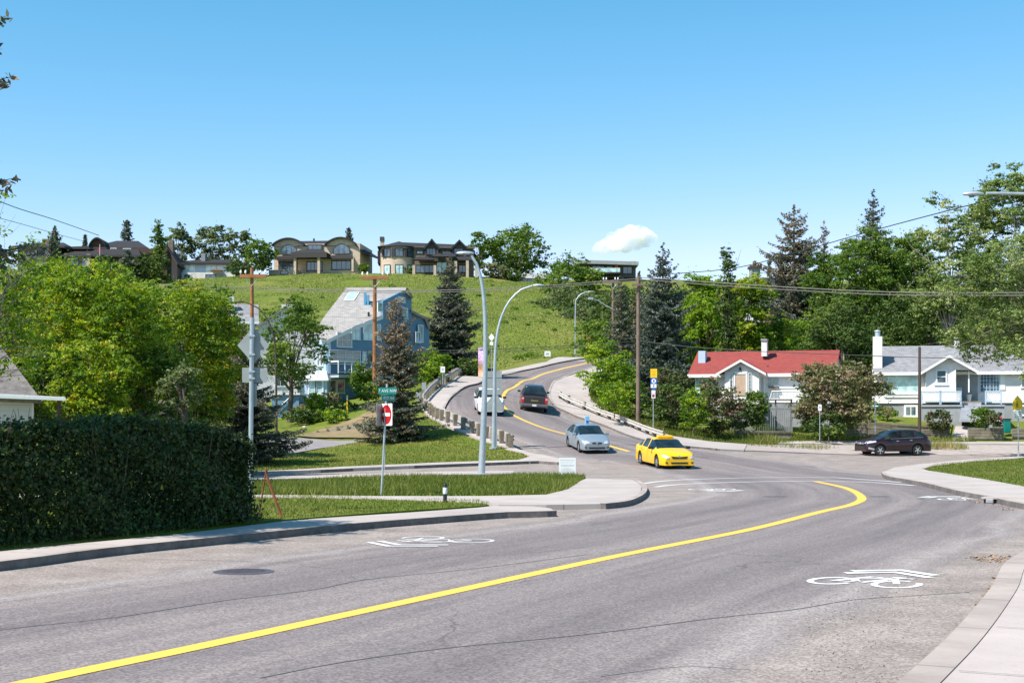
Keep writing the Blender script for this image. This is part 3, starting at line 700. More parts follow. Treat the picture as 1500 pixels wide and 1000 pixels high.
def spruce(label, px, Y, ptop, pw, kind='spruce', name='spruce_tree', group=None, zb=None, brown=.2, dens=1.0, tiers=None, droop=.35, sparse=0.0, pw_top=.04, base=.04, power=.85, leafk=1.0, minbr=None, seed=None):
    o = at(px, Y); s = F/Y
    if zb is not None: o.z = EYE+(HY-zb)/s
    H = EYE+(HY-ptop)/s-o.z; R = pw/s/2*1.22
    tiers = tiers or int(max(9, min(30, H*2.3))); C = []; T = []; S = []; tint = []; mb = MB()
    mb.tube([(0, 0, -.3), (0, 0, H*.3), (0, 0, H*.7), (0, 0, H*.985)], [H*.018+.03, H*.014+.02, H*.007+.01, .012], 8)
    unitl = max(.09, 3.0/s)*leafk
    for k in range(tiers):
        f = k/(tiers-1); z = H*(base+(1-base-.03)*f**.92); ln = R*((1-f)**power*(1-pw_top)+pw_top)*RNG.uniform(.74, 1.2)
        nb = max(5, int(round((6+7*(1-f))))); a0 = RNG.uniform(0, 6.28)
        for j in range(nb):
            if RNG.uniform() < sparse: continue
            a = a0+6.283*j/nb+RNG.normal(0, .16); l = ln*RNG.uniform(.55, 1.15)*(1+.16*math.sin(a*2+k*.7))
            if l < .05: continue
            dz = -droop*l*(1-f*1.5)+RNG.normal(0, .05*l); d = np.array([math.cos(a), math.sin(a)])
            zz = z+RNG.normal(0, .25*H/tiers)
            def q(u): return np.array([d[0]*l*u, d[1]*l*u, zz+dz*u+.28*l*u*u*(1 if f < .75 else 1.6)-.06*l])
            mb.tube([q(0), q(.4), q(.8), q(1)], [max(.012, l*.022), l*.014, l*.007, .004], 4, False)
            m = int(max(4, l/unitl*2.3*dens)); bt = RNG.normal(0, .10)
            us = np.sort(RNG.uniform(.12, 1, m)); sd = np.array([-d[1], d[0], 0])
            for u in us:
                p = q(u); tw = (.42*l*(1-u)**.7+.10*l*.5+unitl*.5)
                for sg in (-1, 1):
                    lt = tw*RNG.uniform(.4, 1.0); n2 = max(1, int(lt/unitl*1.3))
                    for w_ in range(n2):
                        e = (w_+.6)/n2*lt; dr = np.array([d[0]*.55, d[1]*.55, 0])+sd*sg; dr /= np.linalg.norm(dr)
                        c = p+dr*e+np.array([0, 0, -.22*e+RNG.normal(0, unitl*.35)])
                        C.append(c); T.append(dr+np.array([0, 0, -.35])+RNG.normal(0, .25, 3)); S.append(unitl*RNG.uniform(.8, 1.5))
                        hh = c[2]/H; tip = e/max(lt, .01)*.4+u*.6
                        tint.append(.28+bt+.2*tip+RNG.normal(0, .1)+(brown*(.35+hh)*1.1 if RNG.uniform() < .35+.6*hh*brown*2 else 0))
    C = np.array(C); T = np.array(T); S = np.array(S); tint = np.array(tint)
    N = RNG.normal(size=C.shape)*.6+np.array([0, 0, .8])
    t = thing(name, label, 'tree', o, RNG.uniform(0, 1), group)
    link('crown', leafmesh('crown', C, N, S*1.25, tint, .42, T), L[kind], t)
    mb.build('trunk', M['bark'], t, 60)
    return t
def blades(name, poly, n, h0, h1, wdt, off=.1, kind='blade', parent=None, lean=.35, tmean=.45):
    A = np.array([(p.x, p.y) for p in poly]); x0, y0 = A.min(0); x1, y1 = A.max(0); pts = np.empty((0, 2))
    x0 = max(x0, -24); x1 = min(x1, 34)
    while len(pts) < n:
        q = np.stack([RNG.uniform(x0, x1, n*2), RNG.uniform(y0, y1, n*2)], 1); q = q[inside(A, q)]; q = q[np.abs(q[:, 0]/q[:, 1]) < .38]
        pts = np.concatenate([pts, q])
    pts = pts[:n]; pat = vn(pts[:, 0], pts[:, 1], 5.0, 3)
    h = RNG.uniform(h0, h1, n)*(1+.35*pat); z = G(pts)+off; a = RNG.uniform(0, 6.28, n)
    dx = np.cos(a)*wdt; dy = np.sin(a)*wdt; lx = RNG.normal(0, lean, n)*h; ly = RNG.normal(0, lean, n)*h
    V = np.stack([np.stack([pts[:, 0]-dx, pts[:, 1]-dy, z], 1), np.stack([pts[:, 0]+dx, pts[:, 1]+dy, z], 1), np.stack([pts[:, 0]+lx, pts[:, 1]+ly, z+h], 1)], 1).reshape(-1, 3)
    me = bpy.data.meshes.new(name); me.vertices.add(3*n); me.loops.add(3*n); me.polygons.add(n)
    me.vertices.foreach_set('co', V.astype(np.float32).ravel()); me.loops.foreach_set('vertex_index', np.arange(3*n, dtype=np.int32))
    me.polygons.foreach_set('loop_start', np.arange(0, 3*n, 3, dtype=np.int32)); me.update(calc_edges=True)
    at_ = me.attributes.new('tint', 'FLOAT', 'FACE'); at_.data.foreach_set('value', np.clip(RNG.normal(tmean, .2, n)+.12*pat, 0, 1).astype(np.float32))
    return tag(link(name, me, L[kind], parent), kind='stuff')
tag(blades('grass', LAWNS['near'], 26000, .03, .08, .012, tmean=.5), 'short mown grass on the lawn beside the hedge', 'grass')
tag(blades('grass', LAWNS['tall'], 42000, .08, .24, .018, tmean=.4), 'longer unmown grass on the strip between the two pavements', 'grass')
tag(blades('grass', LAWNS['corner'], 26000, .04, .10, .025, .08, tmean=.55), 'mown grass on the corner below the spruce trees', 'grass')
tag(blades('grass', LAWNS['right'], 16000, .03, .09, .02), 'short mown grass on the corner lawn at right', 'grass')

# tufts of rough grass over the hillside and the far verges
def tufts(name, polypx, n, h0, h1, wdt, kind, label, tmean=.5):
    return tag(blades(name, PP(polypx), n, h0, h1, wdt, -.1, kind, tmean=tmean, lean=.5), label, 'grass')
def blades_any(poly): pass
_hill = [at(240, 150), at(420, 128), at(610, 130), at(735, 146), at(845, 176), at(870, 250), at(800, 290), at(560, 303), at(240, 303)]
def hill_tufts():
    n = 130000; A = np.array([(p.x, p.y) for p in _hill]); x0, y0 = A.min(0); x1, y1 = A.max(0)
    q = np.stack([RNG.uniform(x0, x1, n*2), RNG.uniform(y0, y1, n*2)], 1); q = q[inside(A, q)][:n]; n = len(q)
    pat = .7*vn(q[:, 0], q[:, 1], 34.0, 5)+.25*vn(q[:, 0], q[:, 1], 6.0, 8)
    h = RNG.uniform(.06, .21, n)*(1+.3*pat); z = G(q)-.06; C = np.concatenate([q, (z+h*.4)[:, None]], 1)
    N = np.stack([RNG.normal(0, .6, n), -np.ones(n)+RNG.normal(0, .6, n), RNG.uniform(.1, 1.0, n)], 1); T = np.stack([RNG.normal(0, .4, n), RNG.normal(0, .4, n), np.ones(n)], 1)
    tag(link('meadow_grass', leafmesh('meadow_grass', C, N, h*1.5, .52+.2*pat+RNG.normal(0, .13, n), .8, T), L['meadowblade']), 'rough meadow grass over the open hillside', 'grass', kind='stuff')
hill_tufts()
def weeds():
    P_ = []; T_ = []
    for k in range(70):
        px = RNG.uniform(330, 860); Y = RNG.uniform(140, 300); p = at(px, Y)
        if not inside(np.array([(q.x, q.y) for q in _hill]), np.array([[p.x, p.y]]))[0]: continue
        r = RNG.uniform(.25, .9); n = 60; u = unit(n)*r; u[:, 2] = np.abs(u[:, 2])*.7; P_.append(np.array([p.x, p.y, p.z-.05])+u); T_.append(np.full(n, RNG.uniform(.2, .8))+RNG.normal(0, .12, n))
    P_ = np.concatenate(P_); T_ = np.concatenate(T_); tag(link('weeds', leafmesh('weeds', P_, unit(len(P_)), RNG.uniform(.2, .45, len(P_)), T_), L['green']), 'taller dark weeds dotted over the hillside', 'weeds', kind='stuff')
weeds()
_vg = [P(x, y) for x, y in [(1088,650),(1240,648),(1500,649),(1500,644),(1240,645),(1160,640),(1060,640),(985,632),(930,615),(899,604),(905,598),(960,612),(1060,632),(1160,632)]]
tag(blades('grass', PP([(1084,651),(1250,647),(1500,646.5),(1500,642),(1250,642),(1160,636),(1060,632),(990,624),(930,608),(880,585),(866,570),(866,590),(900,611),(955,632),(1000,642)]), 14000, .15, .5, .03, -.05), 'long grass along the verge below the white houses', 'grass')
tag(blades('grass', PP([(1355,652.5),(1415,655),(1420,660),(1370,660),(1340,658)]), 900, .2, .6, .02, .0, tmean=.8), 'dry tuft of grass behind the parked dark red car', 'grass')
tag(blades('grass', PP([(1090,651),(1150,652),(1230,657),(1200,660),(1150,657),(1100,654)]), 700, .1, .35, .02, .0, tmean=.5), 'sparse weeds growing through the gravel verge', 'grass')

# ---------------------------------------------------------------- trees
gT = 'tall leafy trees behind the hedge'
tree('big yellow-green maple at the far left behind the hedge', 45, 56, 388, 190, 'maple', 'maple_tree', group=gT, pbot=600, ncl=150, maxleaf=30000, csize=.165)
tree('tallest yellow-green maple behind the middle of the hedge', 150, 52, 396, 215, 'maple', 'maple_tree', group=gT, pbot=612, ncl=170, maxleaf=38000, csize=.16)
tree('broad yellow-green maple beside the browned spruce', 262, 58, 412, 205, 'maple', 'maple_tree', group=gT, pbot=590, ncl=170, maxleaf=36000, csize=.16)
tree('yellow-green maple crown in front of the dark shingled mansion', 95, 72, 388, 200, 'maple', 'maple_tree', group=gT, pbot=560, ncl=70, maxleaf=20000)
tree('yellow-green maple filling in behind the blank diamond sign', 318, 74, 440, 96, 'maple', 'maple_tree', group=gT, pbot=610, ncl=90, maxleaf=16000, csize=.2)
for lb_, px_, Y_, pt_, pw_ in (('deep green bushy growth under the maples at left', 62, 50, 515, 120), ('deep green bushy growth under the middle maple', 140, 47, 500, 130), ('leafy undergrowth tree below the third maple', 222, 52, 505, 120), ('leafy undergrowth beside the browned spruce', 300, 60, 500, 100)):
    tree(lb_, px_, Y_, pt_, pw_, 'maple' if px_ in (140, 300) else 'green', 'bushy_tree', group='undergrowth behind the hedge', pbot=640, ncl=90, maxleaf=16000, csize=.2)
tree('low leafy maple behind the far end of the hedge', 210, 66, 470, 170, 'green', 'maple_tree', group=gT, pbot=640, ncl=70, maxleaf=16000)
tree('sparse young tree with fresh pale leaves at the left edge', -95, 27, 285, 170, 'bright', 'young_tree', pbot=590, ncl=110, dens=.14, csize=.13, nl=70, leaf=.085, bark='barkpale', rt=.045, shell=.15, lean=(1.25, 0))
tree('small silvery shrub-like tree above the end of the hedge', 268, 46, 536, 66, 'greygreen', 'small_tree', pbot=610, ncl=26, dens=.6, nl=10)
spruce('spruce browned at the top beside the blank diamond sign', 358, 70, 470, 138, 'spruce', zb=690, brown=.3, tiers=24, dens=1.1)
spruce('tall ragged spruce with a browned crown in front of the blue house', 580, 85, 432, 96, 'spruce', zb=664, brown=.42, tiers=26, droop=.42, power=.62, dens=1.05)
spruce('large dark spruce to the right of the blue house', 660, 134, 374, 82, 'spruce', zb=552, brown=.12, tiers=30, power=.7, dens=1.2)
# big spruce out of frame at left, its branch tips reach into the picture
spruce('big spruce at the left edge whose branch tips reach in', -168, 24, -170, 310, 'spruce', zb=700, brown=.35, tiers=18, dens=.9, power=.45, sparse=.3, leafk=1.3, base=.36)
tree('mid-green tree growing against the white house wall', 425, 104, 437, 118, 'green', pbot=575, ncl=60, dens=.6, csize=.22, nl=16, bark='bark', maxleaf=12000)
# ridge
spruce('small dark spruce left of the shingled mansion', 80, 296, 331, 32, 'spruce', brown=.05, power=.7, group='conifers along the ridge')
spruce('slim dark spruce top behind the shingled mansion', 125, 330, 341, 14, 'spruce', brown=.05, power=.7, group='conifers along the ridge')
spruce('blunt-topped spruce rising behind the mansion roof', 186, 330, 321, 30, 'spruce', brown=.05, power=.5, group='conifers along the ridge')
spruce('blue-green spruce standing in front of the shingled mansion', 188, 288, 368, 46, 'spruce', zb=414, brown=0, power=.7, group='conifers along the ridge')
spruce('dark spruce top poking over the arched stone house', 511, 345, 333, 26, 'spruce', brown=.05, power=.55, group='conifers along the ridge')
tree('narrow columnar poplar beside the shingled mansion', 232, 296, 314, 17, 'green', 'columnar_poplar', shape='column', h0=.05, ncl=40, csize=.6, maxleaf=5000)
gb = 'loose birches behind the low bungalow'
tree('loose birch at left above the bungalow roof', 262, 318, 326, 42, 'greygreen', 'birch_tree', group=gb, h0=.06, ncl=40, dens=.75, maxleaf=6000)
tree('widest birch behind the bungalow chimney', 311, 322, 324, 54, 'greygreen', 'birch_tree', group=gb, h0=.06, ncl=44, dens=.8, maxleaf=7000)
tree('birch at right end of the bungalow roof', 350, 320, 333, 36, 'greygreen', 'birch_tree', group=gb, h0=.06, ncl=40, dens=.8, maxleaf=6000)
tree('rounded green tree left of the arched stone house', 380, 300, 346, 44, 'green', h0=.1, ncl=40, maxleaf=7000)
tree('leafy tree with twin tops in front of the mansion gable', 225, 290, 372, 62, 'dark', h0=.05, zb=418, ncl=40, maxleaf=6000)
tree('dark leafy tree below the mansion porch', 155, 290, 375, 40, 'dark', h0=.05, zb=418, ncl=36, maxleaf=5000)
tree('upright green tree right of the turreted house', 702, 318, 337, 34, 'green', h0=.1, ncl=36, maxleaf=6000)
tree('broad green tree on the ridge right of the turreted house', 756, 322, 334, 92, 'green', h0=.08, ncl=60, maxleaf=12000)
gr = 'shrubs along the ridge edge'
shrub('brownish ridge shrub right of the turreted house', 728, 304, 385, 42, 'lilac', group=gr, zb=412, maxleaf=4000)
shrub('dark green ridge shrub beside the white bungalow', 752, 303, 394, 30, 'dark', group=gr, zb=414, maxleaf=4000)
shrub('small shrub against the turret of the stone house', 598, 303, 392, 18, 'green', group=gr, zb=402, maxleaf=2500)
shrub('dark green shrub between bungalow and arched house', 352, 300, 380, 40, 'dark', group=gr, zb=406, maxleaf=4000)
shrub('green shrub at the side wall of the arched house', 533, 304, 386, 16, 'green', group=gr, zb=400, maxleaf=2500)
# right of the road
gm = 'leafy trees climbing the slope right of the road'
tree('grey-green tree at the foot of the modern house', 838, 262, 378, 86, 'green', group=gm, zb=470, h0=.05, ncl=60, maxleaf=11000)
tree('low grey-green tree beside the open hillside', 826, 240, 420, 74, 'greygreen', group=gm, zb=500, h0=.04, ncl=50, maxleaf=9000)
tree('dark tree mass above the lamp post at the road crest', 868, 222, 424, 92, 'dark', group=gm, zb=530, h0=.04, ncl=60, maxleaf=11000)
tree('dark green tree left of the two wooden poles', 905, 205, 440, 90, 'dark', group=gm, zb=545, h0=.04, ncl=60, maxleaf=10000)
tree('broad grey-green tree at the upper edge of the road slope', 866, 215, 432, 84, 'greygreen', group=gm, zb=532, h0=.03, ncl=70, maxleaf=12000)
tree('dark green tree filling the slope below the modern house', 915, 180, 420, 110, 'dark', group=gm, zb=560, h0=.03, ncl=80, maxleaf=14000)
tree('mid-green tree between the browned spruces and the crest', 880, 170, 470, 84, 'green', group=gm, zb=560, h0=.03, ncl=70, maxleaf=12000)
tree('green tree high on the slope behind the spruce tops', 1000, 190, 425, 110, 'green', group=gm, zb=540, h0=.03, ncl=70, maxleaf=12000)
tree('dark tree on the slope behind the blue-grey spruce', 1010, 160, 440, 100, 'green', group=gm, zb=580, h0=.03, ncl=70, maxleaf=12000)
spruce('brown-tinged spruce behind the wooden utility pole', 910, 138, 402, 74, 'spruce', zb=585, brown=.22, tiers=24)
spruce('browned thin spruce top behind the big blue spruce', 936, 150, 396, 50, 'spruce', zb=560, brown=.38, tiers=20)
spruce('tall blue-grey spruce rising above the wires', 971, 118, 354, 134, 'bluespruce', zb=628, brown=.22, tiers=30, power=.75, sparse=.12, droop=.1, dens=1.15)
tree('bright yellow-green tree behind the red roof', 1035, 142, 400, 96, 'bright', pbot=540, ncl=60, maxleaf=14000)
tree('yellow-green tree with an orange-tinged top behind the red roof', 1086, 140, 396, 84, 'maple', pbot=540, ncl=60, maxleaf=14000)
tree('slim dark columnar tree rising in front of the yellow-green crowns', 1066, 133, 366, 24, 'dark', 'columnar_tree', shape='column', h0=.03, ncl=44, csize=.7, maxleaf=7000)
tree('leafy green tree just above the red roof chimney', 1140, 142, 470, 90, 'bright', pbot=560, ncl=50, maxleaf=9000)
tree('green crown low behind the left end of the red roof', 1010, 145, 455, 70, 'green', pbot=560, ncl=50, maxleaf=8000)
gs = 'tall spruces behind the leafy trees at right'
spruce('broad brown-green spruce left of the dense trees', 1163, 172, 298, 106, 'spruce', zb=520, brown=.35, tiers=24, power=.55, droop=-.1, group=gs)
spruce('thin spire of a spruce between the two broad spruces', 1207, 190, 322, 32, 'spruce', zb=500, brown=.4, tiers=18, power=.5, group=gs)
spruce('green spruce top highest above the dense trees', 1279, 182, 277, 100, 'spruce', zb=520, brown=.03, tiers=24, power=.8, droop=.0, group=gs)
spruce('small spruce tip beside the rooftop chimney', 1127, 200, 368, 24, 'spruce', zb=500, brown=.1, tiers=14, group=gs)
gd = 'dense leafy trees behind the white houses'
tree('dense green tree behind the right end of the red roof', 1218, 150, 368, 96, 'green', group=gd, zb=585, h0=.1, ncl=80, maxleaf=16000)
tree('tallest dense green tree in front of the spruce top', 1268, 146, 334, 110, 'green', group=gd, zb=585, h0=.12, ncl=90, maxleaf=20000)
tree('dense green tree left of the hanging poplar boughs', 1335, 150, 345, 100, 'green', group=gd, zb=585, h0=.1, ncl=80, maxleaf=18000)
tree('dark leafy tree between the two white houses', 1236, 130, 445, 100, 'dark', group=gd, zb=606, h0=.02, ncl=70, maxleaf=14000, bark='barkpale', nl=20)
tree('dark leafy tree behind the grey roof', 1360, 136, 420, 150, 'dark', group=gd, zb=600, h0=.02, ncl=80, maxleaf=14000)
tree('dark understorey tree behind the roof at the right edge', 1470, 138, 400, 150, 'dark', group=gd, zb=600, h0=.02, ncl=80, maxleaf=14000)
tree('dark understorey behind the red roof', 1120, 150, 500, 180, 'dark', group=gd, zb=600, h0=.02, ncl=70, maxleaf=12000)
gp = 'poplars leaning in at the right edge'
tree('poplar with a jagged tall top at the right', 1392, 128, 262, 110, 'poplar', 'poplar_tree', group=gp, zb=590, pbot=510, ncl=70, dens=.6, csize=.2, nl=22, bark='barkpale', maxleaf=17000, shell=.3, rt=.2)
tree('tallest poplar at the right edge of the picture', 1478, 128, 230, 130, 'poplar', 'poplar_tree', group=gp, zb=590, pbot=500, ncl=90, dens=.75, csize=.19, nl=22, bark='barkpale', maxleaf=24000, shell=.3, rt=.2)
tree('near poplar whose pale boughs hang over the grey roof', 1600, 84, 345, 215, 'poplar', 'poplar_tree', group=gp, pbot=535, ncl=130, dens=.55, csize=.15, nl=60, bark='barkpale', maxleaf=34000, shell=.2, depth=3.0, rt=.16, lean=(-5.6, 0))
tree('low-hanging poplar bough beside the yellow crossing sign', 1610, 76, 430, 110, 'poplar', 'poplar_tree', group=gp, pbot=590, ncl=50, dens=.3, csize=.2, nl=26, bark='barkpale', maxleaf=12000, shell=.2, depth=2.5, rt=.10, lean=(-3.4, 0))
tree('thin poplar bough reaching out over the porch gable', 1640, 88, 470, 120, 'poplar', 'poplar_tree', group=gp, pbot=545, ncl=40, dens=.28, csize=.22, nl=30, bark='barkpale', maxleaf=9000, shell=.2, depth=2.0, rt=.10, lean=(-9.6, 0))
# shrubs round the right verge
gv = 'shrubs between the path and the houses'
sh = [('yellow-green bush left of the wooden utility pole', 882, 118, 492, 66, 'bright', 612), ('upright yellow-green bush at the path edge', 905, 108, 520, 60, 'bright', 618), ('bushy green growth at the foot of the wooden pole', 930, 106, 560, 54, 'green', 622),
      ('dark bush right of the bus stop sign', 985, 100, 560, 60, 'dark', 632), ('pink-flowering bush behind the bus stop sign', 980, 108, 542, 70, 'rose', 622), ('yellow-green bush under the rose bush', 1015, 97, 572, 44, 'bright', 634),
      ('brownish open bush beside the white house steps', 1058, 98, 560, 62, 'rose', 640), ('thin dark bush in front of the left window', 1042, 105, 545, 30, 'lilac', 615), ('green bush before the garden fence', 1108, 102.5, 572, 36, 'green', 628), ('low dark bush on the garden fence', 1085, 102, 588, 40, 'dark', 632),
      ('yellow-green sapling bush just right of the path', 900, 100, 560, 50, 'bright', 606)]
for lb, px, Y, pt, pw, k, zb in sh: shrub(lb, px, Y, pt, pw, k, zb=zb, group=gv, maxleaf=6500, dens=.8)
shrub('huge rounded lilac bush gone to rusty seed between the houses', 1226, 101, 534, 138, 'lilac', zb=640, ncl=110, dens=1.5, maxleaf=26000, name='lilac_bush', cat='bush', csize=.22)
shrub('dark green skirt of foliage left of the timber wall', 1214, 99, 606, 84, 'dark', zb=642, maxleaf=8000, group=gv)
shrub('small bush beside the basement window', 1300, 110, 598, 34, 'bright', zb=614, maxleaf=3500, group=gv)
shrub('tall potted grass-like bush in front of the porch', 1376, 106, 600, 34, 'rose', zb=634, maxleaf=3500, group=gv)
shrub('green shrub right of the porch steps', 1441, 106, 597, 34, 'green', zb=628, maxleaf=4500, group=gv)
shrub('reddish shrub beside the porch steps', 1456, 105, 604, 22, 'rose', zb=628, maxleaf=3000, group=gv)
# around the blue house
gh = 'garden shrubs around the blue house'
sb = [('clipped lime-green shrub above the guardrail', 620, 112, 529, 58, 'bright', 566), ('flat-topped lime hedge shrub behind it', 632, 118, 517, 64, 'bright', 552), ('deep green shrub against the blue house balcony', 531, 114, 534, 40, 'green', 575),
      ('rounded green shrub below the balcony', 540, 108, 560, 38, 'green', 590), ('dark low shrub at the sunroom corner', 483, 110, 575, 40, 'lilac', 592), ('lime shrub in the rock garden', 462, 106, 578, 40, 'bright', 604),
      ('dark shrub in the middle of the rock garden', 505, 106, 588, 70, 'dark', 612), ('green shrub low in the rock garden', 470, 103, 598, 60, 'green', 622), ('leafy shrub by the yellow gas marker', 492, 101, 600, 40, 'bright', 618), ('dark shrub left of the rock garden', 436, 102, 596, 44, 'dark', 622),
      ('dark shrub under the large spruce', 684, 128, 525, 44, 'dark', 552)]
for lb, px, Y, pt, pw, k, zb in sb: shrub(lb, px, Y, pt, pw, k, zb=zb, group=gh, maxleaf=6000)
# hedge
def hedge():
    a, b = P(-260, 826, .1), P(352, 767, .1); a.z = b.z = 0.1; d = (b-a); Ln = d.length; d.normalize(); n = Vector((-d.y, d.x, 0)); wd = 1.5
    t = thing('clipped_hedge', 'long dark clipped hedge beside the left pavement', 'hedge', a, math.atan2(d.y, d.x))
    N = 88000; x = RNG.uniform(0, Ln+.45, N); fc = RNG.uniform(0, 1, N); h = 1.93+.05*np.sin(x*1.3)+.04*np.sin(x*3.1)+.05*vn(x, x*0, 1.6, 2)
    h *= np.where(x > Ln-1.0, 1-.2*np.clip((x-Ln+1.0)/1.4, 0, 1)**2, 1)
    y = np.where(fc < .58, RNG.normal(.10, .13, N)+.10*np.sin(x*2.2), np.where(fc < .88, RNG.uniform(0, wd, N), RNG.normal(wd, .1, N)))
    z = np.where((fc < .58) | (fc > .88), RNG.uniform(.03, 1, N)*h, h+RNG.normal(0, .05, N)+(RNG.uniform(0, 1, N) < .10)*RNG.uniform(0, .16, N))
    y += np.where(fc < .58, .10*np.sin(z*4+x*1.7)+.12*np.clip(z/h-.75, 0, 1), 0)
    y -= np.where((z < .45) & (fc < .58), .22*(1-z/.45)*RNG.uniform(0, 1, N), 0)
    e = fc > .96; x = np.where(e, Ln+.3+RNG.normal(0, .12, N), x); y = np.where(e, RNG.uniform(0, wd, N), y); z = np.where(e, RNG.uniform(.05, 1, N)*h*.9, z)
    C = np.stack([x, y, z], 1); nn = RNG.normal(size=(N, 3))*.7+np.stack([e*1., np.where(fc < .58, -.8, .1), np.where(fc < .58, .25, .8)], 1)
    pt = np.sin(x*1.1+z*2)*np.sin(x*.37+1.3)+.6*np.sin(x*5.3+z*7)
    link('foliage', leafmesh('foliage', C, nn, RNG.uniform(.035, .115, N), .50+.13*pt+RNG.normal(0, .2, N)+.12*(z < .45)+.08*(z > 1.9), .62), L['hedge'], t)
    mb = MB()
    for i in range(260):
        bx = RNG.uniform(0, Ln); by = RNG.uniform(.25, wd-.2); p = Vector((bx, by, 0)); tp = Vector((bx+RNG.normal(0, .3), by+RNG.normal(-.1, .3), RNG.uniform(1.4, 2.35)))
        mb.tube([p, p.lerp(tp, .5)+Vector((RNG.normal(0, .06), RNG.normal(0, .06), 0)), tp], [.018, .012, .004], 4, False)
    mb.build('stems', M['bark'], t)
hedge()
# ---------------------------------------------------------------- lettering
def text_part(s, size, m, parent, loc, rot=(math.radians(90), 0, 0), name='lettering', depth=.004, sx=1.0):
    cu = bpy.data.curves.new('lettering', 'FONT'); cu.body = s; cu.size = size; cu.extrude = depth; cu.align_x = 'CENTER'; cu.align_y = 'CENTER'; cu.space_character = 1.05
    tmp = bpy.data.objects.new('tmp', cu); COL.objects.link(tmp)
    me = bpy.data.meshes.new_from_object(tmp.evaluated_get(bpy.context.evaluated_depsgraph_get())); bpy.data.objects.remove(tmp); me.name = name
    me.materials.clear(); o = link(name, me, m, parent); o.location = loc; o.rotation_euler = rot; o.scale = (sx, 1, 1); return o
def rrect(w_, h_, r=.03, n=4):
    out = []
    for cx, cz, a0 in ((w_/2-r, h_/2-r, 0), (-w_/2+r, h_/2-r, 90), (-w_/2+r, -h_/2+r, 180), (w_/2-r, -h_/2+r, 270)):
        for k in range(n+1): a = math.radians(a0+90*k/n); out.append((cx+r*math.cos(a), cz+r*math.sin(a)))
    return out
def shift(poly, dx, dz): return [(x+dx, z+dz) for x, z in poly]
def disc(r, n=28, dx=0, dz=0): return [(dx+r*math.cos(2*math.pi*k/n), dz+r*math.sin(2*math.pi*k/n)) for k in range(n)]
M['signgreen'] = flat('street_sign_green', (.0, .20, .16), .4)
M['signwhite'] = flat('sign_white', (.80, .81, .82), .4)
M['signred'] = flat('sign_red', (.42, .012, .018), .35)
M['signyellow'] = flat('sign_yellow', (.85, .55, .01), .4)
M['signblue'] = flat('sign_blue', (.015, .10, .42), .4)
M['signblack'] = flat('sign_black', (.015, .015, .015), .5)
M['orange'] = flat('sign_orange', (.80, .20, .015), .4)
M['greyink'] = flat('grey_print', (.34, .35, .37), .6)

# ---------------------------------------------------------------- lamps, poles, wires
def lamp(label, Y, path, head, hd, r0=.11, r1=.05, m='galv', side=-1, extra=None, group='tall curved street lamps'):
    b = wp(path[0][0], path[0][1], Y); b.z = min(b.z, g(b.x, b.y)+.13) if path[0][1] < 760 else g(b.x, b.y)
    t = thing('street_lamp', label, 'street lamp', b, 0, group)
    pts = [wp(x, y, Y)-b for x, y in path]; pts[0] = Vector((0, 0, -.1)); sp = smooth_path(pts, .35); n = len(sp)
    MB().tube(sp, [r0+(r1-r0)*(i/(n-1)) for i in range(n)], 12).build('pole', M[m], t, 50)
    h = wp(head[0], head[1], Y)-b; hw = hd/2
    mb = MB(); prof = [(-hw, .02, .02), (-hw*.8, .09, .06), (-hw*.2, .14, .09), (hw*.4, .13, .085), (hw*.8, .07, .06), (hw, .035, .035)]
    vs = []; fs = []
    for x, wy, hz in prof:
        for k in range(10): a = 2*math.pi*k/10; vs.append((h.x+x*(1 if side < 0 else -1), h.y+wy*math.cos(a), h.z+hz*math.sin(a)*(1 if math.sin(a) > 0 else .6)))
    fs = [(i*10+j, i*10+(j+1) % 10, (i+1)*10+(j+1) % 10, (i+1)*10+j) for i in range(5) for j in range(10)]+[tuple(range(10)), tuple(range(59, 49, -1))]
    mb.add(vs, fs); ho = mb.build('lamp_head', M[m], t, 40)
    MB().lathe([(0, -.075), (.07, -.07), (.09, -.03), (.08, 0)], 12, c=(h.x+side*hw*.1, h.y, h.z-.02)).build('lens', M['glass'], ho, 60)
    mb = MB(); mb.lathe([(r0*2.1, -.05), (r0*2.1, .04), (r0*1.15, .05)], 12)
    for k in range(4): a = k*1.571+.78; mb.tube([(r0*1.7*math.cos(a), r0*1.7*math.sin(a), .03), (r0*1.7*math.cos(a), r0*1.7*math.sin(a), .11)], .02, 6)
    mb.build('base_flange', M[m], t)
    return t, b
lamp('tallest street lamp, its arm curving left above the banner', 58, [(705,697),(709,600),(711,500),(709,440),(704,406),(698,386),(690,374)], (681,371), .72, .15, .06)
lamp('street lamp curving right over the road bend', 79.5, [(723,656),(724,600),(725,530),(728,492),(735,463),(747,440),(764,424),(780,418.5)], (789,418), .62, .13, .05, side=1)
lamp('most distant street lamp at the crest of the road', 190, [(843,522),(843,450),(845,438),(851,431),(860,427.5)], (866,427), .9, .12, .07, side=1)
lamp('brown street lamp with its arm arching left over the spruce', 95, [(405,604),(404,530),(401,495),(392,468),(378,451),(360,443)], (351,442), .75, .09, .04, m='galvdark')
lamp('lamp arm reaching in from the right edge over the poplars', 42, [(1665,735),(1662,440),(1650,350),(1615,305),(1560,287),(1500,284),(1445,283)], (1425,284.5), .62, .13, .04)
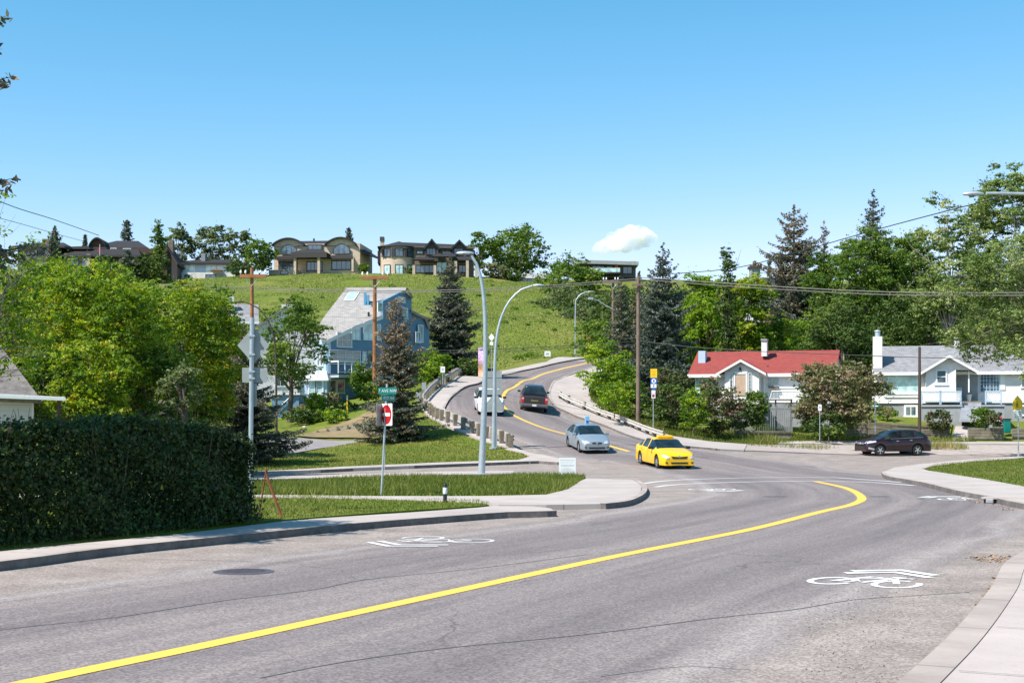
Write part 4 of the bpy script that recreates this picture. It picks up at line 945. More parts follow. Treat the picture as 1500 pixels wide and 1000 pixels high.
def wood_pole(label, px, Y, ptop, zb=None, r=.16, m='polewood', arm=None, ins=True, group='wooden utility poles'):
    b = at(px, Y); s = F/Y
    if zb is not None: b.z = min(b.z, EYE+(HY-zb)/s)
    H = EYE+(HY-ptop)/s-b.z
    t = thing('utility_pole', label, 'utility pole', b, 0, group)
    MB().tube([(0, 0, -.4), (0, 0, H*.5), (0, 0, H)], [r, r*.88, r*.74], 12).build('pole', M[m], t, 50)
    if arm:
        x0, x1, pz, th = arm; z = EYE+(HY-pz)/s-b.z; a = MB().box((x0-px)/s, (x1-px)/s, -r-.14, -r-.0, z-th/2, z+th/2); c = a.build('crossarm', M[m], t, None, .01)
        for fx in (.04, .22, .78, .96):
            ix = ((x0-px)+(x1-x0)*fx)/s
            MB().lathe([(.02, 0), (.02, .1), (.075, .11), (.085, .18), (.05, .22), (.075, .25), (.05, .31), (0, .32)], 10, c=(ix, -r-.07, z+th/2)).build('insulator', M['signwhite'], c, 60)
        for sx in (-1, 1): MB().tube([(0, -r-.03, z-.75), (sx*(x1-x0)*.25/s, -r-.07, z-th/2)], .022, 6).build('brace', M['galv'], t)
    return t, b
wood_pole('orange-brown utility pole with a crossarm behind the blank diamond sign', 369, 105, 392, 604, .17, arm=(352, 391, 405, .26))
wood_pole('orange-brown utility pole with a crossarm in front of the blue house', 549, 112, 404, 612, .19, arm=(530, 570, 407, .26))
tp, bp = wood_pole('grey wooden utility pole carrying the wires right of the road', 935, 103, 404, 618, .17, m='polegrey')
MB().box(-.5, .45, -.32, -.18, 10.05, 10.2).build('bracket', M['polegrey'], tp)
t2, b2 = wood_pole('far wooden utility pole with a pale crossarm and a lamp arm', 898, 150, 410, 560, .17, m='polegrey', arm=(883, 906, 413, .3))
s2 = F/150; v = lambda px, py: Vector(((px-898)/s2, -.1, EYE+(HY-py)/s2-b2.z))
MB().tube([v(897,453), v(885,446), v(876,440), v(868,437.5)], [.05, .05, .04, .04], 8).build('lamp_arm', M['galv'], t2, 50)
MB().box(v(861,0).x, v(869,0).x, -.25, .05, v(0,438).z-.06, v(0,436).z).build('lamp_head', M['galv'], t2, None, .03)
wood_pole('dark brown pole with a meter in front of the grey-roofed house', 1347, 104.5, 508, 650, .13, m='galvdark')
def wire(label, pts, r, m='wire', sag=True, group='overhead wires'):
    p = [wp(x, y, Y) for x, y, Y in pts]
    t = MB(); t.tube(smooth_path(p, 3.0), r, 5, False)
    o = t.build('overhead_wire', M[m]); return tag(o, label, 'wire', group)
wires = [('topmost pale wire from the grey pole across the hillside', [(935,408,103),(820,417,104),(700,423.5,106),(560,426,110),(430,423,113),(300,419,118),(120,412,124)], .032, 'wire'),
         ('second pale wire just under the topmost one over the hillside', [(935,411,103),(820,420,104),(700,426.5,106),(560,428.5,110),(430,426,113),(300,423,118),(120,416,124)], .026, 'wire'),
         ('upper pale wire leading right from the grey pole top', [(935,406,103),(1050,414,98),(1160,421,93),(1280,427,88),(1400,429,83),(1600,428,74)], .03, 'wire'),
         ('lower pale wire leading right from the grey pole top', [(935,409,103),(1050,418,98),(1160,425,93),(1280,431,88),(1400,433,83),(1600,432,74)], .026, 'wire'),
         ('dark cable running right across the red roof', [(935,499,103),(1010,508,100),(1100,514,97),(1200,518,93),(1300,522,89),(1400,525,85),(1600,527,76)], .024, 'wiredark'),
         ('dark cable running left in front of the blue house', [(935,500,103),(820,507,104),(700,512,106),(560,513.5,110),(430,513,113),(300,508,118),(120,498,124)], .024, 'wiredark'),
         ('thin second cable just below the dark one at left', [(935,504,103),(820,510,104),(700,516,106),(560,516.5,110),(430,517,113),(300,512,118)], .016, 'wiredark'),
         ('thin wire over the shingles of the blue house', [(930,455,103),(820,462,104),(700,466,106),(560,466,110),(430,462,113),(300,456,118)], .011, 'wiredark'),
         ('distant wire climbing to the right above the spruces', [(985,401,160),(1080,392,150),(1180,366,138),(1260,343,128),(1345,320,118),(1500,280,102)], .045, 'wiredark'),
         ('dark wire slanting down from the left edge to the mansion', [(-60,270,150),(20,303,175),(80,322,200),(145,345,240)], .055, 'wiredark'),
         ('thinner wire slanting below it toward the mansion', [(-60,305,150),(20,325,175),(80,342,210),(125,354,240)], .035, 'wiredark')]
for lb, pts, r, m in wires: wire(lb, pts, r, m)
# ---------------------------------------------------------------- signs
def sign_root(name, label, cat, px, py, Hpost, r=.03, lean=0.0, m='galv', off=.1, group=None, rz=0, Y=None):
    b = P(px, py, off) if Y is None else at(px, Y)
    t = thing(name, label, cat, b, rz, group)
    MB().tube([(0, 0, -.2), (lean*Hpost, 0, Hpost)], r, 10).build('post', M[m], t, 60)
    return t, b, F/b.y
# big blank diamond seen from behind
t, b, s = sign_root('warning_sign', 'back of a blank grey diamond sign above a rectangular plate', 'sign', 366, 750, 4.45, .052, .012)
dz = lambda py: (750-py)/s
mb = MB(); c_ = dz(505.5); rr = 27.5/s; mb.prism([(.07+x, c_+z) for x, z in [(0, rr), (-rr*.86, 0), (0, -rr), (rr*.86, 0)]], .06, .066); mb.build('diamond_plate', M['signback'], t, None, .001)
MB().prism(shift(rrect(37/s, 22/s, .03), .10, dz(549)), .06, .066).build('lower_plate', M['signback'], t)
mb = MB()
for z in (dz(492), dz(519), dz(544), dz(554)): mb.box(-.075+.05, .075+.05, -.07, .065, z-.02, z+.02)
mb.build('bracket', M['galv'], t)
MB().prism(shift(rrect(5/s, 34/s, .01), .11, dz(578)), .058, .064).build('narrow_plate', M['signback'], t)
# no-entry sign with street names
t, b, s = sign_root('no_entry_sign', 'no entry sign turned half away below green street name plates', 'sign', 558, 726, 3.0, .03, .055, off=.1)
lx = lambda z: .055*z
z0 = (726-607)/s
pl = MB().prism(shift(rrect(.62, .62, .04), 0, 0), -.006, 0).build('sign_plate', M['signwhite'], t); pl.location = (lx(z0)+.04, -.07, z0); pl.rotation_euler = (0, 0, math.radians(-54))
MB().prism(disc(.275), -.010, -.0065).build('red_disc', M['signred'], pl)
MB().prism([(-.2, -.045), (.2, -.045), (.2, .045), (-.2, .045)], -.014, -.0105).build('white_bar', M['signwhite'], pl)
pb = MB().prism(rrect(.62, .62, .04), 0, .006).build('rear_plate', M['signback'], t); pb.location = (lx(z0)-.13, .06, z0); pb.rotation_euler = (0, 0, math.radians(72))
zt = (726-572.5)/s
MB().tube([(lx(2.9), 0, 2.8), (lx(3.1), 0, zt+.2)], .03, 8).build('post_extension', M['galv'], t)
np1 = MB().prism(rrect(.50, .20, .015), -.012, .0).build('street_name_plate', M['signgreen'], t); np1.location = (lx(zt)+.03, -.05, zt)
text_part('7 AVE NW', .125, M['signwhite'], np1, (0, -.014, 0), sx=.86)
zt2 = (726-583)/s; np2 = MB().prism(rrect(.56, .17, .015), -.012, .0).build('street_name_plate', M['signgreen'], t); np2.location = (lx(zt2)+.06, -.02, zt2); np2.rotation_euler = (0, 0, math.radians(52)); np2.location.y = -.04
text_part('10 ST NW', .11, M['signwhite'], np2, (0, -.014, 0), sx=.9)
# second thin post beside it
t, b, s = sign_root('sign_post', 'thin bare steel post just behind the no entry sign', 'post', 563.5, 684, 2.0, .022, .0, off=.13)
MB().lathe([(.026, 2.0), (.026, 2.03), (0, 2.035)], 8).build('post_cap', M['galv'], t)
# rusty tripod stake
b = P(396, 757, .1); t = thing('rusty_stake', 'two rusty iron bars leaning together on the grass', 'stake', b)
s = F/b.y; v = lambda px, py, y=0: Vector(((px-396)/s, y, (757-py)/s))
MB().tube([v(378,756,.1), v(390,688,.0)], .018, 6).build('bar', M['rust'], t); MB().tube([v(414,759,-.05), v(390,695,.02), v(389.5,688,.03)], .032, 6).build('bar', M['rust'], t)
# black bollard
b = P(652, 735, .1); t = thing('bollard', 'short black bollard with a white stripe on the lawn', 'bollard', b); s = F/b.y; h = 27/s
MB().lathe([(.05, -.1), (.055, h-.03), (.04, h), (0, h+.005)], 14).build('post', M['black'], t, 50)
MB().lathe([(.0565, h*.45), (.0575, h*.46), (.0575, h*.78), (.0565, h*.79)], 14).build('reflective_stripe', M['signwhite'], t, 50)
# notice board
b = P(831, 697, .1); s = F/b.y; t = thing('notice_board', 'white notice board with faint grey print on the grass corner', 'notice board', b, math.radians(3))
w_, h_ = 25/s, 25/s
MB().prism(shift(rrect(w_, h_, .01), 0, h_/2+.05), -.012, 0).build('board', M['signwhite'], t)
mb = MB(); rr = random.Random(5)
for k, (fz, th, x0, x1) in enumerate([(.86, .022, -.42, .42), (.72, .016, -.38, .36), (.55, .045, -.36, .4), (.42, .014, -.2, .1), (.31, .03, -.34, .3), (.2, .02, -.4, .4), (.1, .018, -.4, .4)]):
    x = x0
    while x < x1:
        l = rr.uniform(.025, .07); mb.box(x*w_, min(x+l, x1)*w_, -.0155, -.0125, .05+h_*fz-th*h_*.6, .05+h_*fz+th*h_*.6); x += l+.03
ink = mb.build('printed_lines', M['greyink'], t); ink['kind'] = 'stuff'
for sx in (-1, 1): MB().box(sx*w_*.4-.02, sx*w_*.4+.02, .0, .03, -.25, h_*.9).build('leg', M['wood'], t)
# panel signs seen from behind, on the second lamp's foot
b = at(724, 80.5); s = F/80.5; zz = lambda py: EYE+(HY-py)/s-b.z
t = thing('road_sign', 'grey backs of stacked road sign panels behind the two lamp posts', 'sign', b)
MB().tube([(.12, .0, -.1), (.12, 0, zz(541))], .04, 8).build('post', M['galv'], t)
def plate(poly, name, y=.05, m='signback'): return MB().prism([((x-724)/s, zz(y_)) for x, y_ in poly], -y-.006, -y).build(name, M[m], t)
plate([(713,543.5),(735,543.5),(735,553),(713,553)], 'sign_panel'); plate([(713,553.8),(735,553.8),(735,569),(713,569)], 'sign_panel'); plate([(713,570),(735,570),(735,578),(713,578)], 'sign_panel')
plate([(712.5,602.5),(736,602.5),(736,590),(729,578.8),(724,576.8),(719,582),(712.5,590)], 'pentagon_panel', .06)
# banner
b = wp(706, 552, 58); t = thing('banner', 'tall purple and orange street banner hung on the lamp post', 'banner', b); s = F/58
m, tt, bs = _nodes('banner_cloth'); v0 = objv(tt); sp = tt.nodes.new('ShaderNodeSeparateXYZ'); tt.links.new(v0, sp.inputs[0])
cA = ramp(tt, noise(tt, v0, 5, 4, .7, 1.2), [(.35, (.42, .12, .45)), (.5, (.75, .55, .78)), (.62, (.55, .2, .5))]); cB = ramp(tt, noise(tt, v0, 6, 4, .7, 1.4), [(.35, (.75, .18, .04)), (.5, (.85, .55, .35)), (.62, (.8, .3, .08))])
tt.links.new(mixc(tt, mrange(tt, mth(tt, 'ADD', sp.outputs[2], mth(tt, 'MULTIPLY', noise(tt, v0, 4, 3), .5)), .7, .95), cB, cA), bs.inputs['Base Color']); bs.inputs['Roughness'].default_value = .8
mb = MB(); hh = 43/s; n = 12; vs = []; 
for i in range(n+1):
    z = hh*i/n
    for x in (-5.5/s, 4.5/s): vs.append((x, .05*math.sin(i*.7), z))
mb.add(vs+[(x, y+.004, z) for x, y, z in vs], [(2*i, 2*i+1, 2*i+3, 2*i+2) for i in range(n)]+[(2*(n+1)+2*i+2, 2*(n+1)+2*i+3, 2*(n+1)+2*i+1, 2*(n+1)+2*i) for i in range(n)]); mb.build('cloth', m, t, 60)
for z in (0, hh): MB().tube([(-6/s, .0, z), (5/s, .02, z)], .014, 6).build('rod', M['galv'], t)
# bus stop sign
b = at(957, 98); s = F/98; t = thing('bus_stop_sign', 'stack of bus stop plates with a yellow panel on top', 'sign', b); zz = lambda py: EYE+(HY-py)/s-b.z
MB().tube([(0, .02, -.2), (0, .02, zz(541))], .03, 8).build('post', M['galv'], t)
def bp_(x0, x1, y0, y1, m, name='plate', y=0.0): return MB().prism([((x0-957)/s, zz(y1)), ((x1-957)/s, zz(y1)), ((x1-957)/s, zz(y0)), ((x0-957)/s, zz(y0))], -.02-y, -.008-y).build(name, M[m], t)
o = bp_(952.8, 962.5, 540, 553, 'signyellow', 'yellow_plate'); mb = MB()
for k, (a_, c_) in enumerate([(544, .7), (547.5, .55), (549.7, .6)]): mb.box(-.14*c_/.7+.03, .14*c_/.7+.03, -.023, -.0205, zz(a_)-.02, zz(a_)+.02)
mb.build('printed_lines', M['orange'], o)
o = bp_(953, 962.3, 553.3, 562, 'signblue', 'blue_plate'); MB().prism(disc(.155, 20, .03, zz(557.8)), -.024, -.0205).build('white_disc', M['signwhite'], o); MB().prism(shift(rrect(.10, .16, .02), .03, zz(557.8)), -.028, -.0245).build('bus_symbol', M['signblue'], o)
o = bp_(953.2, 961.5, 562.3, 567.8, 'signwhite', 'white_plate'); MB().box(.0, .06, -.023, -.0205, zz(566.6), zz(563.3)).build('symbol', M['signblack'], o)
bp_(954.5, 960, 568, 571.3, 'signblue'); bp_(954.3, 960, 571.5, 576, 'signwhite'); o = bp_(954.2, 960, 576.5, 583, 'signwhite')
MB().prism(disc(.10, 20, -.0, zz(579.5)), -.024, -.0205).build('no_parking_ring', M['signred'], o)
# school crossing sign
b = P(1492, 669, .1); s = F/b.y; t = thing('crossing_sign', 'yellow five-sided crossing sign with a walking figure', 'sign', b); zz = lambda py: (669-py)/s
MB().tube([(0, .02, -.2), (-.02, .02, zz(581))], .035, 8).build('post', M['galv'], t)
X_ = lambda px: (px-1490)/s
o = MB().prism([(X_(1481.3), zz(600)), (X_(1495.5), zz(600)), (X_(1495.5), zz(588)), (X_(1488.3), zz(579)), (X_(1481.3), zz(588))], -.03, -.015).build('yellow_plate', M['signyellow'], t)
mb = MB(); cx = X_(1487.6); k = 1/s
for a_, b_, r in (((0, 590.3), (-.1, 593), .022), ((-.1, 593), (-1.7, 596.5), .018), ((-.1, 593), (1.6, 596.8), .018), ((0, 590.8), (-1.9, 592.8), .014), ((0, 590.8), (2.0, 592.4), .014)): mb.tube([(cx+a_[0]*k, -.034, zz(a_[1])), (cx+b_[0]*k, -.034, zz(b_[1]))], r, 6)
mb.prism(disc(.035, 12, cx+.1*k, zz(588.6)), -.038, -.031); mb.build('walking_figure', M['signblack'], o)
o = MB().prism([(X_(1482), zz(612)), (X_(1495), zz(612)), (X_(1495), zz(600.6)), (X_(1482), zz(600.6))], -.03, -.015).build('white_plate', M['signwhite'], t)
mb = MB()
for zc, x0, x1 in ((603.3, 1483.3, 1486.8), (603.3, 1489.8, 1493.6), (606, 1483.6, 1486.4), (606.4, 1490, 1493), (609.6, 1484, 1486.5), (609.6, 1488.5, 1493)): mb.box(X_(x0), X_(x1), -.034, -.0305, zz(zc+.8), zz(zc-.8))
mb.build('printed_lines', M['greyink'], o)
# small signs further off
def small_sign(label, px, Y, ptop, pw, ph, m='signwhite', diamond=False, zb=None, name='road_sign'):
    b = at(px, Y); s = F/Y
    if zb: b.z = EYE+(HY-zb)/s
    H = EYE+(HY-ptop)/s-b.z; t = thing(name, label, 'sign', b)
    MB().tube([(0, .03, -.2), (0, .03, H-.05)], max(.025, .35/s), 8).build('post', M['galv'], t)
    w_, h_ = pw/s, ph/s
    poly = [(0, H), (-w_/2, H-h_/2), (0, H-h_), (w_/2, H-h_/2)] if diamond else shift(rrect(w_, h_, min(w_, h_)*.12), 0, H-h_/2)
    o = MB().prism(poly, -.015, .0).build('sign_plate', M[m], t)
    ip = [(x*.72, H-h_/2+(z-(H-h_/2))*.72) for x, z in poly]
    if m in ('signwhite', 'signyellow') and not diamond: MB().prism([(-w_*.22, H-h_*.62), (w_*.22, H-h_*.62), (w_*.22, H-h_*.32), (-w_*.22, H-h_*.32)], -.019, -.0155).build('symbol', M['greyink'], o)
    return t, H, s
small_sign('small white sign on the grass above the guardrail', 648.5, 106, 536.5, 6.5, 9, zb=559)
small_sign('white sign on a leaning post by the lilac bush', 1201, 96, 592, 5, 9.5, zb=640)
small_sign('small grey sign plate left of the guardrail bend', 621, 98, 560, 6.5, 11, 'signback', zb=600)
small_sign('narrow grey sign beside the spruce at the guardrail', 612.5, 96, 572, 6, 12, 'signback', zb=602)
t, H, s = small_sign('pale diamond sign on a tall thin post behind the lamps', 720, 122, 488, 9, 12, diamond=True, zb=548)
MB().prism(shift(rrect(5/s, 5/s, .02), 0, H-15/s), -.015, 0).build('lower_plate', M['signwhite'], t)
small_sign('pale blue square sign low on the grassy slope', 802, 176, 514, 9, 9, zb=524.5)
small_sign('grey diamond sign at the far lamp post', 844.5, 188, 500.5, 7, 9, 'signback', diamond=True, zb=522)
t, H, s = small_sign('orange and yellow road works sign in the bushes at the crest', 863, 186, 491, 11, 10, 'orange', zb=520)
MB().prism([(-.3, H-.62), (.4, H-.62), (.4, H-.3), (-.3, H-.3)], -.02, -.0155).build('yellow_strip', M['signyellow'], t)
b = at(1282, 99); s = F/99; b.z = EYE+(HY-638)/s; t = thing('street_name_sign', 'green street name blades on a thin pole over the car', 'sign', b)
MB().tube([(0, 0, -.3), (0, 0, (638-588)/s)], .03, 8).build('post', M['galv'], t)
o = MB().prism(rrect(.62, .16, .01), -.006, .006).build('street_name_plate', M['signgreen'], t); o.location = (-.02, -.035, (638-594.5)/s)
MB().box(-.22, -.08, -.009, -.0065, -.035, .035).box(.0, .2, -.009, -.0065, -.035, .035).build('lettering', M['signwhite'], o)
o = MB().prism(disc(.3, 8), -.006, .006).build('octagonal_plate', M['signback'], t); o.location = (.02, .04, (638-606)/s); o.rotation_euler = (0, 0, math.radians(62))
# yellow gas marker, rocks, mailbox
b = at(508.5, 104); s = F/104; b.z = EYE+(HY-605)/s; t = thing('marker_post', 'slim yellow marker post above the dry bank', 'post', b)
MB().box(-.05, .05, -.02, .02, -.3, 26/s).build('post', M['signyellow'], t, None, .01); MB().box(-.051, .051, -.021, .021, 26/s-.3, 26/s-.2).build('band', M['signwhite'], t)
def rock(label, px, Y, r, m='stucco', group=None, zb=None, flat_=.6):
    b = at(px, Y); b.z = EYE+(HY-zb)*Y/F if zb else b.z
    bm = bmesh.new(); bmesh.ops.create_icosphere(bm, subdivisions=2, radius=r); rr = random.Random(px*7)
    for v_ in bm.verts: v_.co *= rr.uniform(.78, 1.15); v_.co.z *= flat_
    me = bpy.data.meshes.new('rock'); bm.to_mesh(me); bm.free(); o = link('rock', me, M[m]); o.location = b; o.rotation_euler = (0, 0, px); return tag(o, label, 'rock', group)
M['rock'] = pm('rock', (.50, .44, .37), (.30, .26, .22), 2, .9, .5, 8)
rock('single white boulder on the grass beside the hill road', 758, 160, .38, 'stucco', zb=531)
_rk = [(441,101,641,.38),(455,101,637,.45),(466,102,634,.4),(478,101,636,.5),(489,101,630,.38),(500,102,626,.45),(512,103,622,.3),(446,101,628,.35),(460,102,626,.45),(474,102,624,.35),(430,101,640,.45),(420,101,638,.4),(520,103,617,.3),(530,103,611,.28)]
for i, (px, Y, zb, r) in enumerate(_rk): rock('rock in the rough heap at the foot of the rock garden', px, Y, r, 'rock', 'rocks heaped at the foot of the rock garden', zb)
M['debris'] = pm('dry_leaf_litter', (.40, .27, .17), (.16, .10, .06), 9, .9, .2)
# ---------------------------------------------------------------- guardrails
def guardrail(label, pts, hpost, spacing, post_side, railz=.62, postm='wood', double=False):
    path = smooth_path(xy([P(*q) for q in pts]), .5); o = Vector((path[0].x, path[0].y, g(*path[0])))
    t = thing('guardrail', label, 'guardrail', o)
    prof = [(0, 0), (.05, .03), (.05, .09), (0, .13), (0, .18), (.05, .22), (.05, .28), (0, .31), (-.012, .31), (-.012, 0)]
    vs = []; fs = []; n = len(path); k = len(prof)
    for i, p in enumerate(path):
        d = path[min(i+1, n-1)]-path[max(i-1, 0)]; nn = Vector((d.y, -d.x)).normalized()*(-post_side); z = g(*p)+railz-.155
        for a, h in prof: vs.append((p.x+nn.x*a-o.x, p.y+nn.y*a-o.y, z+h-o.z))
    fs = [(i*k+j, i*k+(j+1) % k, (i+1)*k+(j+1) % k, (i+1)*k+j) for i in range(n-1) for j in range(k)]
    MB().add(vs, fs).build('rail', M['rail'], t, 50)
    acc = 0
    for i in range(n-1):
        acc += (path[i+1]-path[i]).length
        if acc >= spacing or i == 0:
            acc = 0; p = path[i]; d = path[min(i+1, n-1)]-path[max(i-1, 0)]; d.normalize(); nn = Vector((d.y, -d.x))*post_side
            q = p+nn*.15; a = math.atan2(d.y, d.x); mb = MB(); mb.M = Matrix.Translation((q.x-o.x, q.y-o.y, g(*q)-o.z))@Matrix.Rotation(a+RNG.normal(0, .05), 4, 'Z')
            hh = hpost*RNG.uniform(.96, 1.05); mb.box(-.12, .12, -.12, .12, -.9, hh); mb.box(-.08, .08, -.125*post_side if post_side > 0 else .12, .12 if post_side > 0 else .125, hh*.6, hh*.61)
            mb.build('post', M[postm], t, None, .012)
    return t
guardrail('guardrail on heavy timber posts along the outer left bend', [(752,658.5),(738,651.5),(690,634.5),(650,618),(632,607),(619,597),(626,585),(642,569),(664,556.5),(700,548)], .82, 1.08, -1, .66, postm='timber')
guardrail('low guardrail with timber blocks inside the right bend', [(818,585),(830,592),(860,604),(900,619),(930,631),(955,641),(972,646.5)], .66, 1.9, -1, .50)
# timber walls
def wall_px(name, label, segs, Y0, ztop, zbot, m='timber', thick=.3, cat='wall', posts=0, group=None):
    (x0, yt0), (x1, yt1) = segs; b = at(x0, Y0); s = F/Y0; b.z = EYE+(HY-zbot)/s
    t = thing(name, label, cat, b, 0, group); Ln = (x1-x0)/s; h0 = (zbot-yt0)/s; h1 = (zbot-yt1)/s
    nrow = max(2, int(round(max(h0, h1)/.2))); mb = MB(); rr = random.Random(int(x0))
    for k in range(nrow):
        za, zb_ = k*h0/nrow, (k+1)*h0/nrow; zc, zd = k*h1/nrow, (k+1)*h1/nrow; j = rr.uniform(-.03, .03); e = .02
        xm = 0
        while xm < Ln:
            xe = min(Ln, xm+rr.uniform(1.6, 2.6)); fa, fb = xm/Ln, xe/Ln; jj = j+rr.uniform(-.02, .02)
            mb.add([(xm+.01, jj, za+(zc-za)*fa), (xe-.01, jj, za+(zc-za)*fb), (xe-.01, thick+jj, za+(zc-za)*fb), (xm+.01, thick+jj, za+(zc-za)*fa), (xm+.01, jj, zb_-e+(zd-zb_)*fa), (xe-.01, jj, zb_-e+(zd-zb_)*fb), (xe-.01, thick+jj, zb_-e+(zd-zb_)*fb), (xm+.01, thick+jj, zb_-e+(zd-zb_)*fa)],
                   [(0,3,2,1),(4,5,6,7),(0,1,5,4),(1,2,6,5),(2,3,7,6),(3,0,4,7)]); xm = xe
    mb.box(.02, Ln-.02, .08, thick-.05, -.4, min(h0, h1)-.05)
    mb.build('timbers', M[m], t, None, .01)
    for k in range(posts): x = Ln*(k+.5)/posts; hz = (h0+(h1-h0)*(k+.5)/posts); MB().box(x-.07, x+.07, -.16, -.03, -.2, hz+.12).build('post', M['wood'], t)
    return t
gw = 'timber retaining walls below the grey-roofed house'
wall_px('retaining_wall', 'shaded left stretch of timber wall beside the lilac bush', [(1238,619),(1272,618)], 105.6, 0, 643, group=gw)
wall_px('retaining_wall', 'long timber retaining wall behind the dark red car', [(1272,617),(1392,624.5)], 106.3, 0, 642.5, group=gw)
wall_px('retaining_wall', 'timber planter wall right of the entrance path', [(1419,626),(1471,626)], 105.3, 0, 643, group=gw)
wall_px('retaining_wall', 'low timber edging at the right edge of the picture', [(1484,627),(1570,627)], 105.6, 0, 640, group=gw)
wall_px('retaining_wall', 'grey concrete retaining wall with dark posts on the dry bank', [(458,634.5),(532,621)], 97, 0, 641, m='stucco_grey', posts=5)
wall_px('low_wall', 'low red-brown brick border by the rock heap', [(412,626),(446,627)], 100.5, 0, 634, m='cedar')
wall_px('low_wall', 'low timber edging under the long grass before the red-roofed house', [(1076,630),(1160,631)], 100, 0, 634, m='timber')
# ---------------------------------------------------------------- vehicles
def carpaint(name, c, metal=.0, rough=.3):
    m, t, b = _nodes(name); v = objv(t)
    t.links.new(mixc(t, mrange(t, noise(t, v, 3, 4), .4, .75, 0, .12), c, tuple(x*.8+.008 for x in c)), b.inputs['Base Color'])
    b.inputs['Roughness'].default_value = rough; b.inputs['Metallic'].default_value = metal; b.inputs['Coat Weight'].default_value = .5; b.inputs['Coat Roughness'].default_value = .05; return m
M['taxi'] = carpaint('yellow_car_paint', (.86, .50, .0))
M['silver'] = carpaint('silver_blue_car_paint', (.36, .43, .48), .5)
M['maroon'] = carpaint('dark_red_car_paint', (.022, .004, .008), .1)
M['charcoal'] = carpaint('charcoal_car_paint', (.035, .032, .035), .1)
M['carwhite'] = carpaint('white_car_paint', (.80, .80, .80))
M['carglass'] = glass_mat('car_glass', (.006, .012, .015), .03, .45)
M['headlight'] = flat('headlight_lens', (.72, .74, .76), .12, .3, 1.0)
M['taillight'] = flat('taillight_lens', (.62, .012, .015), .25, 0, 1.0)
M['trim'] = flat('dark_trim', (.02, .02, .021), .5)
M['paleblue'] = flat('pale_blue_plastic', (.25, .55, .78), .5)
M['bluepad'] = flat('blue_plastic', (.02, .30, .62), .5)
def lerpt(tab, x):
    return float(np.interp(x, [a for a, _ in tab], [b for _, b in tab]))
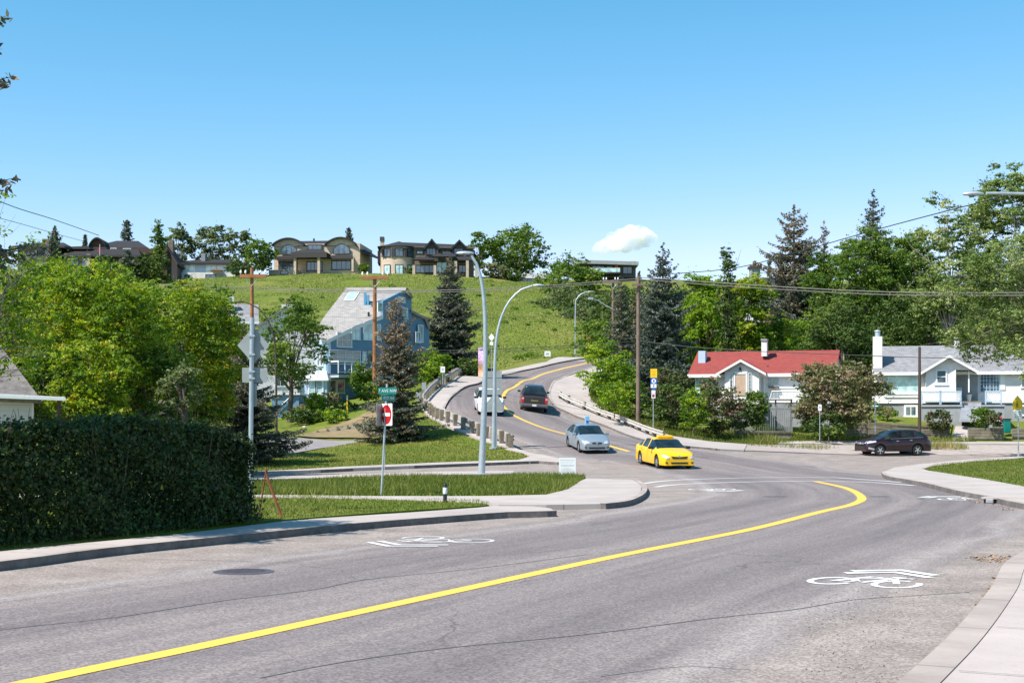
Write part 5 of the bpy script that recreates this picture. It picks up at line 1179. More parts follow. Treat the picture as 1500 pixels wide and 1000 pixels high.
def vehicle(label, cat, paint, loc, heading, Ln, W_, top, belt, sill, wheels, cab, pill, tum=.22, name='car', bed=None, rimn=5, scale=1.0, group=None):
    """the car points along local -x nose at x=0; stations run nose to tail. cab = cowl, roof front, roof rear, deck"""
    t = thing(name, label, cat, loc, heading, group); Hc = max(b for _, b in top)
    keys = set(np.round(np.linspace(0, Ln, 45), 3)); keys |= {round(x, 3) for x, _ in top}; keys |= set(cab) | set(pill)
    for wx, r in wheels: keys |= {round(wx+(r+.07)*math.cos(a), 3) for a in np.linspace(0, math.pi, 11)}
    xs = sorted(k for k in keys if 0 <= k <= Ln); xs2 = [xs[0]]
    for x in xs[1:]:
        if x-xs2[-1] > .012: xs2.append(x)
    xs = xs2; rings = []
    def arch(x):
        z = 0
        for wx, r in wheels:
            R = r+.07
            if abs(x-wx) < R: z = max(z, r+math.sqrt(R*R-(x-wx)**2))
        return z
    for x in xs:
        e = min(x, Ln-x); fr = max(0, 1-x/.75); rr = max(0, 1-(Ln-x)/.6)
        w_ = W_/2*(1-.20*fr**2.2-.13*rr**2.2); zt = lerpt(top, x); zb = lerpt(belt, x); zb = min(zb, zt-.03)
        sl = lerpt(sill, x) if isinstance(sill, list) else sill; ar = arch(x); s1 = max(sl, ar)
        gh = 1 if (cab[0] < x < cab[3]) else 0
        gh *= min(1, max(0, (zt-zb-.06)/.30))
        y6 = (w_*.90)*(1-gh)+(W_/2-tum)*gh; z6 = (zt-.045)*(1-gh)+(zt-.055)*gh; z6 = max(z6, zb+.01)
        y5 = w_*.985; z5 = zb+.02 if gh > 0 else min(zb+.02, zt-.02)
        zm = max(.5*(sl+zb), ar+.02); zm = min(zm, zb-.02)
        r = [(0, sl+.02), (w_*.60, max(sl+.0, ar)), (w_*.97, s1), (w_*1.0, min(max(s1+.07, sl+.10), zm-.01) if s1+.07 < zm else zm-.01), (w_*1.0, zm), (w_*.99, zb-.01), (y5*.985, z5), (y6, z6), (y6*.80, zt-.012), (0, zt)]
        rings.append(r)
    n = len(rings[0]); vs = []; 
    for x, r in zip(xs, rings):
        for y, z in r: vs.append((x, y, z))
        for y, z in r: vs.append((x, -y, z))
    body, wind, back, side, under = [], [], [], [], []
    for i in range(len(xs)-1):
        xm = .5*(xs[i]+xs[i+1])
        for sd in (0, 1):
            o = sd*n
            for k in range(n-1):
                f = (2*n*i+o+k, 2*n*i+o+k+1, 2*n*(i+1)+o+k+1, 2*n*(i+1)+o+k)
                if sd: f = f[::-1]
                if k in (0, 1): under.append(f); continue
                if bed and bed[0] < xm < bed[1] and k >= 7: continue
                if k >= 7 and cab[0] < xm < cab[1] and not (xm < cab[0]+.04): wind.append(f); continue
                if k >= 7 and cab[2] < xm < cab[3]: back.append(f); continue
                if k == 6 and cab[0]+.22 < xm < cab[3]-.12 and all(abs(xm-p) > .045 for p in pill):
                    zt = lerpt(top, xm); zb = lerpt(belt, xm)
                    if zt-zb > .20: side.append(f); continue
                body.append(f)
    body.append(tuple([k for k in range(n)]+[n+k for k in range(n-1, -1, -1)][:-1]) if False else tuple(list(range(n))+[n+k for k in range(n-2, 0, -1)]))
    e = 2*n*(len(xs)-1); body.append(tuple([e+n+k for k in range(1, n-1)]+[e+k for k in range(n-1, -1, -1)]))
    def piece(nm, faces, m, ang=35):
        used = sorted({v for f in faces for v in f}); mp = {v: i for i, v in enumerate(used)}; mb = MB()
        mb.v = [vs[v] for v in used]; mb.f = [tuple(mp[v] for v in f) for f in faces]; mb.mi = [0]*len(faces)
        me = bpy.data.meshes.new(nm); me.from_pydata(mb.v, [], mb.f); bm = bmesh.new(); bm.from_mesh(me); bmesh.ops.remove_doubles(bm, verts=bm.verts, dist=.0005); bmesh.ops.recalc_face_normals(bm, faces=bm.faces)
        # keep normals pointing away from the car's middle
        s_ = sum((f.normal.dot(f.calc_center_median()-Vector((Ln/2, 0, .6))))*f.calc_area() for f in bm.faces)
        if s_ < 0: bmesh.ops.reverse_faces(bm, faces=bm.faces)
        bm.to_mesh(me); bm.free(); me.polygons.foreach_set('use_smooth', [True]*len(me.polygons)); me.set_sharp_from_angle(angle=math.radians(ang)); return link(nm, me, m, t)
    bo = piece('body', body, paint); piece('underbody', under, M['trim'])
    piece('windshield', wind, M['carglass'], 60)
    if back: piece('rear_window', back, M['carglass'], 60)
    for sg in (1, -1):
        fs_ = [f for f in side if vs[f[0]][1]*sg > 0]
        if fs_: piece('side_window', fs_, M['carglass'], 60)
    bvh = BVHTree.FromPolygons([Vector(v) for v in vs], body+wind+back+side+under)
    def decal(nm, poly, face, m, off=.012, parent=None, step=.07):
        """lay a flat outline onto the body: face 'f' front (y,z), 'r' rear (y,z), 'l'/'R' sides (x,z)"""
        V, Fc = fill_poly([Vector(p) for p in poly], step); out = []
        for a, b in V:
            if face == 'f': o_, d_ = Vector((-1, a, b)), Vector((1, 0, 0))
            elif face == 'r': o_, d_ = Vector((Ln+1, a, b)), Vector((-1, 0, 0))
            elif face == 'l': o_, d_ = Vector((a, -2, b)), Vector((0, 1, 0))
            else: o_, d_ = Vector((a, 2, b)), Vector((0, -1, 0))
            h = bvh.ray_cast(o_, d_)
            p = h[0] if h[0] is not None else (out[-1]+d_*off if out else Vector((0, a, b)))
            out.append(p-d_*off)
        nv = len(out); me = bpy.data.meshes.new(nm); back_ = [p-(-1)*d_*off*.8 for p in out]
        me.from_pydata([tuple(p) for p in out], [], [tuple(f) for f in Fc]); bm = bmesh.new(); bm.from_mesh(me); bm.normal_update()
        for f in bm.faces:
            if f.normal.dot(-d_) < 0: f.normal_flip()
        bm.to_mesh(me); bm.free(); me.polygons.foreach_set('use_smooth', [True]*len(me.polygons))
        return link(nm, me, m, parent or t)
    for wx, r in wheels:
        for sg in (1, -1):
            yw = W_/2-.015; mb = MB(); tw = .21
            mb.lathe([(r*.62, -tw/2), (r*.9, -tw/2), (r, -tw/2+.035), (r, tw/2-.035), (r*.9, tw/2), (r*.62, tw/2)], 28, axis='y'); 
            ty = mb.build('wheel', M['rubber'], t, 40); ty.location = (wx, sg*(yw-tw/2), r)
            mb = MB(); o_ = sg*(tw/2-.03); mb.lathe([(r*.66, o_-sg*.02), (r*.66, o_+sg*.02), (r*.60, o_+sg*.022), (r*.58, o_-sg*.01)], 28, axis='y')
            for k in range(rimn):
                a = 2*math.pi*k/rimn+.3; mm = Matrix.Rotation(a, 4, 'Y'); mb.M = mm; mb.box(.02, r*.62, o_-.005 if sg > 0 else o_-.02, o_+.02 if sg > 0 else o_+.005, -r*.095, r*.095); mb.M = None
            mb.lathe([(0, o_+sg*.03), (r*.16, o_+sg*.022), (r*.17, o_-sg*.01)], 14, axis='y'); mb.build('rim', M['chrome'], ty, 40)
            MB().lathe([(0, o_-sg*.05), (r*.62, o_-sg*.05)], 20, axis='y').build('brake_disc', M['trim'], ty)
    for sg in (1, -1):
        mx = cab[0]+.42; mz = lerpt(belt, mx)+.07
        mb = MB(); mb.box(mx-.07, mx+.07, sg*(W_/2-.02) if sg > 0 else sg*(W_/2+.20), sg*(W_/2+.20) if sg > 0 else sg*(W_/2-.02), mz-.05, mz+.09)
        o = mb.build('wing_mirror', M['trim'] if paint is not M['silver'] else paint, t, None, .03)
        MB().box(mx+.071, mx+.076, sg*(W_/2+.10)-.075, sg*(W_/2+.10)+.075, mz-.03, mz+.07).build('mirror_glass', M['carglass'], o)
    # door lines and handles
    for sg, f in ((1, 'R'), (-1, 'l')):
        for px_ in pill:
            if cab[0]+.2 < px_ < cab[3]: decal('door_seam', [(px_-.008, lerpt(sill, px_)+.08 if isinstance(sill, list) else sill+.10), (px_+.008, (sill if not isinstance(sill, list) else .3)+.10), (px_+.008, lerpt(belt, px_)-.02), (px_-.008, lerpt(belt, px_)-.02)], f, M['trim'], .004, bo, .2)
        for hx in pill[:2]: decal('door_handle', [(hx-.28, lerpt(belt, hx)-.13), (hx-.10, lerpt(belt, hx)-.13), (hx-.10, lerpt(belt, hx)-.095), (hx-.28, lerpt(belt, hx)-.095)], f, paint if paint is not M['maroon'] else M['chrome'], .02, bo, .2)
    return t, decal, bo
def mir(poly): return [(-a, b) for a, b in poly][::-1]
def place(px, py, Y, ang):
    """ground point and rotation: ang = direction the nose points, degrees from +X counter-clockwise"""
    b = wp(px, py, Y); b.z = g(b.x, b.y)+.01; return b, math.radians(ang)+math.pi
def seat(t, Ln):
    """tilt the car to the slope under it and centre it on its location"""
    b = Vector(t.location); rz = t.rotation_euler.z; d = Vector((math.cos(rz), math.sin(rz))); n = Vector((-d.y, d.x)); c = Vector((b.x, b.y))
    zc = g(c.x, c.y); sx = (g(*(c+d*1.4))-g(*(c-d*1.4)))/2.8; sy = (g(*(c+n*.75))-g(*(c-n*.75)))/1.5
    X = Vector((d.x, d.y, sx*.85)).normalized(); Y_ = Vector((n.x, n.y, sy*.35)); Z = X.cross(Y_).normalized(); Y_ = Z.cross(X)
    R = Matrix((X, Y_, Z)).transposed().to_4x4(); o = Vector((b.x, b.y, zc+.008))-X*Ln/2
    t.matrix_world = Matrix.Translation(o)@R
# yellow taxi
sedan_top = [(0, .60), (.04, .70), (.12, .77), (.45, .86), (1.05, .955), (1.22, .985), (1.45, 1.09), (1.75, 1.25), (2.05, 1.385), (2.35, 1.45), (2.75, 1.47), (3.2, 1.455), (3.55, 1.40), (3.85, 1.28), (4.15, 1.14), (4.35, 1.08), (4.65, 1.05), (4.76, .98), (4.81, .78)]
sedan_belt = [(0, .50), (.2, .66), (.6, .78), (1.2, .88), (2.0, .93), (3.2, .97), (4.2, .99), (4.6, .95), (4.81, .7)]
loc, rz = place(973, 682, 73, -78)
taxi, dc, bo = vehicle('bright yellow taxi turning through the intersection', 'taxi', M['taxi'], loc, rz, 4.81, 1.82, sedan_top, sedan_belt, .20, [(.93, .33), (3.72, .33)], (1.22, 2.2, 3.45, 4.3), (2.45, 3.45), .25, 'taxi')
dc('grille', [(-.44, .66), (-.36, .54), (.36, .54), (.44, .66), (.12, .635), (-.12, .635)], 'f', M['trim'], .015)
dc('badge', disc(.055, 14, 0, .645), 'f', M['chrome'], .03, None, .1)
for f_ in (lambda p: p, mir): dc('headlight', f_([(.50, .62), (.56, .53), (.82, .60), (.84, .72), (.74, .73)]), 'f', M['headlight'], .014); dc('fog_lamp', f_([(.60, .30), (.76, .32), (.74, .39), (.62, .38)]), 'f', M['trim'], .014)
dc('bumper_intake', [(-.42, .29), (.42, .29), (.46, .37), (-.46, .37)], 'f', M['trim'], .014)
for f_ in (lambda p: p, mir): dc('taillight', f_([(.52, .78), (.83, .80), (.82, .96), (.56, .95)]), 'r', M['taillight'], .012)
MB().box(2.25, 2.5, -.42, .42, 1.44, 1.58).build('roof_sign', M['taxi'], taxi, None, .05)
dc('side_lettering', [(2.05, .66), (2.42, .66), (2.42, .74), (2.05, .74)], 'l', M['orange'], .006, bo); dc('side_lettering', [(2.12, .55), (2.36, .55), (2.36, .62), (2.12, .62)], 'l', M['signblack'], .006, bo)
seat(taxi, 4.81)
# silver blue sedan
c_top = [(0, .58), (.04, .68), (.14, .745), (.5, .83), (.95, .93), (1.08, .965), (1.35, 1.10), (1.7, 1.29), (1.92, 1.385), (2.25, 1.43), (2.7, 1.44), (3.1, 1.415), (3.4, 1.35), (3.75, 1.17), (3.98, 1.06), (4.3, 1.03), (4.4, .95), (4.45, .75)]
c_belt = [(0, .48), (.2, .64), (.6, .75), (1.1, .85), (2.0, .90), (3.2, .93), (4.0, .95), (4.3, .90), (4.45, .68)]
loc, rz = place(860, 660, 81, -79)
car, dc, bo = vehicle('silver-blue sedan following the taxi down the hill', 'car', M['silver'], loc, rz, 4.45, 1.72, c_top, c_belt, .19, [(.86, .30), (3.48, .30)], (1.08, 2.0, 3.3, 3.95), (2.25, 3.2), .22)
dc('grille', [(-.30, .60), (-.26, .54), (.26, .54), (.30, .60), (.2, .63), (-.2, .63)], 'f', M['trim'], .013)
dc('badge', shift(rrect(.10, .07, .02), 0, .59), 'f', M['chrome'], .026, None, .1)
for f_ in (lambda p: p, mir): dc('headlight', f_([(.40, .55), (.78, .56), (.80, .69), (.66, .72), (.42, .66)]), 'f', M['headlight'], .013); dc('fog_lamp', f_([(.55, .30), (.72, .32), (.70, .38), (.56, .37)]), 'f', M['trim'], .013)
dc('bumper_intake', [(-.45, .28), (.45, .28), (.48, .36), (-.48, .36)], 'f', M['trim'], .013)
for f_ in (lambda p: p, mir): dc('taillight', f_([(.52, .74), (.78, .76), (.78, .90), (.55, .90)]), 'r', M['taillight'], .012)
dc('side_moulding', [(1.3, .50), (3.05, .50), (3.05, .54), (1.3, .54)], 'l', M['trim'], .008, bo)
o = MB().box(2.30, 2.36, -.12, .13, 1.43, 1.90).build('roof_flag', M['paleblue'], car, None, .02); MB().box(2.29, 2.299, -.06, .06, 1.5, 1.64).build('roof_flag_mark', M['signblue'], o)
seat(car, 4.45)
# dark red SUV parked side on
s_top = [(0, .72), (.04, .88), (.12, .95), (.4, 1.02), (.85, 1.10), (1.0, 1.13), (1.3, 1.27), (1.65, 1.46), (1.95, 1.575), (2.4, 1.64), (3.0, 1.65), (3.5, 1.61), (3.85, 1.53), (4.1, 1.39), (4.32, 1.17), (4.44, 1.02), (4.52, .85)]
s_belt = [(0, .62), (.2, .80), (.6, .92), (1.1, 1.0), (2.0, 1.03), (3.0, 1.06), (3.8, 1.14), (4.2, 1.17), (4.52, .8)]
loc, rz = place(1307.5, 667, 90, 195)
car, dc, bo = vehicle('dark red sport utility car parked side-on before the timber wall', 'car', M['maroon'], loc, rz, 4.53, 1.82, s_top, s_belt, .27, [(.90, .345), (3.52, .345)], (1.0, 1.98, 4.02, 4.36), (2.28, 3.22), .20)
dc('grille', [(-.48, .84), (-.44, .72), (.44, .72), (.48, .84)], 'f', M['chrome'], .013); dc('bumper_intake', [(-.6, .40), (.6, .40), (.6, .62), (-.6, .62)], 'f', M['trim'], .013); dc('badge', shift(rrect(.12, .09, .02), 0, .78), 'f', M['headlight'], .026, None, .1)
for f_ in (lambda p: p, mir): dc('headlight', f_([(.50, .78), (.80, .80), (.83, .95), (.60, .90)]), 'f', M['headlight'], .012); dc('taillight', f_([(.60, .92), (.80, .92), (.74, 1.25), (.62, 1.3)]), 'r', M['taillight'], .012)
for fc in ('l', 'R'):
    dc('headlight', [(.16, .80), (.62, .86), (.60, .96), (.22, .90)], fc, M['headlight'], .012); dc('taillight', [(4.20, 1.0), (4.44, .98), (4.40, 1.16), (4.24, 1.28)], fc, M['taillight'], .012)
    dc('sill_cladding', [(1.32, .28), (3.10, .28), (3.10, .40), (1.32, .40)], fc, M['trim'], .012); dc('bumper_trim', [(.1, .44), (.48, .36), (.5, .46), (.14, .56)], fc, M['chrome'], .012)
    dc('window_trim', [(1.45, 1.05), (2.2, 1.075), (3.9, 1.13), (3.9, 1.15), (2.2, 1.095), (1.45, 1.07)], fc, M['chrome'], .012, None, .05)
seat(car, 4.53)
# charcoal pickup seen from behind
p_top = [(0, .85), (.04, 1.0), (.15, 1.10), (.8, 1.17), (1.35, 1.22), (1.5, 1.25), (1.8, 1.50), (2.1, 1.72), (2.35, 1.82), (2.8, 1.87), (3.5, 1.86), (3.8, 1.80), (3.93, 1.5), (3.98, 1.27), (5.6, 1.27), (5.74, 1.27), (5.78, 1.1)]
p_belt = [(0, .75), (.2, .98), (.8, 1.06), (1.4, 1.12), (3.9, 1.20), (5.7, 1.20), (5.78, 1.05)]
loc, rz = place(780.5, 600, 106, 90.5)
car, dc, bo = vehicle('charcoal pickup truck driving away up the hill', 'truck', M['charcoal'], loc, rz, 5.78, 2.0, p_top, p_belt, .42, [(1.0, .40), (4.55, .40)], (1.5, 2.35, 3.82, 3.99), (2.75, 3.6), .34, 'pickup_truck', bed=(4.02, 5.68))
mb = MB(); mb.box(4.02, 5.66, -.80, .80, .72, .76); mb.box(3.97, 4.02, -.86, .86, .7, 1.24); mb.box(5.66, 5.72, -.84, .84, .7, 1.265); mb.box(4.02, 5.68, -.88, -.80, .7, 1.262); mb.box(4.02, 5.68, .80, .88, .7, 1.262); mb.build('cargo_bed', M['trim'], car)
MB().box(5.76, 5.93, -.98, .98, .52, .72).build('rear_bumper', M['chrome'] if False else pm('bumper_steel', (.22, .21, .21), None, 4, .35, .02, None, .6), car, None, .03)
for sg in (1, -1): MB().box(5.70, 5.80, sg*.87-.11, sg*.87+.11, .78, 1.2).build('taillight', M['taillight'], car, None, .02)
for sg in (1, -1): MB().box(5.80, 5.806, sg*.86-.07, sg*.86+.07, 1.02, 1.12).build('reversing_lamp', M['headlight'], car)
MB().box(5.79, 5.80, -.72, .72, .78, 1.18).build('tailgate', M['charcoal'], car, None, .02)
MB().box(5.80, 5.81, -.26, .26, .88, 1.02).build('tailgate_badge', pm('badge_gold', (.22, .18, .07), None, 3, .4, .02), car); MB().box(5.80, 5.83, -.17, .17, 1.05, 1.13).build('tailgate_handle', M['trim'], car, None, .01)
MB().box(5.935, 5.94, -.15, .15, .55, .68).build('licence_plate', M['signwhite'], car)
seat(car, 5.78)
# white car behind the lamp posts
loc, rz = place(716, 602, 98, -84)
car, dc, bo = vehicle('white car coming down the bend behind the lamp posts', 'car', M['carwhite'], loc, rz, 4.5, 1.80, s_top, s_belt, .25, [(.90, .34), (3.5, .34)], (1.0, 1.98, 4.02, 4.36), (2.28, 3.22), .20)
dc('grille', [(-.42, .82), (-.38, .72), (.38, .72), (.42, .82)], 'f', M['trim'], .013); dc('bumper_intake', [(-.4, .38), (.4, .38), (.4, .52), (-.4, .52)], 'f', M['trim'], .013)
for f_ in (lambda p: p, mir): dc('headlight', f_([(.50, .74), (.80, .76), (.83, .92), (.60, .86)]), 'f', M['headlight'], .012); dc('fog_lamp', f_([(.58, .42), (.74, .42), (.72, .50), (.60, .50)]), 'f', M['trim'], .013)
seat(car, 4.5)
# blue flat thing under the SUV
b = at(1335, 91.2); MBb = MB().box(-.30, .30, -.12, .12, .01, .16); o = MBb.build('crate', M['bluepad'], None, None, .03); o.location = b+Vector((0, 0, .02)); tag(o, 'bright blue box lying on the road behind the dark red car', 'box')
# manhole, drain, litter, bicycle
c = P(357, 837); mh = thing('manhole_cover', 'dark round manhole cover in the near lane', 'manhole cover', c+Vector((0, 0, .006))); s = F/c.y
M['iron'] = pm('cast_iron', (.13, .12, .135), (.08, .074, .085), 8, .6, .4, 40, .4)
mb = MB(); mb.lathe([(0, .004), (.34, .004), (.36, 0), (.47, 0), (.47, -.03)], 40); mb.build('lid', M['iron'], mh)
mb = MB()
for k in range(-3, 4):
    h_ = math.sqrt(max(0, .33**2-(k*.09)**2)); mb.box(-h_, h_, k*.09-.012, k*.09+.012, .004, .010)
mb.build('rib_pattern', M['iron'], mh); mh.scale = (.92, .92, 1)
c = P(1489, 738, .0); dr = thing('storm_drain', 'curb storm drain with grey concrete bars at the right edge', 'storm drain', c, math.radians(-28))
MB().box(-.9, .9, -.02, .45, .12, .165).build('lid', M['concrete'], dr)
for k in range(5): MB().box(-.78+k*.34, -.58+k*.34, -.05, .10, .0, .12).build('bar', M['stucco_grey'], dr, None, .03)
MB().box(-.85, .85, .10, .14, -.05, .12).build('opening', M['black'], dr)
def litter(polypx, n, label, size=.07):
    A = np.array([tuple(p)[:2] for p in PP(polypx)]); x0, y0 = A.min(0); x1, y1 = A.max(0); q = np.stack([RNG.uniform(x0, x1, n*9), RNG.uniform(y0, y1, n*9)], 1); q = q[inside(A, q)][:n]; n = len(q)
    C = np.concatenate([q, (G(q)+.012)[:, None]], 1); N = np.stack([RNG.normal(0, .35, n), RNG.normal(0, .35, n), np.ones(n)], 1)
    me = leafmesh('dry_leaves', C, N, RNG.uniform(.4, 1.3, n)*size, RNG.uniform(0, 1, n), .6); tag(link('dry_leaves', me, M['debris']), label, 'leaf litter', kind='stuff')
litter([(1345,985),(1372,985),(1425,925),(1412,915)], 160, 'dry leaves gathered along the near kerb'); litter([(1412,916),(1428,920),(1470,850),(1455,845)], 150, 'dry leaves further along the near kerb')
litter([(1410,818),(1480,828),(1496,816),(1440,812)], 130, 'pale crumpled litter in the gutter near the right kerb', .08); litter([(1400,722),(1490,746),(1500,752),(1470,748),(1400,730)], 120, 'leaves and grit along the far right kerb')
M['pebble'] = pm('loose_gravel', (.38, .33, .30), (.17, .15, .14), 30, .9, .2)
def grit(n):
    u = RNG.uniform(0, 1, (n, 2)); px = 1180+u[:, 0]*330; py = 845+u[:, 1]*160; ok = (py-1000)*(-.9)+1345-170*u[:, 0] > px-0; px, py = px[ok], py[ok]
    C = []
    for a, b in zip(px, py):
        Y = F*EYE/(b-HY); C.append(((a-CX)/F*Y, Y, .006))
    C = np.array(C); uv = road_uv(C[:, :2]); C = C[np.abs(uv[:, 0]) > 4.3]; n = len(C); N = RNG.normal(size=(n, 3))*.5+np.array([0, 0, 1])
    tag(link('loose_gravel', leafmesh('loose_gravel', C, N, RNG.uniform(.008, .024, n), RNG.uniform(0, 1, n), .8), M['pebble']), 'loose grit scattered beside the near kerb', 'gravel', kind='stuff')
grit(2600)
b = P(1003*0+541, 645, .06); bk = None
b = at(538.5, 95); s = F/95; bk = thing('bicycle', 'bicycle half hidden behind the browned spruce', 'bicycle', b, .2)
for x in (-.5, .5):
    t_ = []; MB().tube([(x+.33*math.cos(a), 0, .34+.33*math.sin(a)) for a in np.linspace(0, 6.283, 25)], .016, 6, False).build('wheel', M['rubber'], bk)
mb = MB()
for p_, q_ in (((-.5, .34), (-.1, .34)), ((-.1, .34), (-.22, .85)), ((-.22, .8), (.35, .85)), ((.35, .85), (-.1, .34)), ((-.5, .34), (-.2, .75)), ((.5, .34), (.33, .98))): mb.tube([(p_[0], 0, p_[1]), (q_[0], 0, q_[1])], .018, 6)
mb.build('frame', M['black'], bk); MB().tube([(.33, -.25, 1.0), (.33, .25, 1.0)], .014, 6).build('handlebar', M['black'], bk); MB().box(-.36, -.1, -.06, .06, .86, .91).build('saddle', M['black'], bk, None, .02)
# bicycle road markings
sharrow(1266, 853, -30, 1.2, .86, .55); sharrow(1043, 716.5, -165, 1.0, 1.1); sharrow(1416, 731, 20, 1.1, 1.1); sharrow(655, 790, 147, 1.15, 1.15, .42)
# ---------------------------------------------------------------- houses
class House:
    def __init__(s, name, label, cat, px0, pyb, Y, rz=0.0, sink=1.5, group=None):
        b = wp(px0, pyb, Y); s.s = F/Y; s.px0 = px0; s.pyb = pyb; s.sink = sink; s.Y = Y
        s.t = thing(name, label, cat, b, math.radians(rz), group); s.c = math.cos(math.radians(rz))
    def u(s, px): return (px-s.px0)/s.s/s.c
    def v(s, py): return (s.pyb-py)/s.s
    def box(s, name, x0, x1, y0, y1, d0, d1, m, parent=None, bevel=0):
        """x0..x1, y0 (top) .. y1 (bottom) in photo pixels, d0..d1 depth in metres"""
        return MB().box(s.u(x0), s.u(x1), d0, d1, s.v(y1), s.v(y0)).build(name, M[m], parent or s.t, None, bevel)
    def gpoly(s, name, poly, d0, d1, m, parent=None): return MB().prism([(s.u(x), s.v(y)) for x, y in poly], d0, d1).build(name, M[m], parent or s.t)
    def window(s, x0, x1, y0, y1, d, cols=2, rows=1, fm='white', gm='glass', name='window', parent=None, fw=.09, arch=0.0):
        a, b, z0, z1 = s.u(x0), s.u(x1), s.v(y1), s.v(y0); return win(parent or s.t, a, b, z0, z1, d, cols, rows, fm, gm, name, fw, arch)
    def roofq(s, name, pts, m, t=.18, parent=None):
        """pts: four (px, py, depth offset) corners"""
        q = [s.pt(*p) for p in pts]; return MB().slabquad(*q, t=t).build(name, M[m], parent or s.t)
    def pt(s, px, py, d):
        """photo pixel pushed d metres back along the house's own depth (no perspective shift)"""
        return Vector((s.u(px), d, s.v(py)))
def win(parent, a, b, z0, z1, d, cols=2, rows=1, fm='white', gm='glass', name='window', fw=.09, arch=0.0):
    mb = MB()
    if arch:
        n = 12; out = [(a, z0), (b, z0), (b, z1-arch)]+[(a+(b-a)*(1-k/n), z1-arch+arch*math.sin(math.pi*k/n)) for k in range(1, n)]+[(a, z1-arch)]
        cx, cz = (a+b)/2, (z0+z1)/2; k_ = 1+fw/max(.3, (b-a)/2); inn = out; outr = [((x-cx)*k_+cx, (z-cz)*k_+cz) for x, z in out]
        m_ = len(out); vs = [(x, d-.07, z) for x, z in inn]+[(x, d-.07, z) for x, z in outr]+[(x, d, z) for x, z in outr]+[(x, d-.02, z) for x, z in inn]
        fs = []
        for i in range(m_): j = (i+1) % m_; fs += [(i, j, m_+j, m_+i), (m_+i, m_+j, 2*m_+j, 2*m_+i), (j, i, 3*m_+i, 3*m_+j)]
        mb.add(vs, fs); pane = MB().prism(inn, d-.03, d-.012)
    else:
        mb.box(a-fw, b+fw, d-.07, d+.0, z1, z1+fw); mb.box(a-fw*1.3, b+fw*1.3, d-.10, d, z0-fw, z0); mb.box(a-fw, a, d-.07, d, z0, z1); mb.box(b, b+fw, d-.07, d, z0, z1)
        pane = MB().box(a, b, d-.03, d-.012, z0, z1)
    th = fw*.45
    for k in range(1, cols): x = a+(b-a)*k/cols; mb.box(x-th/2, x+th/2, d-.06, d-.031, z0, z1-arch*.3)
    for k in range(1, rows): z = z0+(z1-z0)*k/rows; mb.box(a, b, d-.056, d-.032, z-th/2, z+th/2)
    f = mb.build(name, M[fm], parent); pane.build('pane', M[gm], f); return f
def gable_roof(s, name, x0, x1, yr, ye, d0, d1, m, over=.35, parent=None, t=.16, lift=0):
    """ridge parallel to the facade; px columns, ridge row, eave row"""
    dm = (d0+d1)/2; a, b = s.u(x0), s.u(x1); zr, ze = s.v(yr), s.v(ye); k = (zr-ze)/(dm-d0)
    mb = MB(); mb.slabquad((a, d0-over, ze-over*k), (b, d0-over, ze-over*k), (b, dm, zr), (a, dm, zr), t); mb.slabquad((a, d1+over, ze-over*k), (b, d1+over, ze-over*k), (b, dm+.002, zr), (a, dm+.002, zr), t)
    o = mb.build(name, M[m], parent or s.t); 
    MB().box(a-.02, b+.02, d0-over-.05, d0-over+.0, ze-over*k-t-.08, ze-over*k+.01).build('fascia', M['fascia' if m in ('roofdark',) else 'white'], o); return o
def hip_roof(s, name, x0, x1, xr0, xr1, yr, ye, d0, d1, m, over=.5, t=.15, fas=None, parent=None):
    a, b, c, d = s.u(x0), s.u(x1), s.u(xr0), s.u(xr1); zr, ze = s.v(yr), s.v(ye); dm = (d0+d1)/2
    e = [(a, d0-over, ze), (b, d0-over, ze), (b, d1+over, ze), (a, d1+over, ze)]; r = [(c, dm, zr), (d+.01, dm, zr)]; el = [(x, y, z-t) for x, y, z in e]
    mb = MB().add(e+r+el, [(0,1,5,4),(1,2,5),(2,3,4,5),(3,0,4),(0,6,7,1),(1,7,8,2),(2,8,9,3),(3,9,6,0),(9,8,7,6)]); o = mb.build(name, M[m], parent or s.t)
    mb = MB(); mb.box(a-.05, b+.05, d0-over-.06, d0-over-.003, ze-t-.06, ze+.03).build('gutter', M[fas or 'fascia'], o); return o
# --- red-roofed white house -------------------------------------------------
h = House('house', 'small white stucco house with a red shingle roof', 'house', 1018, 614, 112, -17)
h.box('wall', 1018, 1208, 547, 596, 0, 8.5, 'stucco'); h.box('foundation', 1018.5, 1207.5, 596, 660, .05, 8.4, 'stucco_grey')
mb = MB(); x = h.u(1208); mb.add([(x-.15, 0, h.v(547.5)), (x-.15, 8.5, h.v(547.5)), (x-.15, 4.25, h.v(515)), (x+.01, 0, h.v(547.5)), (x+.01, 8.5, h.v(547.5)), (x+.01, 4.25, h.v(515))], [(0, 1, 2), (5, 4, 3), (0, 3, 4, 1), (1, 4, 5, 2), (2, 5, 3, 0)]); mb.build('gable_end', M['bluelight'], h.t)
gable_roof(h, 'roof', 1009, 1211, 511.5, 545, 0, 8.5, 'roofred', .45)
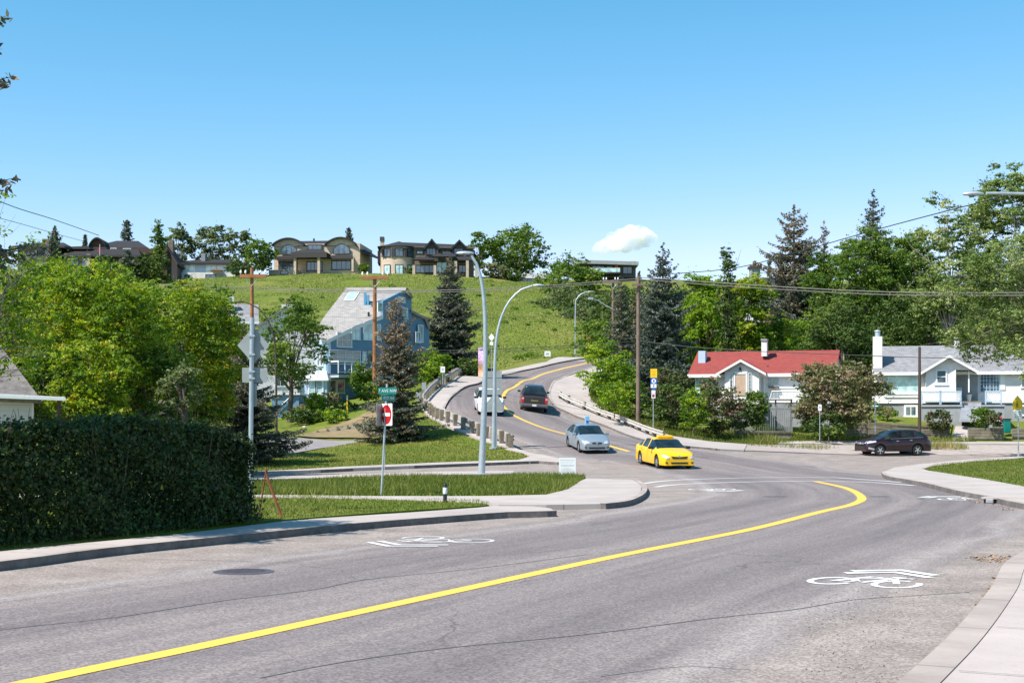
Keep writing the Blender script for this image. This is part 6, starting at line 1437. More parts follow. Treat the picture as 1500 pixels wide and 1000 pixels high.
# entrance gable
h.box('entrance_wall', 1063, 1110, 545, 592, -1.3, .0, 'stucco'); h.gpoly('entrance_gable', [(1059, 545.5), (1114, 545.5), (1086.5, 529)], -1.3, -.02, 'stucco')
k = MB(); q = lambda px, py, d: h.pt(px, py, d)
k.slabquad(q(1053, 547.5, -1.65), q(1085.5, 527.8, -1.65), q(1085.5, 527.8, 2.2), q(1053, 547.5, 1.0), .14); k.slabquad(q(1086, 527.8, -1.65), q(1119, 547.5, -1.65), q(1119, 547.5, 1.0), q(1086, 527.8, 2.2), .14); rf = k.build('entrance_roof', M['roofred'], h.t)
for a_, b_ in (((1052, 548.5), (1086, 528.6)), ((1120, 548.5), (1086, 528.6))):
    h.gpoly('bargeboard', [a_, b_, (b_[0], b_[1]+3.4), (a_[0], a_[1]+3.4)], -1.75, -1.66, 'white', rf)
o = h.box('door', 1078, 1092, 549.5, 580, -1.36, -1.302, 'lot'); M['door'] = pm('tan_door', (.50, .36, .26), (.42, .30, .21), 3, .5, .1); o.data.materials[0] = M['door']
for a_, b_ in ((1075.6, 1077.8), (1092.2, 1094.4)): h.box('door_frame', a_, b_, 547.5, 581, -1.40, -1.302, 'white', o)
h.box('door_frame', 1075.6, 1094.4, 545.6, 549.3, -1.40, -1.302, 'white', o)
for a_ in (1071, 1096.5): h.window(a_, a_+2.6, 548, 578, -1.302, 1, 6, 'white', 'glass', 'sidelight', fw=.04)
MB().lathe([(0, .3), (.08, .22), (.09, .08), (.03, 0), (0, 0)], 10, c=tuple(h.pt(1084.5, 544.5, -1.45))).build('porch_lamp', M['black'], h.t)
h.window(1122, 1132.5, 551, 565, .0, 1, 2, 'bluelight', 'glass'); h.box('flower_box', 1120.5, 1134, 566, 569, -.35, -.11, 'wood')
h.window(1020, 1034, 549, 576, .0, 3, 2, 'white', 'glasslight')
h.box('sill_band', 1133, 1207, 567, 569.3, -.06, -.001, 'white'); 
h.box('downpipe', 1113.5, 1115.5, 549, 590, -.12, -.0015, 'white')
o = h.box('chimney', 1105.5, 1113, 498, 521, 2.2, 3.0, 'stucco'); h.box('chimney_cap', 1104.8, 1113.7, 495.5, 498, 2.1, 3.1, 'stucco_grey', o); o = h.box('chimney', 1017, 1027, 512, 532, 1.9, 2.9, 'bluelight')
MB().tube([h.pt(1117, 544, 1.0), h.pt(1117, 536, 1.0)], .06, 8).build('vent_pipe', M['black'], h.t)
# its porch, railing, fence
h2 = House('deck', 'white railed deck beside the red-roofed house', 'deck', 1126, 614, 106.5, -17); h2.box('platform', 1126, 1172, 586, 589.5, 0, 3, 'metal_white'); h2.box('skirt', 1126.5, 1171.5, 589.7, 625, .05, .15, 'stucco_grey')
mb = MB(); mb.tube([h2.pt(1127, 586, .05), h2.pt(1130.5, 573, .05), h2.pt(1172, 573, .05)], .05, 6); mb.tube([h2.pt(1128, 584, .05), h2.pt(1172, 584, .05)], .03, 6)
for k_ in range(22): xx = 1130.5+k_*1.95; mb.tube([h2.pt(xx, 573, .05), h2.pt(xx, 584.5, .05)], .018, 4)
mb.build('railing', M['metal_white'], h2.t)
h2 = House('picket_fence', 'low grey picket fence at the foot of the red-roofed house', 'fence', 1070, 622, 103.5); mb = MB()
for k_ in range(34): xx = 1070+k_*2.7; mb.box(h2.u(xx), h2.u(xx+1.9), 0, .03, -.6, h2.v(595+2*math.sin(k_*1.7)))
mb.box(h2.u(1070), h2.u(1161), .031, .07, h2.v(600), h2.v(598)); mb.build('pickets', M['stucco_grey'], h2.t); h2.box('top_rail', 1070, 1161, 584.5, 586.3, .05, .15, 'wood')
for xx in (1071, 1093, 1115, 1137, 1160): h2.box('post', xx-1, xx+1, 584, 640, .16, .28, 'wood')
# --- grey-roofed white house -------------------------------------------------
h = House('house', 'white stucco house with grey shingles and a lattice porch', 'house', 1280, 612, 116, -15)
h.box('wall', 1284, 1520, 544.5, 589.5, 0, 9, 'stucco'); h.box('foundation', 1284.5, 1519, 589.5, 650, .06, 8.9, 'stucco_grey'); h.box('belt_course', 1283.5, 1520, 588.6, 590.6, -.07, -.001, 'white')
gable_roof(h, 'roof', 1279, 1528, 503, 541.5, 0, 9, 'roofgrey', .5)
x = h.u(1284); mb = MB(); mb.add([(x, .02, h.v(543.6)), (x, 8.9, h.v(543.6)), (x, 4.5, h.v(507)), (x+.2, .02, h.v(543.6)), (x+.2, 8.9, h.v(543.6)), (x+.2, 4.5, h.v(507))], [(0, 1, 2), (5, 4, 3), (0, 3, 4, 1), (1, 4, 5, 2), (2, 5, 3, 0)]); mb.build('gable_end', M['stucco'], h.t)
h.box('wall', 1277.5, 1285, 541, 589, .3, 1.6, 'stucco'); o = h.box('chimney', 1278.5, 1291.5, 492.5, 541, .3, 1.6, 'stucco')
MB().lathe([(.22, 0), (.22, .42), (.26, .43), (.26, .5), (.2, .55), (0, .58)], 14, c=(h.u(1285), .95, h.v(492.5))).build('flue', M['galv'], o, 50)
h.box('chimney', 1392, 1399, 491, 508, 4.2, 5, 'stucco')
h.window(1300, 1341, 545.5, 575, 0, 1, 1, 'white', 'glasslight', fw=.14); h.window(1324, 1337, 596, 608, .06, 2, 1, 'white', 'glass', fw=.16); h.window(1470, 1482, 596, 607, .06, 2, 1, 'white', 'glass', fw=.14)
h.box('sill_band', 1295, 1346, 580, 582, -.09, -.001, 'white')
h.box('bay_wall', 1350, 1389.5, 543.5, 589, -2.2, .0, 'stucco'); h.gpoly('bay_gable', [(1348, 543.8), (1413, 543.8), (1380.5, 524.5)], -2.2, -.02, 'stucco')
k = MB(); k.slabquad(h.pt(1343, 547.5, -2.65), h.pt(1380, 523, -2.65), h.pt(1380, 523, 2.4), h.pt(1343, 547.5, .8), .16); k.slabquad(h.pt(1380.6, 523, -2.65), h.pt(1417, 546, -2.65), h.pt(1417, 546, .8), h.pt(1380.6, 523, 2.4), .16); rf = k.build('porch_roof', M['roofgrey'], h.t)
for a_, b_ in (((1342, 548), (1380.4, 523.4)), ((1418.5, 546.8), (1380.4, 523.4))): h.gpoly('bargeboard', [a_, b_, (b_[0], b_[1]+3.6), (a_[0], a_[1]+3.6)], -2.76, -2.66, 'white', rf)
h.window(1365, 1376, 545.5, 562, -2.2, 1, 2, 'white', 'glass', fw=.12); h.box('sill_band', 1361, 1380, 564.3, 566, -2.28, -2.201, 'white')
h.box('porch_post', 1405.5, 1407.3, 546, 576, -2.1, -1.98, 'white'); h.box('porch_recess_shade', 1389.6, 1420, 543.8, 589, -.05, -.002, 'stucco_grey')  # grey sheet over the white stucco paints the shade of the porch recess
o = h.window(1424, 1435.5, 548, 574, -.0, 3, 5, 'bluelight', 'glass', 'french_door'); o = h.window(1436.8, 1448, 548, 574, -.0, 3, 5, 'bluelight', 'glass', 'french_door')
h.box('shutter', 1449.5, 1456, 547, 572, -.06, -.001, 'white'); h.window(1478, 1496, 552, 568, 0, 2, 1, 'white', 'glass')
# lattice porch
pr = House('porch', 'raised grey porch with white lattice panels and wooden steps', 'porch', 1350, 612, 111, -15)
M['greypaint'] = pm('grey_painted_wood', (.36, .38, .41), (.27, .29, .32), 2.5, .7, .2)
pr.box('platform', 1349, 1405, 593, 595.5, -.1, 3.3, 'greypaint'); pr.box('skirt', 1350, 1404, 595.7, 645, 0, .2, 'stucco_grey'); pr.box('platform', 1431, 1462, 593, 595.5, -.1, 3.3, 'greypaint'); pr.box('skirt', 1432, 1461, 595.7, 645, 0, .2, 'stucco_grey'); pr.box('landing', 1405, 1431, 587.5, 590, 1.0, 3.3, 'timber')
def lattice(x0, x1, y0, y1, d):
    a, b, z0, z1 = pr.u(x0), pr.u(x1), pr.v(y1), pr.v(y0); mb = MB(); st = .15; n = int((b-a+z1-z0)/st)+1
    for sgn in (1, -1):
        for k in range(n+1):
            c_ = k*st; p0 = (c_, 0) if c_ <= b-a else (b-a, c_-(b-a)); p1 = (0, c_) if c_ <= z1-z0 else (c_-(z1-z0), z1-z0)
            if sgn < 0: p0 = (b-a-p0[0], p0[1]); p1 = (b-a-p1[0], p1[1])
            if abs(p0[0]-p1[0])+abs(p0[1]-p1[1]) > .05: mb.tube([(a+p0[0], d+sgn*.012, z0+p0[1]), (a+p1[0], d+sgn*.012, z0+p1[1])], .028, 4)
    f = mb.build('lattice_panel', M['white'], pr.t); mb = MB()
    mb.box(a-.06, b+.06, d-.05, d+.05, z1, z1+.09); mb.box(a-.06, b+.06, d-.05, d+.05, z0-.07, z0); mb.box(a-.1, a-.001, d-.05, d+.05, z0-.25, z1+.12); mb.box(b+.001, b+.1, d-.05, d+.05, z0-.25, z1+.12); mb.build('lattice_frame', M['bluelight'], f)
lattice(1351, 1374, 574.5, 587.5, .02); lattice(1377, 1402, 574.5, 587.5, .02); lattice(1437, 1456, 574.5, 587.5, .02); lattice(1392, 1405, 568, 574, 3.0)
for k_ in range(8): pr.box('step', 1405+k_*-.8, 1431-k_*.4, 590+k_*3.4, 594+k_*3.4, .9-k_*.33-.33, 1.3-k_*.33, 'greypaint')
o = MB().lathe([(0, 0), (.18, .02), (.22, .16), (.17, .28), (.19, .32)], 14, c=tuple(pr.pt(1411.5, 587, 1.4))).build('flower_pot', flat('teal_glaze', (.01, .25, .35), .2), None, 60); o.location = pr.t.location; tag(o, 'round teal flower pot at the top of the porch steps', 'flower pot')
o = MB().lathe([(0, 0), (.14, .01), (.18, .28), (.22, .55)], 14, c=tuple(pr.pt(1431, 587, 2.4))).build('planter', M['white'], None, 60); o.location = pr.t.location; tag(o, 'white planter pot beside the porch doors', 'planter')
pw_ = sheet('garden_path', [at(1400, 110), at(1428, 110), at(1419, 104.5), at(1393, 104.5)], .06, M['concrete'], .8, .1)
ln = sheet('lawn', [at(1240, 106.6), at(1392, 106.6), at(1398, 113.6), at(1240, 113.6)], .10, M['lawn'], .8, .1)
wb = House('wheelie_bin', 'dark green wheeled bin beside the porch at right', 'bin', 1474, 634, 107); wb.box('bin_body', 1471, 1481, 615, 634, 0, .6, 'signgreen', None, .05); wb.box('lid', 1470.4, 1481.6, 612.8, 614.8, -.05, .65, 'black', None, .03)
for x_ in (1472.5, 1479.5): MB().lathe([(0, -.03), (.1, -.03), (.1, .03), (0, .03)], 12, axis='y', c=(wb.u(x_), .66, .1)).build('wheel', M['rubber'], wb.t)
gn = House('garden_ornament', 'small red and white figure by the porch planter', 'ornament', 1466, 626, 105.6); MB().lathe([(0, 0), (.16, .02), (.17, .3), (.10, .5), (.12, .62), (.0, .78)], 12).build('body', M['signwhite'], gn.t, 50); MB().lathe([(.176, .08), (.18, .15), (.172, .22)], 12).build('red_band', M['signred'], gn.t); MB().lathe([(.13, .60), (.08, .75), (0, .92)], 12).build('hat', M['signred'], gn.t)
# --- blue house ------------------------------------------------------------
A_, B_, D_, C_ = wp(508, 421, 124.5), wp(596, 421, 124.5), wp(478, 497.5, 115), wp(459, 489, 117)
base = Vector((D_.x, D_.y, g(D_.x, D_.y)-.3)); bh = thing('house', 'tall blue house with a steep weathered shingle roof and balcony', 'house', base)
def L3(p): return Vector(p)-base
nrm = (B_-A_).cross(D_-A_); 
def onroof(px, py):
    o_ = Vector((0, 0, EYE)); d_ = wp(px, py, 100)-o_; t_ = (A_-o_).dot(nrm)/d_.dot(nrm); return o_+d_*t_
rp = [onroof(*q) for q in [(508,421),(597,421),(590,429.5),(541,444.5),(543,447),(549,455),(569,459),(560,461.5),(520,477.5),(479,498),(459,489),(476,462)]]
def thick(name, pts, m, parent, t=.2, dn=None):
    n = len(pts); P0 = [L3(p) for p in pts]; nn = (P0[1]-P0[0]).cross(P0[-1]-P0[0]).normalized(); nn = nn if nn.z > 0 else -nn; off = dn or nn*-t; vs = P0+[p+off for p in P0]
    return MB().add(vs, [tuple(range(n)), tuple(range(2*n-1, n-1, -1))]+[(i, i+n, (i+1) % n+n, (i+1) % n) for i in range(n)]).build(name, M[m], parent)
rf = thick('roof', rp, 'rooflight', bh, .22)
for a_, b_ in (((478,498.6),(520,478.3)), ((520,478.3),(561,462)), ((542,444.5),(591,429.5))):
    p0, p1 = onroof(*a_)+Vector((.03, -.14, 0)), onroof(*b_)+Vector((.03, -.14, 0)); q0, q1 = p0-Vector((0, 0, .28)), p1-Vector((0, 0, .28))
    thick('bargeboard', [p0, p1, q1, q0], 'white', rf, dn=Vector((.0, .08, 0)))
def wallq(name, p0, p1, zb, tops, m, parent=None, th=.25):
    """vertical wall from plan point p0 to p1; tops = [(fraction, z)] along it"""
    d = (p1-p0); d.z = 0; nn = Vector((-d.y, d.x, 0)).normalized()*th; pts = [Vector((p0.x, p0.y, zb)), Vector((p1.x, p1.y, zb))]+[Vector((p0.x+d.x*f, p0.y+d.y*f, z)) for f, z in sorted(tops, reverse=True)]
    return thick(name, pts, m, parent or bh, dn=nn)
def zz_(py, Y): return EYE+(HY-py)/F*Y
gz = base.z-.5
W1a, W1b = wp(480, 0, 115.3), wp(561, 0, 119.2)
wallq('front_wall', W1a, W1b, gz, [(0, zz_(499, 115.3)), (1, zz_(464, 119.2))], 'blue')
W0 = wp(461, 0, 119.5); wallq('side_wall', W0, W1a, gz, [(0, zz_(493, 119.5)), (1, zz_(499, 115.3))], 'bluelight')  # paler siding than the front paints sunlight onto this side
W2 = wp(603, 0, 123.5); wallq('upper_wall', W1b, W2, gz, [(0, zz_(441, 119.4)), (.72, zz_(425.5, 122.3)), (1, zz_(436, 123.5))], 'blue')
W3 = wp(629, 0, 126); wallq('wing_wall', W2+Vector((0, .4, 0)), W3, gz, [(0, zz_(456, 124)), (.75, zz_(468, 125.5)), (1, zz_(483, 126))], 'blue')
# backs so the house is closed
Bk0, Bk1 = W0+Vector((2.5, 10, 0)), W3+Vector((-1.6, 8, 0)); wallq('rear_wall', Bk1, Bk0, gz, [(0, zz_(500, 126)), (.5, zz_(440, 126)), (1, zz_(470, 126))], 'blue'); wallq('side_wall', Bk0, W0, gz, [(0, zz_(470, 126)), (1, zz_(493, 119.5))], 'bluelight'); wallq('end_wall', W3, Bk1, gz, [(0, zz_(483, 126)), (1, zz_(500, 126))], 'blue')
thick('roof', [wp(597, 420.5, 121.6), wp(606, 436, 122.6), wp(606, 436, 131), wp(597, 420.5, 131)], 'rooflight', bh, .2)
thick('roof', [wp(603, 454, 123), wp(625, 465, 125), wp(625, 465, 133), wp(603, 454, 131)], 'rooflight', bh, .2); thick('roof', [wp(625, 465, 125), wp(631, 481, 125.6), wp(631, 481, 133), wp(625, 465, 133)], 'rooflight', bh, .2)
def facewin(p0, p1, x0, x1, y0, y1, cols, rows, fm='metal_white', gm='glasslight', fw=.08, name='window', slant=None, extra=.0):
    """window on the wall p0-p1, outline given in photo pixels"""
    d = (p1-p0); d.z = 0
    def frac(px):
        k = (px-CX)/F; return (k*p0.y-p0.x)/(d.x-k*d.y)
    f0, f1 = frac(x0), frac(x1); Ln = d.length; q0 = p0+d*f0; Ya = p0.y+d.y*(f0+f1)/2
    t = thing('tmp', None, None); mb = None
    za, zb_ = zz_(y1, Ya), zz_(y0, Ya); o = win(bh, 0, (f1-f0)*Ln, za, zb_, -.01-extra, cols, rows, fm, gm, name, fw); bpy.data.objects.remove(t)
    o.location = (q0.x-base.x, q0.y-base.y, -base.z); o.rotation_euler = (0, 0, math.atan2(d.y, d.x)); return o
facewin(W1a, W1b, 494, 514, 488, 507.5, 3, 2, gm='glass'); facewin(W1a, W1b, 515.5, 526, 482, 496.5, 2, 1); facewin(W1a, W1b, 533, 546, 474, 497, 2, 2); facewin(W1a, W1b, 547.5, 556, 476, 497, 1, 1)
facewin(W1a, W1b, 483, 526.5, 514, 532.5, 4, 2, gm='glass'); facewin(W1a, W1b, 531.5, 535, 516, 531, 1, 1); facewin(W1a, W1b, 538, 548, 514, 533, 1, 1, 'blue', 'glass', name='balcony_door')
facewin(W1b, W2, 553, 559, 444.5, 455, 1, 1); facewin(W1b, W2, 570, 576, 445, 465, 1, 2); facewin(W1b, W2, 590, 596, 452, 466, 1, 1); facewin(W1b, W2, 583, 592, 436, 442, 1, 1); facewin(W2, W3, 609, 615, 487, 501, 2, 1); facewin(W2, W3, 612.5, 618.5, 477, 500, 1, 1)
facewin(W0, W1a, 466, 469, 517, 535, 1, 2, 'metal_white', 'glass', .1); facewin(W0, W1a, 470.5, 473.5, 517, 535, 1, 2, 'metal_white', 'glass', .1)
facewin(W1a, W1b, 483, 491, 556.5, 575, 1, 1, 'metal_white', 'glass', name='patio_door'); facewin(W1a, W1b, 494, 503, 556.5, 575, 1, 1, 'metal_white', 'glass', name='patio_door')
# skylight and chimney
q = [onroof(513, 429), onroof(525, 429), onroof(517, 439.5), onroof(505.5, 439.5)]; up = nrm.normalized() if nrm.z > 0 else -nrm.normalized(); thick('skylight', [p+up*.10 for p in q], 'glasslight', rf, .09); q2 = [onroof(511.5, 428), onroof(527, 428), onroof(518.5, 440.6), onroof(503.5, 440.6)]; thick('skylight_frame', [p+up*.07 for p in q2], 'white', rf, .06)
cb = L3(onroof(537, 445)); MB().box(cb.x-.22, cb.x-.03, cb.y-.25, cb.y+.25, cb.z-.3, cb.z+.95).box(cb.x+.03, cb.x+.22, cb.y-.25, cb.y+.25, cb.z-.3, cb.z+.75).build('chimney', flat('sky_blue_flashing', (.10, .32, .50), .4), rf); cb = L3(onroof(540, 463))
MB().tube([cb, cb+Vector((0, 0, .35))], .09, 8).build('vent_pipe', M['black'], rf)
# balcony
d = (W1b-W1a).normalized(); d.z = 0; nn = Vector((d.y, -d.x, 0)); zf = zz_(547.5, 115)
bp0 = W1a+d*.0; bl = 8.0
MBx = MB(); MBx.M = Matrix.Translation((bp0.x-base.x, bp0.y-base.y, -base.z))@Matrix.Rotation(math.atan2(d.y, d.x), 4, 'Z')
MBx.box(0, bl, -1.5, 0, zf-.3, zf-.05); MBx.build('balcony_floor', M['bluelight'], bh)
m2 = MB(); m2.M = MBx.M; m2.box(-.05, bl+.05, -1.55, -.0, zf-.05, zf+.02); m2.build('balcony_edge', M['cedar'], bh)
m2 = MB(); m2.M = MBx.M; m2.box(0, bl, -1.5, -1.42, zf+.95, zf+1.05); m2.box(0, bl, -1.49, -1.43, zf+.1, zf+.16); m2.box(0, .08, -1.5, 0, zf+.95, zf+1.05)
for k_ in range(13): m2.box(k_*bl/12-.035, k_*bl/12+.035, -1.5, -1.43, zf, zf+.95)
m2.build('balcony_railing', M['metal_white'], bh)
# sunroom
sr = House('sunroom', 'small light blue sunroom with a white hipped roof', 'sunroom', 446, 584, 113.2)
sr.box('wall', 446, 479, 555, 590, 0, 3, 'bluelight'); hip_roof(sr, 'roof', 443, 481, 462, 474, 541.5, 554.5, 0, 3, 'white', .25, .1, 'white'); sr.window(453.5, 461.5, 557, 576, 0, 1, 2, 'metal_white', 'glasslight', fw=.11); sr.window(464, 472, 557, 576, 0, 1, 2, 'metal_white', 'glasslight', fw=.11)
st = House('stairs', 'stone garden steps climbing to the sunroom', 'stairs', 420, 606, 107)
for k_ in range(9): st.box('step', 418+k_*3.0, 432+k_*3.0, 602-k_*2.2, 606.5-k_*2.0, -.2+k_*.35, .5+k_*.35, 'timber')
gz_ = House('garage', 'low dark blue garage wall with a white handrail', 'garage', 398, 612, 108.5); gz_.box('wall', 398, 438, 578, 630, 0, 4, 'blue'); gz_.box('roof', 396, 440, 575.5, 578, -.2, 4.2, 'metal_white'); MB().tube([gz_.pt(408, 598, -.15), gz_.pt(428, 579, -.15)], .05, 6).build('handrail', M['metal_white'], gz_.t)
# --- white/grey house behind the tree --------------------------------------
h = House('house', 'pale grey-white house with a dark roof behind the leafy tree', 'house', 388, 604, 121, 10)
M['palewall'] = pm('pale_stucco', (.58, .58, .60), (.5, .5, .52), 1.5, .85, .2, 20)
h.box('wall', 374, 468, 478, 625, 0, 8, 'palewall'); h.gpoly('gable_wall', [(374, 478), (462, 478), (418, 450)], .01, 7.9, 'palewall')
k = MB(); k.slabquad(h.pt(366, 484, -.4), h.pt(417, 448, -.4), h.pt(417, 448, 8.4), h.pt(366, 484, 8.4), .2); k.slabquad(h.pt(418, 448, -.4), h.pt(472, 484, -.4), h.pt(484, 470, 8.4), h.pt(418, 448, 8.4), .2); k.build('roof', pm('slate_grey_shingles', (.19, .18, .20), (.13, .125, .14), 2, .9, .4, 20), h.t)
o = h.box('chimney', 411, 430, 446, 466, -.2, 1.0, 'stucco'); MB().lathe([(.18, 0), (.18, .5), (.22, .52), (0, .6)], 10, c=(h.u(422), .4, h.v(446))).build('flue', M['galvdark'], o)
h.window(400, 412, 500, 520, 0, 2, 1, 'white', 'glass'); h.window(436, 444, 552, 582, 0, 1, 1, 'galvdark', 'glass', name='garage_door'); h.window(404, 416, 545, 565, 0, 2, 1, 'white', 'glass')
h = House('house', 'grey roof with a white vent seen above the maples', 'house', 340, 600, 135, 11); h.box('wall', 320, 372, 468, 615, 0, 8, 'palewall'); gable_roof(h, 'roof', 312, 378, 440, 468, 0, 8, 'roofgrey', .4); o = h.box('chimney', 333, 343, 432, 452, 2, 3, 'stucco')
# --- house at far left behind the hedge -------------------------------------
h = House('house', 'low house with weathered shingles and a white eave at the left edge', 'house', -60, 625, 42, 19)
h.box('wall', -120, 37, 582, 640, 0, 6, 'offwhite'); k = MB(); k.slabquad(h.pt(-150, 577, -.6), h.pt(48, 585, -.6), h.pt(-12, 492, 3.5), h.pt(-150, 488, 3.5), .12); k.slabquad(h.pt(-150, 577, 7.5), h.pt(48, 585, 7.5), h.pt(-12, 492, 3.52), h.pt(-150, 488, 3.52), .12); k.slabquad(h.pt(48, 585, -.6), h.pt(48, 585, 7.5), h.pt(-12, 492, 3.52), h.pt(-12, 491.6, 3.5), .12); rf = k.build('roof', M['oldroof'], h.t)
h.gpoly('eave', [(-150, 573), (80, 582), (80, 586.5), (-150, 578)], -.85, -.62, 'white', rf); k = MB().slabquad(h.pt(-100, 572, -.84), h.pt(79, 581, -.84), h.pt(66, 580, 2.5), h.pt(-100, 571, 2.5), .05); k.build('porch_roof', M['white'], h.t); h.box('corner_board', 35.5, 38.2, 582, 640, -.03, -.001, 'white')
h.box('porch_post', 69, 74, 586, 650, -.7, -.45, 'cedar')
h = House('shed', 'plain white garage wall glimpsed beyond the hedge', 'garage', 250, 632, 60, 14); h.box('wall', 222, 280, 592, 650, 0, 6, 'stucco'); gable_roof(h, 'roof', 216, 287, 583, 592, 0, 6, 'wood', .4)
# --- ridge houses ------------------------------------------------------------
h = House('house', 'stone house with two arched roof ends and dark window bands', 'house', 470, 404, 306, -6)
h.box('wall', 400, 528, 357, 412, 0, 13, 'stone')
def archroof(x0, x1, ys, yt):
    n = 14; pts = [(x0+(x1-x0)*k/n, ys-(ys-yt)*math.sin(math.pi*(k/n))**.8) for k in range(n+1)]; return pts
for x0, x1 in ((398, 447), (477, 523)):
    a_ = archroof(x0, x1, 358, 348); h.gpoly('arched_gable', [(x0+2, 360)]+[(x, y+2.2) for x, y in a_[1:-1]]+[(x1-2, 360)], -.3, 5, 'stone')
    vs = [h.pt(x, y, -1.0) for x, y in a_]+[h.pt(x, y, 9) for x, y in a_]+[h.pt(x, y+2.2, -1.0) for x, y in a_]+[h.pt(x, y+2.2, 9) for x, y in a_]; n = len(a_)
    fs = []
    for i in range(n-1): fs += [(i, i+1, n+i+1, n+i), (2*n+i, 3*n+i, 3*n+i+1, 2*n+i+1), (i, 2*n+i, 2*n+i+1, i+1)]
    MB().add(vs, fs).build('arched_roof', M['roofdark'], h.t)
k = MB(); k.slabquad(h.pt(420, 359, -.2), h.pt(500, 359, -.2), h.pt(505, 347.3, 6), h.pt(420, 347.3, 6), .2); k.slabquad(h.pt(505, 347.5, 6), h.pt(519, 355, -.5), h.pt(534, 371.5, .5), h.pt(545, 371.5, 13), .2); k.build('roof', M['roofdark'], h.t)
h.box('side_wing', 521, 527.9, 371, 412, .1, 12.9, 'stonedark')
for x0, x1 in ((411.5, 434), (490, 512.5)): h.window(x0, x1, 358.5, 372, -.35, 3, 1, 'fascia', 'glass', fw=.22, arch=.9)
h.window(452, 471, 359.5, 365, -.3, 3, 1, 'fascia', 'glass', fw=.2); h.window(408, 434, 383.5, 395, 0, 5, 1, 'fascia', 'glass', fw=.2); h.window(487, 514, 383, 394.5, 0, 4, 1, 'fascia', 'glass', fw=.2); h.window(450, 471, 384, 396, 0, 4, 1, 'fascia', 'glass', fw=.2, name='patio_door')
for x0, x1 in ((405, 436), (485, 519)): hip_roof(h, 'canopy', x0, x1, x0+3, x1-3, 374.5, 377, -1.2, -.01, 'roofdark', .2, .5)
hip_roof(h, 'porch_roof', 432, 484, 442, 474, 367, 372.5, -3.2, -.01, 'roofdark', .3, 1.0)
for x in (437, 472): h.box('porch_pillar', x-1.8, x+1.8, 374, 403, -3.2, -2.6, 'stone')
for x in (519,): h.box('porch_pillar', x-1.5, x+1.5, 377, 399, -1.4, -.9, 'stone')
h.box('terrace', 400, 440, 397.5, 408, -4, -.01, 'stone'); h.box('porch_railing', 440, 471, 396.5, 397.2, -3, -2.9, 'fascia'); h.window(418, 428, 399.8, 403.5, -4, 1, 1, 'fascia', 'glass', fw=.1)
MB().tube([h.pt(453, 349, 4), h.pt(453, 345.6, 4)], .2, 8).build('vent_pipe', M['black'], h.t)
# turreted house
h = House('house', 'stone house with a round turret, shutters and twin dark gables', 'house', 600, 402, 303, 3)
h.box('wall', 606, 694, 361, 408, 0, 12, 'stonedark'); cxm = h.u(584); R_ = 27/h.s; seg = 28
tw = MB(); tw.lathe([(R_, -1), (R_, h.v(361))], seg, c=(cxm, R_*.75, 0)); tw.build('turret', M['stone'], h.t, 50)
k = MB(); k.lathe([(0, h.v(351)), (R_*.5, h.v(355)), (R_*1.13, h.v(361)), (R_*1.13, h.v(361.8)), (R_, h.v(362))], seg, c=(cxm, R_*.75, 0)); k.build('turret_roof', M['roofdark'], h.t, 40)
k = MB(); e = [h.pt(553, 362, -1), h.pt(610, 363, -.6), h.pt(693, 364, -.6), h.pt(700, 366, 12.5), h.pt(553, 362, 12.5)]; r = [h.pt(584, 349.5, 6), h.pt(676, 352.5, 6)]
k.add(e+r, [(0, 1, 5), (1, 2, 6, 5), (2, 3, 6), (3, 4, 5, 6), (4, 0, 5), (4, 3, 2, 1, 0)]); k.build('roof', M['roofdark'], h.t)
for cx_, w2, yt, fr in ((632.5, 10.5, 351.5, -2.0), (672.5, 11.5, 352.5, -2.0)):
    h.gpoly('gable_wall', [(cx_-w2+1, 366), (cx_+w2-1, 366), (cx_, yt+1.5)], fr, 1, 'darkside'); h.box('gable_wall', cx_-w2+1, cx_+w2-1, 366, 384, fr, .0, 'darkside')
    k = MB(); k.slabquad(h.pt(cx_-w2-2, 366, fr-.7), h.pt(cx_, yt, fr-.7), h.pt(cx_, yt, 5), h.pt(cx_-w2-2, 366, 1.5), .35); k.slabquad(h.pt(cx_, yt, fr-.7), h.pt(cx_+w2+2, 366, fr-.7), h.pt(cx_+w2+2, 366, 1.5), h.pt(cx_, yt, 5), .35); k.build('gable_roof', M['roofdark'], h.t)
    h.window(cx_-7, cx_+4.5, 366, 374, fr, 3, 1, 'fascia', 'glass', fw=.18)
h.window(611, 619, 368, 371.3, 0, 2, 1, 'fascia', 'glasslight', fw=.15); h.window(648, 661, 368, 373.5, 0, 3, 1, 'fascia', 'glass', fw=.15)
k = MB(); k.slabquad(h.pt(606, 382.5, -3.2), h.pt(634, 382.5, -3.2), h.pt(634, 376, 0), h.pt(611, 376, 0), .3); k.slabquad(h.pt(632, 378.5, -4.0), h.pt(668, 378.5, -4.0), h.pt(664, 372.5, -2.0), h.pt(640, 372.5, -2.0), .3); k.slabquad(h.pt(668, 383, -3.4), h.pt(696, 383, -3.4), h.pt(692, 377, -2.0), h.pt(668, 377, -2.0), .3); k.build('lower_roof', M['roofdark'], h.t)
h.window(609.5, 635, 389, 398.5, 0, 4, 1, 'fascia', 'glass', fw=.2); h.window(640, 654, 384, 399, -.02, 2, 1, 'fascia', 'glasslight', fw=.2); h.window(672.5, 682, 388.5, 398, 0, 2, 1, 'fascia', 'glass', fw=.2)
for x in (606.5, 637, 667, 684, 697): h.box('stone_pier', x-2, x+2, 391 if x not in (667, 684) else 384, 410, -3.6, -2.9, 'stone')
o = h.box('chimney', 556, 561.5, 349, 405, 4, 6, 'stone'); h.box('chimney_cap', 555.5, 562, 343.5, 349, 3.8, 6.2, 'darkside', o); h.box('side_bay', 552.5, 559, 365, 383, 3, 9, 'roofdark')
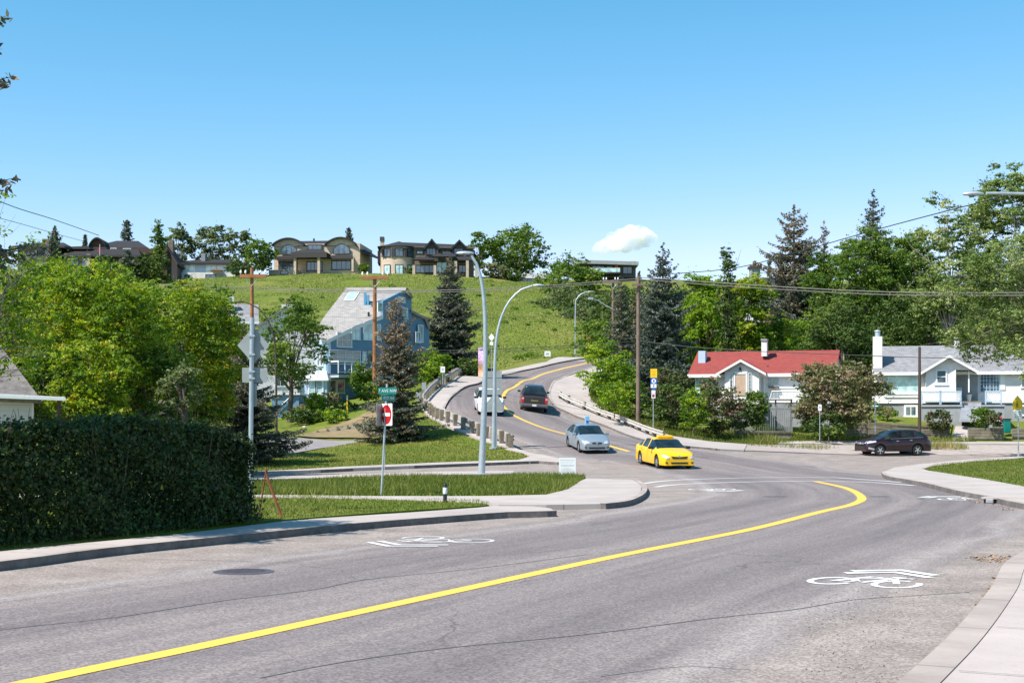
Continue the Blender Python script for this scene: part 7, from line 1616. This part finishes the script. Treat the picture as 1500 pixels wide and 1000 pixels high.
for a0 in (-128, -88, -50):
    for z0, z1, nm in ((365, 376, 0), (389, 402, 1)):
        a = math.radians(a0); w2 = 1.45; cx_, cy_ = cxm+R_*math.cos(a), R_*.75+R_*math.sin(a)
        o = win(h.t, -w2/2, w2/2, 0, (z1-z0)/h.s, -.02, 2, 1, 'fascia', 'glasslight' if nm else 'glass', 'window', .15); o.location = (cx_, cy_, h.v(z1)); o.rotation_euler = (0, 0, a+math.pi/2)
        if not nm:
            for sg in (-1, 1): MB().box(sg*1.25-.28, sg*1.25+.28, -.12, -.005, -.1, (z1-z0)/h.s+.1).build('shutter', M['darkside'], o)
# bungalow
h = House('house', 'low pale bungalow with a dark hipped roof on the ridge', 'house', 300, 406, 308, 4)
h.box('wall', 260, 345, 386, 402, 0, 10, 'bluelight'); h.box('foundation', 260, 345, 400, 412, -1.5, -.01, 'stucco'); hip_roof(h, 'roof', 254, 352, 290, 338, 376, 385.5, 0, 10, 'roofdark', 1.2, .3)
for x0, x1 in ((267, 285), (303, 316), (319, 326), (329, 336)): h.window(x0, x1, 388.5, 398.5, 0, 3, 1, 'white', 'glasslight', fw=.12)
h.box('chimney', 292.5, 298.5, 369.5, 384, 2, 3.5, 'stucco_grey'); h.window(272, 281, 403.5, 409, -1.5, 2, 1, 'white', 'glass', fw=.12); h.window(303, 317, 403.5, 409.5, -1.5, 2, 1, 'fascia', 'glass', fw=.12); h.box('deck', 312, 328, 397.5, 399.3, -4, -1.6, 'polewood')
# shingled mansion
h = House('house', 'dark cedar-shingled mansion with layered hipped roofs', 'house', 180, 414, 300, 3)
h.box('wall', 104, 244, 364, 420, 0, 14, 'cedar'); hip_roof(h, 'roof', 128, 214, 160, 192, 346.5, 362, 2, 12, 'roofdark', 1, .4); hip_roof(h, 'roof', 100, 160, 118, 150, 356, 363.5, -1, 12, 'roofdark', .8, .4)
hip_roof(h, 'lower_roof', 134, 212, 144, 205, 366.5, 377, -3.5, -.01, 'roofdark', .6, .3); hip_roof(h, 'lower_roof', 98, 142, 108, 134, 370, 377.5, -4, 0.5, 'roofdark', .5, .3); h.box('wall', 103, 138, 377, 420, -4, -.01, 'stonedark'); h.box('wall', 138, 205, 377.6, 420, -2.4, -.01, 'cedar')
a_ = archroof(134, 158, 361, 349.5); h.gpoly('eyebrow_gable', [(134, 362)]+[(x, y+2) for x, y in a_[1:-1]]+[(158, 362)], -1.5, 3, 'cedar'); vs = [h.pt(x, y, -2.2) for x, y in a_]+[h.pt(x, y, 6) for x, y in a_]; n = len(a_); vs += [v_-Vector((0, 0, .35)) for v_ in vs]; fs = []
for i in range(n-1): fs += [(i, i+1, n+i+1, n+i), (2*n+i, 3*n+i, 3*n+i+1, 2*n+i+1), (i, 2*n+i, 2*n+i+1, i+1)]
MB().add(vs, fs).build('eyebrow_roof', M['roofdark'], h.t)
k = MB(); k.slabquad(h.pt(208, 381, -2), h.pt(238, 355, 2), h.pt(238, 355, 13), h.pt(208, 381, 13), .35); k.slabquad(h.pt(238, 355, 2), h.pt(262, 388, -1), h.pt(262, 388, 13), h.pt(238, 355, 13), .35); k.build('side_roof', M['roofdark'], h.t); h.gpoly('side_gable', [(212, 384), (258, 384), (238, 358)], .5, 12, 'cedar'); h.box('wall', 212, 258, 384, 420, .5, 12, 'darkside')
o = h.box('chimney', 239, 246, 346, 370, 5, 7, 'stonedark')
for x0, x1, y0, y1 in ((129, 139, 365, 369.5), (142, 152, 364, 370), (163, 170, 364, 369), (181, 191, 364.5, 369), (112, 122, 381, 392), (128, 134, 382, 394)): h.window(x0, x1, y0, y1, -.02 if y0 < 375 else -4, 2, 1, 'white' if y0 < 375 else 'fascia', 'glass', fw=.12)
h.box('porch_pillar', 134.5, 140, 376, 396, -4.2, -3.2, 'stone')
h.box('flagpole', 153.8, 154.3, 362, 384, -4.6, -4.5, 'metal_white'); h.box('flag', 151.5, 153.7, 367, 373, -4.58, -4.52, 'signred')
h = House('house', 'dark boxy house partly hidden at the far left of the ridge', 'house', 50, 414, 300, 0); h.box('wall', 26, 88, 360, 420, 0, 12, 'darkside'); hip_roof(h, 'roof', 18, 98, 40, 80, 350, 361, 0, 12, 'roofdark', .6, .3); o = h.box('chimney', 57, 67, 348, 362, 2, 4, 'stonedark')
for x0 in (34, 46, 66): h.window(x0, x0+8, 366, 373, 0, 2, 1, 'fascia', 'glass', fw=.1)
# modern house
h = House('house', 'modern grey house with a thin sloping roof and glass balcony', 'house', 880, 424, 285, -4)
M['greypanel'] = pm('grey_panel', (.085, .08, .08), (.06, .058, .06), 2, .7, .1); h.box('wall', 840, 931, 383, 407, 0, 11, 'greypanel'); h.box('lower_wall', 846, 930, 407, 450, 1.5, 11, 'darkside')
k = MB().slabquad(h.pt(836, 381.6, -2.2), h.pt(935, 385.4, -2.2), h.pt(933, 379.5, 11), h.pt(846, 376.5, 11), .7); k.build('roof', M['stucco_grey'], h.t)
h.window(868, 885, 389, 397, 0, 3, 1, 'fascia', 'glass', fw=.14); h.window(889, 897, 388, 398, 0, 2, 1, 'fascia', 'glass', fw=.14); h.window(913, 925, 390.5, 400.5, 0, 2, 1, 'fascia', 'glass', fw=.14); h.box('door', 900.5, 905, 389, 397.5, -.08, -.001, 'orange')
h.box('balcony_floor', 864, 908, 401, 403, -3, -.01, 'fascia'); h.box('balcony_glass', 864, 908, 395.5, 400.8, -3, -2.95, 'glasslight'); h.box('balcony_rail', 864, 908, 395, 395.5, -3.03, -2.92, 'metal_white')
h.window(884, 896, 418, 425, 1.5, 2, 1, 'metal_white', 'glasslight', fw=.14)
# white low house right of broad tree
h = House('house', 'low white house with a pale roof at the ridge edge', 'house', 775, 416, 305, 0); h.box('wall', 750, 804, 405, 422, 0, 9, 'stucco'); gable_roof(h, 'roof', 744, 809, 397.5, 405, 0, 9, 'rooflight', .6); h.window(763, 769, 407, 412, 0, 2, 1, 'bluelight', 'glass', fw=.1); h.window(773, 782, 406.5, 413, 0, 2, 1, 'bluelight', 'glass', fw=.1); h.window(784, 788, 407, 414, 0, 1, 1, 'white', 'glass', fw=.1, name='door'); h.box('chimney', 776, 779, 394, 399, 3, 4, 'stucco_grey')
# house with chimney behind the yellow-green trees
h = House('house', 'house with a tall chimney and white balcony hidden in the trees', 'house', 1120, 480, 208, 0); h.box('wall', 1104, 1160, 418, 500, 0, 9, 'palewall'); gable_roof(h, 'roof', 1098, 1168, 402, 418, 0, 9, 'roofdark', .6); o = h.box('chimney', 1099, 1112, 393, 425, -1, 1, 'stucco_grey'); h.box('chimney_cap', 1097, 1114, 390, 393.5, -1.3, 1.3, 'cedar', o); MB().lathe([(.25, 0), (.25, .7), (0, .75)], 10, c=(h.u(1105), 0, h.v(390))).build('flue', M['galvdark'], o)
h.box('balcony', 1122, 1156, 459, 464, -2, -.01, 'white'); h.window(1128, 1140, 445, 458, 0, 2, 1, 'white', 'glass'); h.window(1130, 1150, 466, 474, 0, 2, 1, 'white', 'glass')
# ---------------------------------------------------------------- cloud
def cloud():
    D = 2600.0; s = D/F; c = Vector(((915-CX)*s, D, EYE+(HY-351)*s)); bm = bmesh.new(); rr = random.Random(11)
    puffs = [(0, 0, 13), (14, 5, 13), (-14, -5, 12), (26, 6, 12), (-26, -8, 10), (36, 4, 9), (-36, -11, 8), (8, 10, 11), (22, 12, 9), (-6, 6, 10), (-20, 2, 8), (43, 2, 6), (-43, -15, 5), (2, -8, 10), (18, -6, 9), (-12, -12, 8), (32, -2, 8), (-30, -14, 7)]
    for x, y, r in puffs:
        mt = Matrix.Translation((x*s, rr.uniform(-8, 8)*s, y*s)); bmesh.ops.create_icosphere(bm, subdivisions=3, radius=r*s*1.15, matrix=mt)
    me = bpy.data.meshes.new('cloud'); bm.to_mesh(me); bm.free()
    m = bpy.data.materials.new('cloud_vapour'); m.use_nodes = True; t = m.node_tree; t.nodes.clear(); out = t.nodes.new('ShaderNodeOutputMaterial'); pv = t.nodes.new('ShaderNodeVolumePrincipled'); v_ = objv(t)
    n_ = noise(t, v_, .045, 6, .65); t.links.new(mth(t, 'MULTIPLY', mrange(t, n_, .40, .62, 0, 1), .12), pv.inputs['Density']); pv.inputs['Color'].default_value = (1, 1, 1, 1); pv.inputs['Anisotropy'].default_value = .0
    pv.inputs['Emission Strength'].default_value = 0; t.links.new(pv.outputs[0], out.inputs['Volume'])
    o = link('cloud', me, m); o.location = c; tag(o, kind='stuff', label='one small white cloud above the modern house', cat='cloud')
    rm = o.modifiers.new('union', 'REMESH'); rm.mode = 'VOXEL'; rm.voxel_size = 3.0*s/1.2
cloud()
